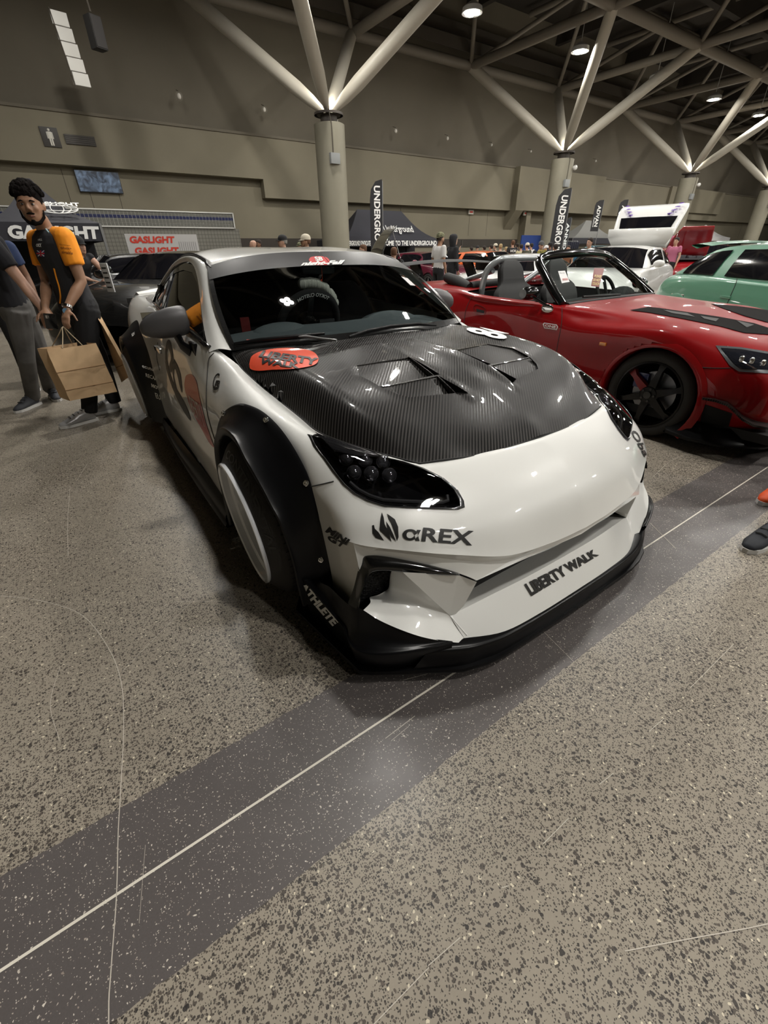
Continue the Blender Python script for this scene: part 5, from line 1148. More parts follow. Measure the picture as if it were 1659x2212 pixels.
# rear wing
b = MB(); cs = [(0,0),(.05,.022),(.14,.026),(.26,.004),(.14,-.004)]; rows = []
for k in range(13):
    y = -.80+1.6*k/12; z0 = 1.085+.03*cos(y/.8*pi/2); rows.append([(-3.02-x, y, z0+h) for x, h in cs])
b.grid(rows, closed=True); wg_ = b.obj('rear_wing', M_mblack, red, sharp=30)
for s in (-1, 1):
    b = MB(); b.prism([(-2.93,1.02),(-3.36,1.0),(-3.38,1.16),(-3.0,1.16)], -.006, .006, Matrix.Translation((0, s*.805, 0)) @ Matrix.Rotation(radians(90), 4, 'X')); b.obj('wing_end_plate', M_carbon, wg_, smooth=False)
    b = MB(); b.prism([(-2.98,.90),(-3.12,.90),(-3.26,1.10),(-3.10,1.10)], -.02, .02, Matrix.Translation((0, s*.45, 0)) @ Matrix.Rotation(radians(90), 4, 'X')); b.obj('wing_mount', M_gblack, wg_, smooth=False)

# ---------------------------------------------------------------- generic background car
TPL = [(-1.0,[(.70,.22),(.80,.32),(.84,.48),(.84,.62),(.78,.80),(.62,.93),(.35,.96),(0,.97)]),
 (-.93,[(.84,.14),(.95,.27),(.97,.48),(.96,.70),(.90,.88),(.72,.98),(.4,1.0),(0,1.0)]),
 (-.72,[(.90,.12),(.985,.27),(1.0,.48),(.985,.74),(.94,.93),(.82,1.0),(.4,1.02),(0,1.02)]),
 (-.45,[(.91,.12),(.985,.27),(1.0,.48),(.985,.74),(.95,.91),(.88,.985),(.4,1.0),(0,1.0)]),
 (-.15,[(.91,.12),(.985,.27),(1.0,.48),(.985,.72),(.94,.89),(.87,.96),(.4,.98),(0,.98)]),
 (.05,[(.91,.14),(.985,.27),(1.0,.48),(.98,.72),(.92,.85),(.82,.91),(.4,.94),(0,.95)]),
 (.35,[(.91,.17),(.985,.3),(.99,.48),(.965,.68),(.89,.78),(.74,.835),(.4,.865),(0,.875)]),
 (.52,[(.84,.2),(.92,.3),(.93,.46),(.88,.60),(.78,.69),(.60,.745),(.35,.775),(0,.785)]),
 (.62,[(.66,.2),(.74,.3),(.76,.42),(.71,.53),(.60,.60),(.46,.65),(.28,.675),(0,.68)]),
 (.68,[(.36,.2),(.44,.3),(.46,.4),(.42,.47),(.34,.52),(.24,.55),(.14,.56),(0,.565)])]
def gen_car(name, label, x, y, h, m, L=4.3, Wd=.87, belt=.88, roof=1.22, gh=(-.40,-.72,-2.35,-3.1), wb=2.55, rim=None, group=None, hood_open=None, glassm=None, detail=False, tail=None, roofw=.57, rear_over=.78):
    """gh = x of screen base, screen top, roof rear, rear glass base; origin under the front axle"""
    t = thing(name, label, 'car', (x, y, 0), h, group); a_f = L-wb-rear_over; rows = []
    def X(k): return k/.68*a_f if k > 0.05 else (k*(wb)/.72 if k > -.72 else -wb-( -k-.72)/.28*rear_over)
    rows = [[(X(k), -w_*Wd, z*belt/ .98 if z > .3 else z) for w_, z in P_] for k, P_ in TPL]
    g = crgrid(rows, 5, 3); bv = bvh_of(g, mirror=True); ar = .33
    shell_obj(g, t, m, [(0,.31,ar),(-wb,.31,ar)])
    arch_lip(t, m, 0, .31, ar, Wd*.985); arch_lip(t, m, -wb, .31, ar, Wd)
    for wx_ in (0, -wb):
        for s in (-1, 1): wheel2(t, wx_, s, Wd*.985, .31, .22, rim or mat('silver wheel', (.35,.35,.36), .3, .8), 5, None, detail)
    a, b_, c, d = gh; bw = Wd*.86
    def cw(s0, s1, n=6): return [[tuple(Vector(p).lerp(Vector(q), k/n)) for p, q in zip(s0, s1)] for k in range(n+1)]
    base_f = [(a+.12,0,belt+.01),(a+.08,-bw*.5,belt),(a-.06,-bw*.93,belt-.01)]; top_f = [(b_+.06,0,roof),(b_+.02,-roofw*.55,roof-.01),(b_-.05,-roofw*.95,roof-.045)]
    top_r = [(c-.05,0,roof-.01),(c-.02,-roofw*.55,roof-.02),(c+.05,-roofw*.93,roof-.06)]; base_r = [(d-.05,0,belt+.04),(d,-bw*.5,belt+.035),(d+.08,-bw*.86,belt+.02)]
    gm = glassm or mat('dark car glass', (.006,.006,.008), .06, coat=1, spec=.8)
    mid_r = [((p[0]+q[0])/2, (p[1]+q[1])/2*1.02, max(p[2],q[2])+.035) for p, q in zip(top_f, top_r)]
    q_ = MB(); q_.grid(crgrid([top_f, mid_r, top_r], 5, 4)); q_.obj('roof', m, t, mirror=True, sharp=60)
    q_ = MB(); q_.grid([cr(r_, 4) for r_ in cw(base_f, top_f)]); q_.obj('windscreen', gm, t, mirror=True, sharp=60)
    q_ = MB(); q_.grid([cr(r_, 4) for r_ in cw(base_r, top_r)]); q_.obj('rear_window', gm, t, mirror=True, sharp=60)
    up_ = cr([base_f[2], top_f[2], mid_r[2], top_r[2], base_r[2]], 4); lo = cr([(a-.10,-bw,belt-.015),(b_-.1,-bw,belt),((b_+c)/2,-bw,belt+.005),(c,-bw*.99,belt+.01),(d+.08,-bw*.93,belt+.01)], 4)
    q_ = MB(); q_.grid([up_, [p.lerp(r_, .5)+Vector((0,-.015,0)) for p, r_ in zip(up_, lo)], lo]); q_.obj('side_pillar', m, t, mirror=True, sharp=70)
    def sp(i, f): return (up_[i].lerp(lo[i], f)+Vector((0,-.012-.015*sin(pi*f),0)))
    n_ = len(up_)
    for i0, i1, nm in ((3, 9, 'side_window'), (10, n_-3, 'quarter_window')):
        q_ = MB(); q_.grid([[sp(i, f) for i in range(i0, i1+1)] for f in (.12, .35, .6, .94)]); q_.obj(nm, gm, t, mirror=True, sharp=70)
    q_ = MB(); q_.box((-wb/2,0,.16), (L*.9, Wd*1.6, .06)); q_.obj('underbody', M_mblack, t)
    q_ = MB(); z_ = belt*.66; q_.ball((a_f*.74,-Wd*.62,z_), .13, 12, (.9,.9,.42)); q_.obj('headlamp', mat('clear lamp', (.30,.31,.33), .08, .3, coat=1), t, mirror=True)
    q_ = MB(); q_.ball((-wb-rear_over*.93,-Wd*.72,belt*.80), .13, 12, (.45,.9,.5)); q_.obj('tail_lamp', mat('red tail lamp', (.35,.01,.01), .15, coat=1), t, mirror=True)
    q_ = MB(); q_.ball((a-.2,-Wd*1.06,belt+.06), .09, 12, (.7,1.1,.7)); q_.tube([(a-.2,-Wd*.9,belt+.01),(a-.2,-Wd*1.03,belt+.05)], .02, 6); q_.obj('door_mirror', m, t, mirror=True)
    q_ = MB(); q_.box((-wb*.62,-Wd*.985,belt*.80), (.18,.02,.03), bev=.008); q_.obj('door_handle', m, t, mirror=True)
    if hood_open:
        hm = hood_open; q_ = MB(); q_.box((.12,0,belt-.03), (1.0, Wd*1.45, .04)); 
        for k in range(14): q_.box((random.uniform(-.25,.5), random.uniform(-.5,.5), belt-.02+random.uniform(0,.05)), (random.uniform(.08,.25), random.uniform(.08,.3), .1), bev=.01)
        q_.obj('engine_bay', mat('engine grey', (.10,.10,.11), .35, .5), t)
        q_ = MB(); bl_ = [[(-.38+1.05*k/6*cos(radians(58))-.06*sin(pi*k/6), -yy, belt+.02+1.05*k/6*sin(radians(58))+.06*sin(pi*k/6)) for yy in (Wd*(.78-.007*k*k), Wd*(.5-.004*k*k), 0)] for k in range(7)]
        q_.grid([cr(r_, 4) for r_ in bl_]); q_.obj('raised_bonnet', hm, t, mirror=True, solid=.03, sharp=60)
        q_ = MB(); q_.cyl((.3,-.6,belt), (.05,-.55,belt+.75), .008, 6); q_.obj('bonnet_prop', M_chrome, t)
    return t, bv, Frame(x, y, h)
# green hatchback
M_green = mat('mint green paint', (0.105,0.29,0.19), .3, coat=1.0)
gt, bv_g, FG = gen_car('hatchback', 'mint green three-door hatchback with roof spoiler behind the red roadster', 6.4, .6, -2.19, M_green, L=4.05, Wd=.82, belt=.90, roof=1.26, gh=(-.35,-.85,-2.55,-3.15), wb=2.6, detail=True, roofw=.56, rear_over=.72, rim=mat('dark wheel', (.03,.03,.03), .3, .5))
b = MB(); b.grid(crgrid([[(-2.62,-.0,1.28),(-2.62,-.3,1.275),(-2.64,-.52,1.25)],[(-2.85,0,1.31),(-2.86,-.3,1.305),(-2.86,-.56,1.275)],[(-2.98,0,1.30),(-2.98,-.3,1.295),(-2.96,-.60,1.26)],[(-2.85,0,1.27),(-2.86,-.3,1.265),(-2.86,-.57,1.22)]], 3, 3)); b.obj('roof_spoiler', M_green, gt, mirror=True, sharp=40)
b = MB(); b.box((-1.2,-.3,.8), (.35,.4,.5), bev=.06); b.box((-1.2,.3,.8), (.35,.4,.5), bev=.06); b.obj('yellow_seat', mat('yellow seat', (.40,.33,.02), .7), gt)
strip_on(FG, bv_g, [(1592,600),(1590,612),(1578,640),(1566,668)], .008, 'panel_gap', MATS['gap'], gt, off=.002)
# white hatch with its tailgate up
M_wht2 = mat('plain white paint', (.70,.70,.68), .3, coat=1)
wt, bv_w, FWW = gen_car('hatchback', 'white five-door hatchback with spoiler and raised tailgate behind the red roadster', 8.6, 5.35, -2.86, M_wht2, L=4.4, Wd=.87, belt=.92, roof=1.25, gh=(-.45,-1.05,-2.75,-3.2), wb=2.6, roofw=.62, rear_over=.75)
hz = Vector((-2.85,0,1.26)); R_t = Matrix.Rotation(radians(50), 4, 'Y')
def tg(p): return Matrix.Translation(hz) @ R_t @ Vector(p)
b = MB(); b.grid(crgrid([[tg((0,y,0)) for y in (-.58,-.4,0)],[tg((-.5,y,.05)) for y in (-.66,-.45,0)],[tg((-.95,y,.0)) for y in (-.70,-.5,0)],[tg((-1.15,y,-.10)) for y in (-.66,-.5,0)]], 4, 4)); tgate = b.obj('raised_tailgate', M_wht2, wt, mirror=True, solid=.05, sharp=60)
b = MB(); b.grid([[tg((-.24,y,.062+(.012 if y==0 else 0))) for y in (-.50,0)],[tg((-.68,y,.072+(.012 if y==0 else 0))) for y in (-.58,0)]]); b.obj('tailgate_glass', MATS['dark car glass'], tgate, mirror=True)
b = MB(); b.grid([[tg((-.02,y,.03)) for y in (-.56,0)],[tg((-.12,y,.16)) for y in (-.66,0)],[tg((-.20,y,.30)) for y in (-.66,0)]]); b.obj('tailgate_spoiler', M_wht2, tgate, mirror=True, solid=.04)
b = MB()
for s in (-1, 1):
    for k in range(4): b.box(tg((-.75-.08*k, s*(.40+.05*k), .075)), (.14,.05,.012), .5)
b.obj('purple_graphic', mat('purple vinyl', (.18,.05,.55), .4), tgate)
# black coupe at the left
bk_, bv_b, FB = gen_car('coupe', 'glossy black coupe parked behind the white coupe at left', 1.05, 7.2, -2.15, mat('black car paint', (.005,.005,.005), .25, coat=1), L=4.6, Wd=.92, belt=.92, roof=1.24, gh=(-.7,-1.2,-2.5,-3.3), wb=2.7, rim=mat('dark wheel', (.03,.03,.03), .3, .5))
# further cars of the show
gen_car('coupe', 'dark coupe with its bonnet raised, left of the man in the white shirt', 8.1, 11.5, -.35, MATS['black car paint'], belt=.90, roof=1.20, hood_open=MATS['black car paint'])
gen_car('coupe', 'maroon coupe beyond the wing of the red roadster', 10.7, 11.7, -1.6, mat('maroon paint', (.09,.004,.018), .25, coat=1), belt=.86, roof=1.17)
gen_car('coupe', 'orange coupe seen through the silver roll bar', 12.9, 11.0, -1.6, mat('orange paint', (.70,.12,.01), .3, coat=1), belt=.86, roof=1.17)
gen_car('coupe', 'dark coupe parked in front of the black canopy tent', 9.0, 17.6, -.2, mat('slate paint', (.02,.022,.025), .25, coat=1), belt=.90, roof=1.2)
gen_car('coupe', 'black and gold car behind the woman in the cap', .5, 12.3, -3.08, MATS['black car paint'], belt=.92, roof=1.22)
gen_car('coupe', 'red car with its boot lid up behind the mint hatchback', 18.6, 8.2, -2.4, mat('bright red paint', (.24,.006,.010), .3, coat=1), belt=.92, roof=1.2, hood_open=mat('bright red paint', (.42,.01,.015)))
gen_car('coupe', 'silver grey car with black bonnet raised near the right edge', 19.5, 5.6, -2.2, mat('silver paint', (.25,.25,.25), .3, .5, coat=1), belt=.92, roof=1.2, hood_open=MATS['black car paint'])
gen_car('coupe', 'bright red car far behind the raised boot lid', 24.0, 9.5, -2.6, MATS['bright red paint'], belt=.95, roof=1.3)
gen_car('coupe', 'teal car far off under the grey canopy', 20.5, 12.5, -2.4, mat('teal paint', (.03,.30,.42), .3, coat=1), belt=.95, roof=1.3)
gen_car('coupe', 'pale white coupe between the roll bar and the white hatch', 8.05, 7.35, -2.86, M_wht2, belt=.84, roof=1.12)
# ================================================================ TENTS, BANNERS, BOARDS
M_tent = mat('black canopy cloth', (.028,.028,.036), .75); M_post = mat('tent frame steel', (.25,.25,.25), .4, .7)
def tent(name, label, A, B, depth, eave, peak, m, val=.35, mv=None, ridge=.25):
    """A,B = front eave corners (x,y); depth away from the camera"""
    A = Vector((*A, 0)); B = Vector((*B, 0)); c = (A+B)/2; ax = (B-A).normalized(); n = Vector((-ax.y, ax.x, 0)); Wd = (B-A).length
    t = thing(name, label, 'tent', (c.x, c.y, 0)); 
    def L(s, d, z): return ax*(s-.5)*Wd + n*d + Vector((0,0,z))
    b = MB(); K = 8
    def side(p0, p1, q0, q1):
        b.grid([[p0.lerp(p1, j/6).lerp(q0.lerp(q1, j/6), i/K) + Vector((0,0,-.22*sin(pi*i/K)*(peak-eave)/1.2)) for j in range(7)] for i in range(K+1)])
    r0, r1 = L(.5-ridge/2, depth/2, peak), L(.5+ridge/2, depth/2, peak)
    side(L(0,0,eave), L(1,0,eave), r0, r1); side(L(1,depth,eave), L(0,depth,eave), r1, r0); side(L(1,0,eave), L(1,depth,eave), r1, r1); side(L(0,depth,eave), L(0,0,eave), r0, r0)
    b.obj('canopy', m, t, sharp=30)
    b = MB(); P_ = [L(0,0,eave), L(1,0,eave), L(1,depth,eave), L(0,depth,eave), L(0,0,eave)]
    b.grid([P_, [p-Vector((0,0,val)) for p in P_]]); b.obj('valance', mv or m, t, smooth=False)
    for s, d in ((0,0),(1,0),(1,depth),(0,depth)):
        b = MB(); b.box(L(s*.985+.007, d, eave/2), (.05,.05,eave)); b.obj('post', M_post, t, smooth=False)
    return t, L, ax, n
p0, p1 = at_y(742, 523, 23.0), at_y(952, 524, 23.0)
t1_, L1, ax1, n1 = tent('canopy_tent', 'black canopy tent lettered in white, left of the middle column', (p0.x, 23.0), (p1.x, 23.0), 3.0, p0.z+.12, p0.z+1.55, M_tent, .32, ridge=.45)
z0 = p0.z+.12
flat_text('WELCOME TO THE UNDERGROUND', 'valance_lettering', M_wht_sticker, t1_, L1(.62,-.02,z0-.17), ax1, (0,0,1), (L1(1,0,0)-L1(0,0,0)).length*.66, .24, bold=.03)
flat_text('UNDERGROUND SYNDICATE', 'valance_lettering', M_wht_sticker, t1_, L1(.13,-.02,z0-.17), ax1, (0,0,1), (L1(1,0,0)-L1(0,0,0)).length*.24, .22, bold=.02)
sl = (L1(.5,1.5,z0+1.43)-L1(.5,0,z0)).normalized(); flat_text('Underground', 'roof_lettering', M_wht_sticker, t1_, L1(.60,.62,z0+.42), ax1, sl, 2.1, .62, off=.09, bold=.01, shear=.2)
b = MB()
for s in (.04,.12,.3,.55,.8,.95): b.add([tuple(L1(s,2.9,z0-.3)), tuple(L1(s+.10,2.9,z0-.3)), tuple(L1(s+.10,2.9,.1)), tuple(L1(s,2.9,.1))], [(0,1,2,3)])
b.add([tuple(L1(0,2.95,z0)), tuple(L1(1,2.95,z0)), tuple(L1(1,2.95,.05)), tuple(L1(0,2.95,.05))], [(0,1,2,3)]); b.obj('back_wall', mat('black tent wall', (.008,.008,.010), .8), t1_, smooth=False)
q0, q1 = at_y(-40, 478, 14.0), at_y(219, 489, 14.0)
t2_, L2, ax2, n2 = tent('canopy_tent', 'black canopy tent at far left with large white valance letters', (q0.x, 14.0), (q1.x, 14.0), 3.0, q1.z+.06, q1.z+1.0, M_tent, .36, ridge=.05)
zz = q1.z+.06; Wt = (q1.x-q0.x)
flat_text('GASLIGHT', 'valance_lettering', M_wht_sticker, t2_, L2(.57,-.02,zz-.19), ax2, (0,0,1), Wt*.80, .26, bold=.05, shear=.12)
sl = (L2(.5,1.5,zz+.94)-L2(.5,0,zz)).normalized(); flat_text('GASLIGHT', 'roof_lettering', M_wht_sticker, t2_, L2(.66,.74,zz+.36), ax2, sl, 1.0, .16, off=.05, bold=.03)
b = MB(); cpt = L2(.66,.5,zz+.30)+Vector((0,-.06,0))
for rx, ry in ((.42,.20),(.28,.20),(.13,.20),(.42,.10)): b.tube([cpt+ax2*rx*cos(a)+sl*ry*sin(a) for a in [2*pi*k/28 for k in range(28)]], .011, 5, closed=True)
b.obj('globe_emblem', M_wht_sticker, t2_)
b = MB(); b.add([tuple(L2(0,2.9,zz)), tuple(L2(1,2.9,zz)), tuple(L2(1,2.9,.05)), tuple(L2(0,2.9,.05))], [(0,1,2,3)]); b.obj('back_wall', MATS['black tent wall'], t2_, smooth=False)
r0_, r1_ = at_y(1236, 517, 24.5), at_y(1338, 515, 24.5)
tent('canopy_tent', 'grey canopy tent with dark valance right of the tall leaning banner', (r0_.x, 24.5), (r1_.x, 24.5), 2.2, r0_.z+.1, r0_.z+1.35, mat('grey canopy cloth', (.20,.20,.19), .8), .4, M_tent, .1)
for (u0, u1, vt, vb, m_, lab, ty) in ((1466,1520,492,514,mat('pink canopy', (.45,.10,.20), .8),'pink canopy tent right of the third column', 20.5), (1505,1578,488,514,mat('white canopy', (.55,.55,.55), .8),'white peaked canopy tent beside the pink one', 24.2)):
    a, c = at_y(u0, vb, ty), at_y(u1, vb, ty); k = at_y((u0+u1)/2, vt, ty); tent('canopy_tent', lab, (a.x, ty), (c.x, ty), 2.4, a.z+.05, k.z+.15, m_, .3, None, .02)
# feather banners
def feather(label, foot, top, wpx, Y, txt, tv, txt2=None, txtw=.5, side=1, bot=.25):
    F0 = at_y(foot[0], foot[1], Y); T0 = at_y(top[0], top[1], Y); zt = T0.z; x0 = F0.x; wm = abs(at_y(top[0]+wpx, top[1], Y).x-T0.x)
    t = thing('feather_banner', label, 'banner', (T0.x, Y, 0)); h = zt-bot; tz0, tz1 = at_y(top[0], tv[1], Y).z, at_y(top[0], tv[0], Y).z
    b = MB(); P_ = [(0,bot),(0,bot+h*.80),(wm*.10,bot+h*.90),(wm*.45,bot+h*.975),(wm*.96,bot+h),(wm,bot+h*.95),(wm,bot)]; P_ = [(side*(x-wm/2), z) for x, z in P_]
    b.prism([(x, z) for x, z in P_], -.006, .006, Matrix.Rotation(radians(90), 4, 'X')); b.obj('banner_cloth', mat('banner black', (.010,.010,.012), .7), t, smooth=False)
    b = MB(); b.cyl((side*wm*.5,0,0), (side*wm*.5,0,bot+h-.05), .02, 8); b.lathe([(0,.0),(.25,.0),(.25,.04),(0,.05)], 16); b.obj('pole', M_post, t)
    flat_text(txt, 'banner_lettering', M_wht_sticker, t, (side*wm*.05, -.012, (tz0+tz1)/2), (0,0,-1), (1,0,0), tz1-tz0, wm*txtw, bold=.03)
    if txt2: flat_text(txt2, 'banner_lettering', M_wht_sticker, t, (-wm*.32, -.012, tz0+.2*(tz1-tz0)), (0,0,-1), (1,0,0), (tz1-tz0)*.45, wm*.22, bold=.02)
    return t
feather('tall black feather banner right of the first column, lettered UNDERGROUND', (808,560), (812,386), 27, 17.0, 'UNDERGROUND', (401,566))
feather('leaning tall black feather banner in front of the middle column', (1190,560), (1222,404), 28, 13.5, 'UNDERGROUND', (422,562))
feather('narrow blue black banner just right of the leaning tall one', (1215,560), (1229,468), 13, 15.0, 'ANNEX', (482,545))
feather('left of the two round topped black banners by the white tailgate', (1290,540), (1297,431), 17, 20.0, 'ADVAN', (444,490), 'Racing', .45, bot=at_y(1297,500,20.0).z)
feather('right of the two round topped black banners by the white tailgate', (1340,540), (1350,430), 17, 20.0, 'ADVAN', (444,490), 'Racing', .45, bot=at_y(1350,500,20.0).z)
# merchandise board
a, c = at_y(268, 505, 13.75), at_y(424, 506, 13.75); bw_ = c.x-a.x
t = thing('merchandise_board', 'white board with red and black brand lettering behind the black coupe', 'board', ((a.x+c.x)/2, 13.75, 0)); zt = a.z
b = MB(); b.box((0,.02,zt-.55), (bw_,.04,1.1)); b.obj('board_panel', mat('board white', (.42,.41,.40), .6), t, smooth=False)
for s in (-.45, .45): b = MB(); b.box((bw_*s,.06,zt/2-.2), (.05,.05,zt-.4)); b.obj('stand', M_post, t, smooth=False)
for k, m_ in enumerate((M_red_sticker2, M_red_sticker2, M_blk_sticker, M_red_sticker2)): flat_text('GASLIGHT', 'board_lettering', m_, t, (-bw_*.14+.05*k, -.002, zt-.12-.235*k), (1,0,0), (0,0,1), bw_*.62, .15, bold=.05, shear=.15)
b = MB()
for k in range(9): b.box((bw_*.22+bw_*.03*k, -.004, zt-.3), (.012,.004,.28))
b.obj('price_list', mat('faint print', (.25,.24,.24), .6), t, smooth=False)
# blue partition and dark merchandise rails
p = at_y(1127, 508, 22.0); q = at_y(1170, 507, 22.0); b = MB(); b.box(((p.x+q.x)/2, 22.0, p.z/2), (q.x-p.x, .08, p.z), bev=.03); tag(b.obj('partition_panel', mat('blue felt', (.012,.035,.16), .9)), 'blue felt partition panel left of the middle column', 'panel')
for k, (u, lab) in enumerate(((1235,'black clothing rail under the grey canopy'), (1455,'dark display rack below the third column'))):
    p = at_y(u, 521, 19.0); t = thing('clothing_rail', lab, 'rack', (p.x, 19.0, 0)); b = MB(); b.tube([(-.6,0,.02),(-.6,0,p.z),(.6,0,p.z),(.6,0,.02)], .02, 6); b.obj('rail_frame', M_post, t)
    for j in range(6): b = MB(); b.box((-.5+.19*j,0,p.z-.5), (.10,.42,.9), .1*j, bev=.04); b.obj('hanging_shirt', mat('dark cloth', (.015,.017,.03), .9), t)
# paper plate standing on the black coupe
t = thing('show_placard', 'small white placard clipped on the black coupe behind the white one', 'placard', at_y(232, 600, 6.6)); b = MB(); b.box((0,0,0), (.012,.13,.30), .5, bev=.004); b.obj('card', mat('paper white', (.6,.6,.6), .6), t)
b = MB()
for k in range(5): b.box((-.008,0,.1-.05*k), (.002,.08,.015), .5)
b.obj('card_print', M_blk_sticker, t)
# exit signs on the far wall
for u, v_, lab in ((1017,458,'small white exit box on the far wall above the crowd'), (1135,461,'small white box sign beside the pier')):
    p = at_y(u, v_, YW-.02 if u > 1100 else YW+.4); t = thing('exit_sign', lab, 'sign', p); b = MB(); b.box((0,0,0), (.5,.1,.28), bev=.02); b.obj('sign_box', mat('sign cream', (.45,.43,.38), .5), t)
    b = MB(); b.box((0,-.055,0), (.3,.01,.1)); b.obj('sign_mark', M_red_sticker2, t)
# ================================================================ PEOPLE
SKIN = {'a': mat('skin tan', (.30,.165,.10), .5, noise=.06, nscale=30), 'b': mat('skin fair', (.46,.27,.19), .5), 'c': mat('skin brown', (.17,.085,.05), .5)}
def fuse(b, name, m, parent, vox=.012, smooth=6, decim=None):
    o = b.obj(name, m, parent, smooth=True, sharp=180)
    r = o.modifiers.new('r', 'REMESH'); r.mode = 'VOXEL'; r.voxel_size = vox; r.use_smooth_shade = True
    s = o.modifiers.new('s', 'SMOOTH'); s.factor = .5; s.iterations = smooth
    bpy.context.view_layer.update(); dg = bpy.context.evaluated_depsgraph_get(); me = bpy.data.meshes.new_from_object(o.evaluated_get(dg))
    o.modifiers.clear(); old = o.data; o.data = me; bpy.data.meshes.remove(old)
    for p in me.polygons: p.use_smooth = True
    return o
def loft(b, secs, n=16):                                       # secs: (centre, lateral vec, depth vec)
    rows = [[c+l*cos(2*pi*j/n)+d*sin(2*pi*j/n) for j in range(n)] for c, l, d in secs]
    b.grid(rows, closed=True); k = len(b.v)-n*len(rows)
    b.f.append(tuple(k+j for j in range(n))[::-1]); b.f.append(tuple(k+n*(len(rows)-1)+j for j in range(n)))
def joints(s, kw):
    J = dict(pel=(0,0,.93), neck=(0,0,1.44), head=(.02,0,1.60), shL=(0,.185,1.40), shR=(0,-.185,1.40), elL=(-.02,.24,1.13), elR=(-.02,-.24,1.13), wrL=(.06,.24,.88), wrR=(.06,-.24,.88), haL=(.08,.23,.79), haR=(.08,-.23,.79),
             hiL=(0,.09,.90), hiR=(0,-.09,.90), knL=(.02,.10,.50), knR=(.02,-.10,.50), anL=(-.02,.11,.08), anR=(-.02,-.11,.08), toL=(.17,.13,.03), toR=(.17,-.13,.03))
    J.update(kw); return {k: Vector(v)*s for k, v in J.items()}
def hand(b, w, h, s, side, curl=.6, up=Vector((0,0,1))):
    d = (h-w).normalized(); lat = d.cross(up); lat = lat.normalized() if lat.length > .1 else Vector((0,1,0)); pal = d.cross(lat).normalized()
    loft(b, [(w, lat*.026*s, pal*.019*s), (w.lerp(h, .5), lat*.036*s, pal*.016*s), (h, lat*.040*s, pal*.014*s)], 10)
    for k, (o_, l_) in enumerate(((-.030,.066),(-.010,.078),(.010,.074),(.029,.058))):
        p = h+lat*o_*s; q = p+d*l_*.5*s+pal*curl*.012*s; r = q+(d*(1-curl*.5)+pal*curl).normalized()*l_*.5*s; b.tube([p-d*.01*s, q, r], [.0095*s,.0085*s,.007*s], 7)
    p = w.lerp(h, .35)-lat*.03*s*side; b.tube([p, p+(d*.6-lat*side*.8+pal*.3)*.035*s, p+(d*1.1-lat*side*.9+pal*.5)*.055*s], [.012*s,.010*s,.008*s], 7)
def head_geo(b, c, fd, s, jaw=1.0, tilt=0.0):
    up = Vector((0,0,1)); fd = fd.normalized(); lat = up.cross(fd).normalized(); up2 = fd.cross(lat)
    def P_(f, l, u): return c+fd*f*s+lat*l*s+up2*u*s
    S = [(-.118,.028,.030,.035),(-.105,.044,.052,.034),(-.085,.056,.066,.028),(-.055,.066,.076,.016),(-.02,.072,.086,.006),(.02,.075,.094,-.002),(.055,.075,.096,-.006),(.085,.067,.085,-.008),(.105,.05,.062,-.010),(.118,.022,.028,-.012)]
    loft(b, [(P_(f, 0, u), lat*w*s, fd*d*s) for u, w, d, f in S], 18)
    b.tube([P_(.085,0,.018), P_(.104,0,-.012), P_(.108,0,-.028)], [.009*s,.013*s,.015*s], 8); b.ball(P_(.100,.013,-.030), .009*s, 8); b.ball(P_(.100,-.013,-.030), .009*s, 8)
    b.tube([P_(.084,-.045,.026), P_(.094,-.02,.030), P_(.095,0,.024), P_(.094,.02,.030), P_(.084,.045,.026)], .009*s, 7)
    b.tube([P_(.086,-.024,-.062), P_(.098,0,-.060), P_(.086,.024,-.062)], .008*s, 7); b.tube([P_(.084,-.02,-.073), P_(.094,0,-.074), P_(.084,.02,-.073)], .008*s, 7)
    b.ball(P_(.074,0,-.098), .022*s, 8)
    for q in (-1, 1): b.ball(P_(-.008, q*.078, -.012), .03*s, 8, (.5,.35,1.0)); b.ball(P_(.068,q*.036,-.022), .022*s, 8)
    return P_, lat, up2
def torso(b, J, s, k=1.0, lo=None):
    P, N = J['pel'], J['neck']; lh = (J['hiL']-J['hiR']).normalized(); ls = (J['shL']-J['shR']).normalized(); ax = (N-P).normalized()
    T = [(-.06,.150,.105),(0,.168,.118),(.2,.150,.108),(.42,.150,.105),(.65,.172,.118),(.82,.180,.112),(.93,.150,.088),(1.0,.075,.065)]
    secs = []
    for t, w, d in T:
        l = lh.lerp(ls, max(0, min(1, t))).normalized(); f = l.cross(ax).normalized(); secs.append((P.lerp(N, t), l*w*s*k, f*d*s*k))
    loft(b, secs, 18)
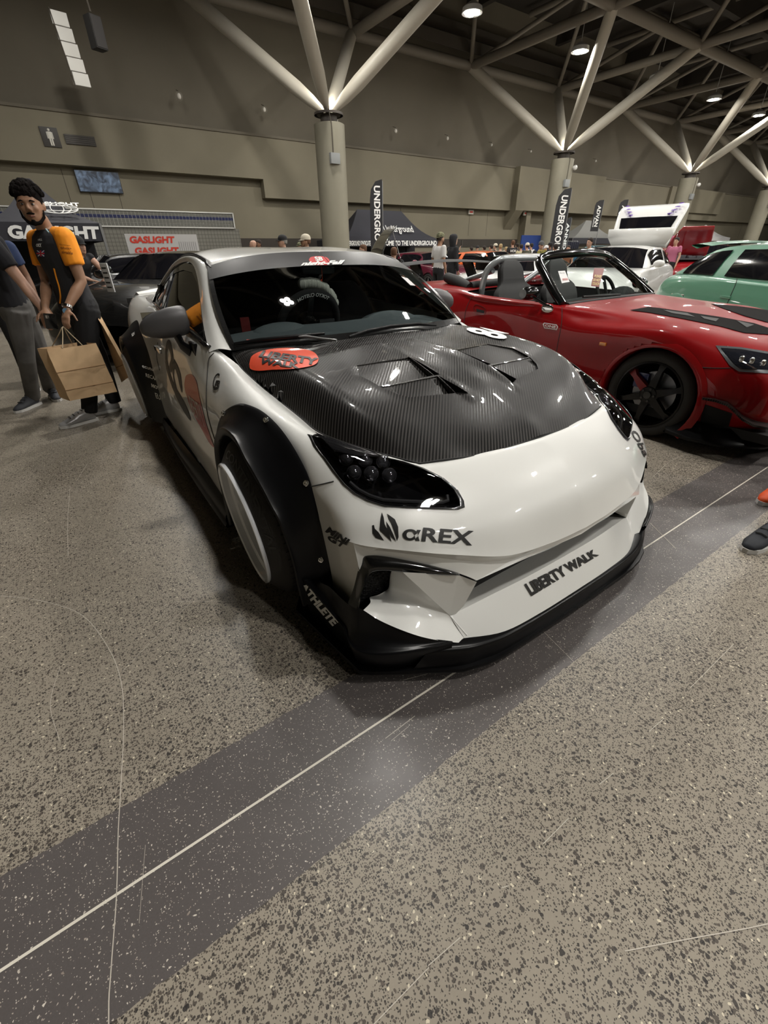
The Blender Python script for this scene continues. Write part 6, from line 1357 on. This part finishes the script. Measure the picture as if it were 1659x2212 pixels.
def shoe(name, m, parent, heel, toe, s=1.0, msole=None, macc=None):
    h = Vector(heel); t = Vector(toe); d = (t-h); d.z = 0; d.normalize(); l = Vector((-d.y, d.x, 0)); z = Vector((0,0,1)); Lg = .29*s; o = h-d*.03; o.z = 0
    b = MB(); loft(b, [(o+d*x*Lg+z*zc, l*w*s, (z*hh*s+d*tl)) for x, w, zc, hh, tl in ((.0,.026,.05,.030,0),(.06,.038,.06,.045,0),(.22,.041,.068,.055,.01),(.42,.042,.058,.048,.02),(.6,.046,.044,.034,.01),(.8,.045,.034,.025,0),(.95,.030,.028,.018,0),(1.0,.012,.025,.010,0))], 12)
    b.tube([o+d*.06+z*.07, o+d*.06+z*.12], [.040*s,.036*s], 12)
    sh = b.obj(name, m, parent, sharp=70)
    b = MB(); P_ = [(-.01,-.03),(.05,-.042),(.13,-.036),(.2,-.046),(.26,-.038),(.295,-.012),(.295,.012),(.26,.040),(.2,.048),(.12,.038),(.05,.042),(-.01,.03)]
    M4 = Matrix((tuple(d)+(0,), tuple(l)+(0,), (0,0,1,0), (0,0,0,1))).transposed(); M4 = Matrix.Translation(o) @ M4
    b.prism([(x*s, y*s) for x, y in P_], 0.001, .024*s, M4); b.obj('sole', msole or mat('white sole', (.55,.54,.52), .6), sh, sharp=30)
    b = MB()
    for k in range(4): c = o+d*(.09+.035*k)*s+z*(.115-.013*k)*s; b.tube([c-l*.026, c+z*.006, c+l*.026], .004, 5)
    b.obj('lace', macc or mat('dark lace', (.03,.03,.03), .8), sh)
    return sh
def person(label, loc, rz, H=1.62, skin='b', shirt=None, trousers=None, hair=None, cap=None, long_hair=False, hood=False, sleeve=.55, near=False, kw={}, vox=None, face=None, shoes=None, beard=False, group=None, capback=False, shoem=None, bald=False, sleevem=None, back_text=None, printm=None):
    s = H/1.72; t = thing('person', label, 'person', loc, rz, group); J = joints(s, kw); vx = vox or (.007 if near else .016)
    b = MB(); torso(b, J, s, .9)
    for S in 'LR':
        b.tube([J['sh'+S]*1.0, J['sh'+S].lerp(J['el'+S], .4), J['el'+S], J['el'+S].lerp(J['wr'+S], .35), J['wr'+S]], [.055*s,.050*s,.040*s,.041*s,.026*s], 12); b.ball(J['sh'+S], .058*s, 10)
        hand(b, J['wr'+S], J['ha'+S], s, 1 if S == 'L' else -1)
        b.tube([J['hi'+S], J['hi'+S].lerp(J['kn'+S], .5), J['kn'+S], J['kn'+S].lerp(J['an'+S], .35), J['an'+S]], [.085*s,.075*s,.054*s,.054*s,.036*s], 12)
    fd = Vector(face) if face else Vector((1,0,0)); hc = J['head']
    b.tube([J['neck']-Vector((0,0,.04*s)), J['neck'].lerp(hc, .4), hc-Vector((0,0,.05*s))], [.062*s,.054*s,.052*s], 12)
    PH, lat, up2 = head_geo(b, hc, fd, s)
    fuse(b, 'body', SKIN[skin], t, vx, 3 if near else 2)
    # shirt
    b = MB(); torso(b, J, s, 1.06)
    shm = shirt or mat('dark cloth', (.015,.017,.03), .9)
    def slv(bb):
        for S in 'LR':
            a, e, w_ = J['sh'+S], J['el'+S], J['wr'+S]
            if sleeve <= 1: bb.tube([a, a.lerp(e, sleeve*.5), a.lerp(e, sleeve)], [.068*s,.068*s,.066*s], 12); bb.ball(a, .070*s, 10)
            else: bb.tube([a, e, w_], [.068*s,.056*s,.042*s], 12); bb.ball(a, .070*s, 10); bb.ball(e, .057*s, 8)
    if not sleevem: slv(b)
    if hood: b.tube([J['neck']-Vector((0,0,.05)), J['neck']+Vector((-.02,0,.02))], [.10*s,.085*s], 12)
    so = fuse(b, 'shirt', shm, t, max(vx, .009), 4)
    if sleevem:
        for S in 'RL':
            bb = MB(); a, e = J['sh'+S], J['el'+S]; bb.tube([a, a.lerp(e, sleeve*.5), a.lerp(e, sleeve)], [.072*s,.074*s,.070*s], 12); bb.ball(a, .074*s, 10); bb.tube([a, a.lerp(J['neck'], .55)+Vector((0,0,.005))], [.070*s,.045*s], 10); fuse(bb, 'sleeve', sleevem, so, max(vx, .009), 4)
    # trousers
    b = MB(); P = J['pel']; lh = (J['hiL']-J['hiR']).normalized(); f = lh.cross(Vector((0,0,1))).normalized()
    loft(b, [(P+Vector((0,0,.06*s)), lh*.165*s, f*.118*s), (P, lh*.178*s, f*.130*s), (P-Vector((0,0,.10*s)), lh*.165*s, f*.120*s)], 16)
    for S in 'LR': b.tube([J['hi'+S], J['hi'+S].lerp(J['kn'+S], .5), J['kn'+S], J['kn'+S].lerp(J['an'+S], .5), J['an'+S]+Vector((0,0,.0))], [.100*s,.088*s,.070*s,.066*s,.062*s], 12)
    fuse(b, 'trousers', trousers or mat('black denim', (.012,.012,.014), .85), t, max(vx, .010), 3)
    for S in 'LR': shoe('shoe', shoem or mat('dark shoe', (.02,.02,.022), .6), t, J['an'+S]-Vector((0,0,.08)), J['to'+S], s)
    # hair and hat
    hm = hair or mat('dark brown hair', (.018,.011,.008), .8)
    if not bald:
        b = MB(); S_ = [(-.045,.070,.060,-.040),(-.01,.080,.082,-.026),(.03,.084,.098,-.014),(.065,.083,.104,-.010),(.095,.074,.092,-.010),(.118,.052,.066,-.010),(.130,.02,.03,-.01)]
        if long_hair: S_ = [(-.26,.08,.035,-.07),(-.18,.095,.05,-.07),(-.10,.092,.06,-.055)]+S_
        loft(b, [(PH(f_, 0, u), lat*w_*s, fd.normalized()*d_*s) for u, w_, d_, f_ in S_], 16); fuse(b, 'hair', hm, t, max(vx, .008), 2)
    if hood:
        b = MB(); loft(b, [(PH(f_, 0, u), lat*w_*s, fd.normalized()*d_*s) for u, w_, d_, f_ in ((-.15,.09,.085,-.02),(-.08,.098,.09,-.03),(0,.104,.105,-.03),(.07,.102,.118,-.02),(.12,.08,.10,-.015),(.145,.04,.05,-.01))], 16); b.obj('hood', shm, t)
    if cap:
        b = MB(); q = -1 if capback else 1
        loft(b, [(PH(f_, 0, u), lat*w_*s, fd.normalized()*d_*s) for u, w_, d_, f_ in ((.035,.086,.108,-.006),(.07,.086,.108,-.006),(.10,.078,.096,-.008),(.125,.058,.072,-.008),(.142,.02,.026,-.008))], 20)
        capo = b.obj('cap', cap, t)
        b = MB(); b.grid([[PH(q*(.085*cos(a)+ext*cos(a)), .075*sin(a), .04-ext*.25) for a in [(-.5+k/10)*pi*.8 for k in range(11)]] for ext in (0, .035, .07)]); b.obj('cap_brim', cap, capo, solid=.006)
    if near or face is not None:
        pass
    for q in (-1, 1):
        b = MB(); b.ball(PH(.0815, q*.032, .004), .0105*s, 8, (1,1.15,.5)); e_ = b.obj('eye', mat('eye white', (.55,.52,.48), .3), t); b = MB(); b.ball(PH(.0882, q*.031, .004), .0062*s, 8); b.obj('iris', M_blk_sticker, e_)
        b = MB(); b.tube([PH(.094, q*.014, .021), PH(.098, q*.030, .026), PH(.089, q*.050, .019)], [.0035*s,.0055*s,.003*s], 6); b.obj('eyebrow', hm, t)
    b = MB(); b.tube([PH(.094,-.022,-.066), PH(.1045,0,-.066), PH(.094,.022,-.066)], [.003*s,.0055*s,.003*s], 6); b.obj('mouth', mat('lips', (.22,.08,.06), .5), t)
    if beard:
        b = MB(); b.tube([PH(.095,-.026,-.052), PH(.107,0,-.047), PH(.095,.026,-.052)], [.006*s,.008*s,.006*s], 8)
        b.tube([PH(.03,-.073,-.03), PH(.045,-.066,-.075), PH(.072,-.035,-.108), PH(.083,0,-.113), PH(.072,.035,-.108), PH(.045,.066,-.075), PH(.03,.073,-.03)], [.005*s,.010*s,.013*s,.015*s,.013*s,.010*s,.005*s], 8); b.tube([PH(.088,0,-.086), PH(.086,0,-.10)], .014*s, 8); fuse(b, 'beard', hm, t, .006, 2)
    return t, J, PH
def L2W(M, p): return M @ Vector(p)
# --- the man in the orange and black shirt
mx, my, mrz = .16, 4.54, atan2(-.50, -.86)
Mm = Matrix.Translation((mx, my, 0)) @ Matrix.Rotation(mrz, 4, 'Z'); Mi = Mm.inverted()
sH = 1.0/(1.66/1.72)
def loc_(p): return tuple((Mi @ Vector(p))*sH)
f1t, f1h, f2t, f2h = at_z(150,922), at_z(214,906), at_z(216,893), at_z(266,884)
def an(h, t): h = Vector(h); t = Vector(t); d = (t-h).normalized(); return (h+d*.05+Vector((0,0,.08)))
KW = dict(pel=loc_((.17,4.52,.89)), neck=loc_((.135,4.53,1.40)), head=loc_((.09,4.46,1.545)), shL=loc_((.225,4.38,1.345)), shR=loc_((.06,4.69,1.335)), elL=loc_((.235,4.34,1.065)), elR=loc_((.02,4.66,1.06)),
          wrL=loc_((.085,4.26,.90)), haL=loc_((.05,4.225,.83)), wrR=loc_((-.05,4.44,.90)), haR=loc_((-.045,4.36,.83)), hiL=loc_((.215,4.45,.87)), hiR=loc_((.13,4.60,.87)),
          knL=loc_((.10,4.42,.48)), knR=loc_((.20,4.62,.48)), anL=loc_(an(f1h, f1t)), anR=loc_(an(f2h, f2t)), toL=loc_(f1t), toR=loc_(f2t))
M_or = mat('bright orange jersey', (.92,.31,.014), .75); M_bk = mat('black jersey', (.016,.016,.019), .8)
fdir = Mi.to_3x3() @ Vector((-.22,-.95,-.10)); M_hairb = mat('black curly hair', (.006,.0045,.004), .95, spec=.15, bump=.8, bscale=60)
man, JM, PHM = person('man with curly hair in an orange-sleeved black jersey, holding paper bags', (mx, my, 0), mrz, 1.66, 'a', M_bk, mat('black shorts', (.008,.008,.009), .85), M_hairb, near=True, kw=KW, face=tuple(fdir), sleeve=.62, beard=True, sleevem=M_or, shoem=mat('silver shoe', (.50,.50,.51), .3, .3), vox=.008)
random.seed(3); b = MB(); latm = Vector((0,0,1)).cross(fdir).normalized()
for k in range(260):
    a = random.uniform(0, 2*pi); e = random.uniform(.15, 1.5); f_, l_, u_ = -.016+.090*cos(a)*cos(e)*1.12, .080*sin(a)*cos(e)*1.12, .044+.088*sin(e)*1.04
    if f_ > .078 and u_ < .075: continue
    b.ball(PHM(f_, l_, u_), random.uniform(.012,.021), 6)
b.obj('curls', M_hairb, man)['kind'] = 'stuff'
# jersey details: watch, phone, flag, prints
R3 = Mi.to_3x3()
def wl(p): return Mi @ Vector(p)
b = MB(); wv = JM['wrL']; dv = (JM['haL']-JM['wrL']).normalized(); A_ = Matrix.Translation(wv-dv*.01) @ dv.to_track_quat('Z','Y').to_matrix().to_4x4(); b.lathe([(.031,-.010),(.034,-.010),(.034,.010),(.031,.010)], 24, A_, closed=True); wt_ = b.obj('watch', M_chrome, man)
pc = at_y(142, 672, 4.235); vv = (Vector((0,0,CAM_H))-pc).normalized(); A_ = Matrix.Translation(wl(pc)) @ (R3 @ vv).to_track_quat('Z','Y').to_matrix().to_4x4(); b = MB(); b.lathe([(0,0),(.019,0),(.021,-.004),(.021,-.012)], 24, A_); b.obj('watch_face', mat('blue grey dial', (.10,.20,.30), .1, coat=1), wt_)
def on_view(u, v, dist): return Vector((0,0,CAM_H)) + ray(u, v)*dist
# bags, phone as things of their own
M_kraft = mat('brown kraft paper', (.60,.41,.235), .75, noise=.10, nscale=9)
def bag(label, cr8, handles, holder):
    TL, TR, BR, BL, dl = cr8; t = thing('paper_bag', label, 'bag', (BL+BR)/2); O = Vector(t.location); T = [v-O for v in (TL, TR, BR, BL)]; d = dl
    b = MB(); F0 = T; B0 = [v+d for v in T]; m1 = [(F0[0]+B0[0])/2, (F0[1]+B0[1])/2, (F0[2]+B0[2])/2, (F0[3]+B0[3])/2]; ins = (F0[1]-F0[0]).normalized()*.035
    n = 8
    fr_ = [[F0[0].lerp(F0[1], i/n).lerp(F0[3].lerp(F0[2], i/n), j/n)+Vector((random.uniform(-.003,.003), random.uniform(-.004,.004)-.012*sin(pi*i/n)*sin(pi*j/n)*0, 0)) for i in range(n+1)] for j in range(n+1)]
    bk2 = [[p+d for p in r] for r in fr_]; b.grid(fr_); b.grid(bk2)
    for sgn, c in ((0, 1), (n, -1)):
        L_ = [fr_[j][sgn] for j in range(n+1)]; R_ = [bk2[j][sgn] for j in range(n+1)]; M_ = [(p+q)/2+ins*c*(1-j/n)*1.0 for j, (p, q) in enumerate(zip(L_, R_))]; b.grid([L_, M_, R_])
    b.grid([fr_[n], bk2[n]]); b.obj('bag_body', M_kraft, t, sharp=20)
    for k in (.42, .78):
        b = MB(); P_ = [F0[0].lerp(F0[1], i/6).lerp(F0[3].lerp(F0[2], i/6), k)+Vector((0,-.004,0)) for i in range(7)]; b.tube(P_, .0022, 5); b.obj('fold_line', mat('kraft fold', (.24,.14,.065), .8), t)
    for off_ in (Vector(), d):
        hp = Vector(holder)-O; a = F0[0].lerp(F0[1], .3)+off_; c = F0[0].lerp(F0[1], .7)+off_; b = MB(); b.tube(cr([a, a.lerp(hp, .6), hp, c.lerp(hp, .6), c], 4), .0035, 6); b.obj('bag_handle', mat('twisted paper cord', (.50,.40,.27), .8), t)
    return t
hp = at_y(136, 706, 4.22)
c8 = [at_y(101,758,4.12), at_y(209,740,4.30), at_y(254,848,4.34), at_y(152,868,4.14), Vector((-.045,.17,0))]
c8 = [at_y(101,758,4.10), at_y(208,741,4.28), at_y(254,846,4.30), at_y(152,866,4.12), Vector((-.06,.16,0))]
bag('crumpled brown paper carrier bag held in front by the curly haired man', c8, 2, hp)
c9 = [at_y(204,668,4.50), at_y(213,690,4.36), at_y(282,812,4.40), at_y(262,826,4.62), Vector((.03,.10,0))]
bag('second tall brown paper bag hanging behind the curly haired man', c9, 2, at_y(206,664,4.5))
t = thing('phone', 'black phone in the hand of the curly haired man', 'phone', at_y(110, 694, 4.20)); b = MB(); b.box((0,0,0), (.075,.012,.105), bev=.006); po = b.obj('phone_body', M_gblack, t); t.rotation_euler = (0.1,.15,.1); b = MB(); b.box((-.018,-.008,.03), (.02,.004,.02), bev=.001); b.obj('phone_lens', M_chrome, po)
bodyb = None
def person_bvh(t, nm):
    for o in COL.objects:
        if o.parent == t and o.name.split('.')[0] == nm:
            M_ = Matrix.Translation(t.location) @ Matrix.Rotation(t.rotation_euler.z, 4, 'Z'); return o, BVHTree.FromPolygons([v.co.copy() for v in o.data.vertices], [tuple(p.vertices) for p in o.data.polygons])
FM = Frame(mx, my, mrz); so_, bvs = person_bvh(man, 'shirt')
slo = [o for o in COL.objects if o.parent == so_ and o.name.startswith('sleeve')][-1]; bvsl = BVHTree.FromPolygons([v.co.copy() for v in slo.data.vertices], [tuple(p.vertices) for p in slo.data.polygons])
def dm(bv, quad, txt, nm, m, par, **k): return decal(FM, bv, quad, unit_text(txt, **k), nm, m, par, .003)
dm(bvsl, [(129,526),(152,529),(151,532),(129,529)], 'Goldman', 'sleeve_lettering', mat('brown print', (.25,.08,.01), .7), slo); dm(bvsl, [(131,532),(154,535),(154,541),(131,538)], 'splunk>', 'sleeve_lettering', MATS['brown print'], slo, bold=.02)
dm(bvsl, [(133,541),(157,544),(157,550),(134,547)], 'airtable', 'sleeve_lettering', MATS['brown print'], slo, bold=.02)
dm(bvs, [(79,527),(90,526),(90,534),(79,533)], 'OKX', 'chest_lettering', M_wht_sticker, so_, bold=.04); dm(bvs, [(83,517),(92,515),(92,520),(83,520)], 'DELL', 'chest_lettering', M_wht_sticker, so_)
decal(FM, bvs, [(80,541),(96,541),(97,555),(82,553)], unit_poly([(-.5,.5),(.5,.5),(.5,-.5),(-.5,-.5)]), 'flag_patch', mat('navy patch', (.03,.04,.16), .7), so_, .002)
for q_ in ([(80,546),(97,546),(97,549),(80,549)], [(87,541),(90,541),(91,554),(88,554)]): decal(FM, bvs, q_, unit_poly([(-.5,.5),(.5,.5),(.5,-.5),(-.5,-.5)]), 'flag_cross', mat('patch red', (.5,.03,.05), .7), so_, .004)
for q_ in ([(80,541),(82,541),(97,553),(95,554)], [(95,541),(97,541),(84,554),(82,553)]): decal(FM, bvs, q_, unit_poly([(-.5,.5),(.5,.5),(.5,-.5),(-.5,-.5)]), 'flag_cross', M_wht_sticker, so_, .003)
strip_on(FM, bvs, [(117,580),(122,600),(128,620),(131,640),(130,655)], .012, 'orange_piping', M_or, so_, .001)
strip_on(FM, bvs, [(92,486),(101,497),(106,503)], .012, 'collar_stripe', mat('pale blue stripe', (.30,.45,.5), .7), so_, .001)
# --- the man in the black T-shirt at the left edge
def pose(x, y, rz, H):
    M_ = Matrix.Translation((x, y, 0)) @ Matrix.Rotation(rz, 4, 'Z'); I_ = M_.inverted(); k = 1.72/H
    return lambda p: tuple((I_ @ Vector(p))*k)
px_, py_, prz = -.30, 5.05, radians(-20); q = pose(px_, py_, prz, 1.66); a1h, a1t, a2h, a2t = at_z(88,872), at_z(48,888), at_z(112,855), at_z(130,870)
person('man in black T-shirt and faded grey jeans cut by the left edge', (px_, py_, 0), prz, 1.66, 'b', mat('washed black tee', (.010,.010,.013), .9), mat('faded grey jeans', (.105,.10,.095), .9, noise=.35, nscale=5), near=True, vox=.009, sleeve=.62,
       kw=dict(pel=q((-.26,5.02,.88)), neck=q((-.29,4.95,1.40)), head=q((-.33,4.93,1.56)), shL=q((-.22,5.12,1.33)), shR=q((-.24,4.78,1.33)), elR=q((-.135,4.72,1.05)), wrR=q(at_y(92,668,4.62)), haR=q(at_y(100,694,4.6)), elL=q((-.18,5.2,1.05)), wrL=q((-.1,5.2,.88)), haL=q((-.07,5.2,.8)),
               hiR=q((-.25,4.93,.86)), hiL=q((-.23,5.10,.86)), knR=q((-.33,5.0,.46)), knL=q((-.22,5.15,.46)), anR=q(an(a1h,a1t)), toR=q(a1t), anL=q(an(a2h,a2t)), toL=q(a2t)), shoem=mat('charcoal trainer', (.04,.042,.05), .7), face=(1,0,0))
bb_ = at_y(95,672,4.60); b = MB(); b.lathe([(.032,-.006),(.035,-.006),(.035,.006),(.032,.006)], 20, Matrix.Translation(bb_) @ Matrix.Rotation(.2, 4, 'X'), closed=True); tag(b.obj('bracelet', M_chrome), 'chrome bracelet on the wrist of the man in the black T-shirt', 'bracelet')
# --- standing people whose feet show at the right edge
for lab, T_, H_, pe, o_h, o_t, shm_ in (('person outside the right edge with a black trainer showing white sole', at_z(1610,1192), at_z(1712,1142), (.34,.02), (.52,-.10), (.30,-.18), mat('black knit shoe', (.012,.014,.02), .7)),
        ('person outside the right edge wearing one bright orange trainer', at_z(1643,1090), at_z(1745,1048), (.36,-.02), (.62,-.20), (.38,-.24), mat('orange shoe', (.75,.09,.015), .6))):
    T_ = Vector(T_); H_ = Vector(H_); d_ = (T_-H_).normalized(); H_ = T_ - d_*.27; X_ = H_.x+pe[0]*.5; Y_ = H_.y+pe[1]; rz = atan2(d_.y, d_.x); q = pose(X_, Y_, rz, 1.66); lf = Vector((-d_.y, d_.x, 0)); H2 = H_+Vector((.40,-.05,0)); T2 = H2+d_*.27; P0 = Vector((X_, Y_, 0))
    def K(l, f, z): return q(P0+lf*l+d_*f+Vector((0,0,z)))
    person(lab, (X_, Y_, 0), rz, 1.66, 'b', None, mat('black denim', (.012,.012,.014), .85), shoem=shm_, kw=dict(anR=q(H_+Vector((0,0,.08))+d_*.03), toR=q(T_), anL=q(H2+Vector((0,0,.08))+d_*.03), toL=q(T2), knR=q(H_.lerp(P0, .45)+Vector((.04,0,.48))), knL=q(H2.lerp(P0, .45)+Vector((.04,0,.48))),
        elR=K(-.2,-.05,1.1), wrR=K(-.16,.05,.9), haR=K(-.15,.06,.82)))
# --- visitors further off
tee = lambda n, c: mat(n, c, .85)
W_t, K_t, G_t, N_t, O_t = tee('white tee', (.50,.49,.48)), tee('black tee', (.012,.012,.014)), tee('stone tee', (.30,.28,.23)), tee('navy tee', (.02,.035,.09)), tee('olive tee', (.05,.05,.03))
capK, capW, capG, capC = mat('black cap', (.010,.010,.011), .8), mat('cream cap', (.55,.50,.40), .8), mat('grey cap', (.07,.07,.07), .8), mat('camouflage cap', (.11,.11,.06), .8, noise=.8, nscale=25)
blond = mat('fair hair', (.33,.24,.12), .8); brown = mat('brown hair', (.09,.04,.018), .8)
def far(u, D, H, label, face_deg, vt=None, **k):
    if vt: H = at_d(u, vt, D).z/1.04
    d = ray(u, 520); d = Vector((d.x, d.y)).normalized(); return person(label, (d.x*D, d.y*D, 0), radians(face_deg), H, **k)
far(547, 13.4, 1.56, 'bald man in dark shirt above the roof of the white coupe', 160, 513, skin='b', shirt=K_t, bald=True)
far(559, 16.2, 1.56, 'dark haired man just right of the bald man', 200, 513, skin='c', shirt=K_t)
far(612, 10.4, 1.57, 'man in black cap and black shirt facing left above the coupe roof', 168, 501, skin='b', shirt=K_t, cap=capK, hair=mat('grey hair', (.2,.19,.17), .8))
far(648, 15.4, 1.54, 'visitor in camouflage cap behind the cream capped man', 175, 519, skin='a', shirt=O_t, cap=capC)
far(662, 9.6, 1.56, 'bearded man in cream cap and navy shirt facing left', 165, 499, skin='a', shirt=N_t, cap=capW, beard=True, hair=brown)
far(785, 11.0, 1.46, 'long haired person in white tee beside the tall black banner', 160, 522, skin='b', shirt=W_t, long_hair=True, hair=brown)
far(851, 9.3, 1.36, 'brown haired person with dark backpack bending by the black car', 60, 527, skin='b', shirt=K_t, hair=brown)
far(950, 11.8, 1.63, 'man in white shirt and backwards camouflage cap', -5, 496, skin='a', shirt=W_t, cap=capC, capback=True, beard=True, sleeve=.8, trousers=K_t)
th_, JH, PHH = far(979, 12.5, 1.60, 'person in black hooded top raising a phone beside the white shirted man', -10, 501, skin='b', shirt=K_t, hood=True, sleeve=1.5, trousers=K_t, kw=dict(elL=(.12,.20,1.16), wrL=(.30,.14,1.36), haL=(.33,.13,1.44)))
pl_ = (Matrix.Translation(th_.location) @ Matrix.Rotation(th_.rotation_euler.z, 4, 'Z')) @ (JH['haL']+Vector((.03,0,.07))); b = MB(); b.box(pl_, (.08,.012,.16), .6, bev=.005); tag(b.obj('phone', M_gblack), 'phone held up by the person in the black hooded top', 'phone')
for u, D, H, lab, fa, k in ((1033,22,1.52,'visitor in black cap with white front among the crowd',190,dict(vt=528, shirt=K_t, cap=capK)), (1063,20.5,1.54,'dark haired visitor in navy left of the cream cap',100,dict(vt=525, shirt=N_t)), (1072,22,1.56,'visitor in cream cap deep in the crowd',120,dict(vt=523, shirt=K_t, cap=capW)),
    (1083,20,1.58,'fair haired visitor in stone tee seen from behind',60,dict(vt=523, shirt=G_t, hair=blond)), (1096,22,1.45,'small fair haired visitor right of the stone tee',90,dict(vt=530, shirt=W_t, hair=blond)), (1109,21,1.66,'tall visitor with printed black tee seen from behind',65,dict(vt=515, shirt=K_t, back_text=True, hair=brown)),
    (1119,23,1.58,'visitor in black between the tall one and the pale tee',80,dict(vt=522, shirt=K_t)), (1128,20.5,1.52,'visitor in pale yellow tee in front of the blue panel',70,dict(vt=524, shirt=tee('straw tee', (.40,.36,.22)))), (1141,19.5,1.56,'visitor in cream cap and olive jacket before the blue panel',80,dict(vt=521, shirt=O_t, cap=capW, sleeve=1.4)),
    (1170,14.9,1.52,'man in grey cap and black tee with yellow print facing us',-120,dict(vt=516, shirt=K_t, cap=capG)), (1183,19,1.50,'visitor in white headscarf right of the grey capped man',150,dict(vt=527, shirt=W_t, cap=mat('white scarf', (.6,.6,.6), .8))), (1191,21,1.56,'dark visitor in cap by the foot of the middle column',100,dict(vt=520, shirt=K_t, cap=capK, skin='c')),
    (1203,15.2,1.50,'person in black before the leaning banner',80,dict(vt=522, shirt=K_t)), (1231,17.5,1.46,'visitor in patterned top right of the banners',200,dict(vt=526, shirt=tee('rust tee', (.25,.10,.05)))), (1276,14.2,1.56,'dark haired person in black vest looking down, left of the white tailgate',175,dict(vt=508, shirt=K_t, sleeve=.1)),
    (1020,21,1.5,'far visitor left of the crowd',90,dict(vt=530, shirt=O_t)), (1150,22,1.55,'far visitor in white beyond the grey capped man',90,dict(vt=522, shirt=W_t)), (1048,21,1.5,'far visitor in navy beside the parked white car',90,dict(vt=528, shirt=N_t)), (560,17,1.5,'far visitor in black behind the bald man',90,dict(vt=520, shirt=K_t)), (1462,18.5,1.6,'visitor in pink under the pink canopy',180,dict(vt=508, shirt=tee('pink tee', (.4,.12,.2))))):
    far(u, D, H, lab, fa, **k)
for pd in list(COL.objects):
    if pd.get('label') == 'man in grey cap and black tee with yellow print facing us': gp = pd
    if pd.get('label') == 'tall visitor with printed black tee seen from behind': tp = pd
def print_on(p, txt, m, back=False):
    s_ = -1 if back else 1; c = Matrix.Rotation(0, 4, 'Z') @ Vector((s_*.125,0,1.17)); flat_text(txt, 'shirt_print', m, p, c, (0, s_*1, 0), (0,0,1), .26, .09, bold=.02)
print_on(gp, 'ASD KART', mat('yellow print', (.45,.40,.05), .7)); print_on(tp, 'HOK', M_wht_sticker, True)
person('woman in black cap and vest leaning on the black coupe behind the curly haired man', (.48, 8.86, 0), radians(-60), 1.62, 'b', K_t, None, brown, cap=capK, long_hair=True, sleeve=.12, kw=dict(neck=(.16,0,1.30), head=(.23,0,1.43), shL=(.16,.17,1.27), shR=(.16,-.17,1.27), elL=(.30,.25,1.05), wrL=(.42,.12,.96), haL=(.46,.05,.94), elR=(.30,-.25,1.05), wrR=(.42,-.10,.96), haR=(.46,-.03,.94)))
person('dark haired person with glasses behind the man in the black T-shirt', (-.34, 6.1, 0), radians(-75), 1.60, 'c', N_t, None, MATS['black curly hair'], sleeve=.6)
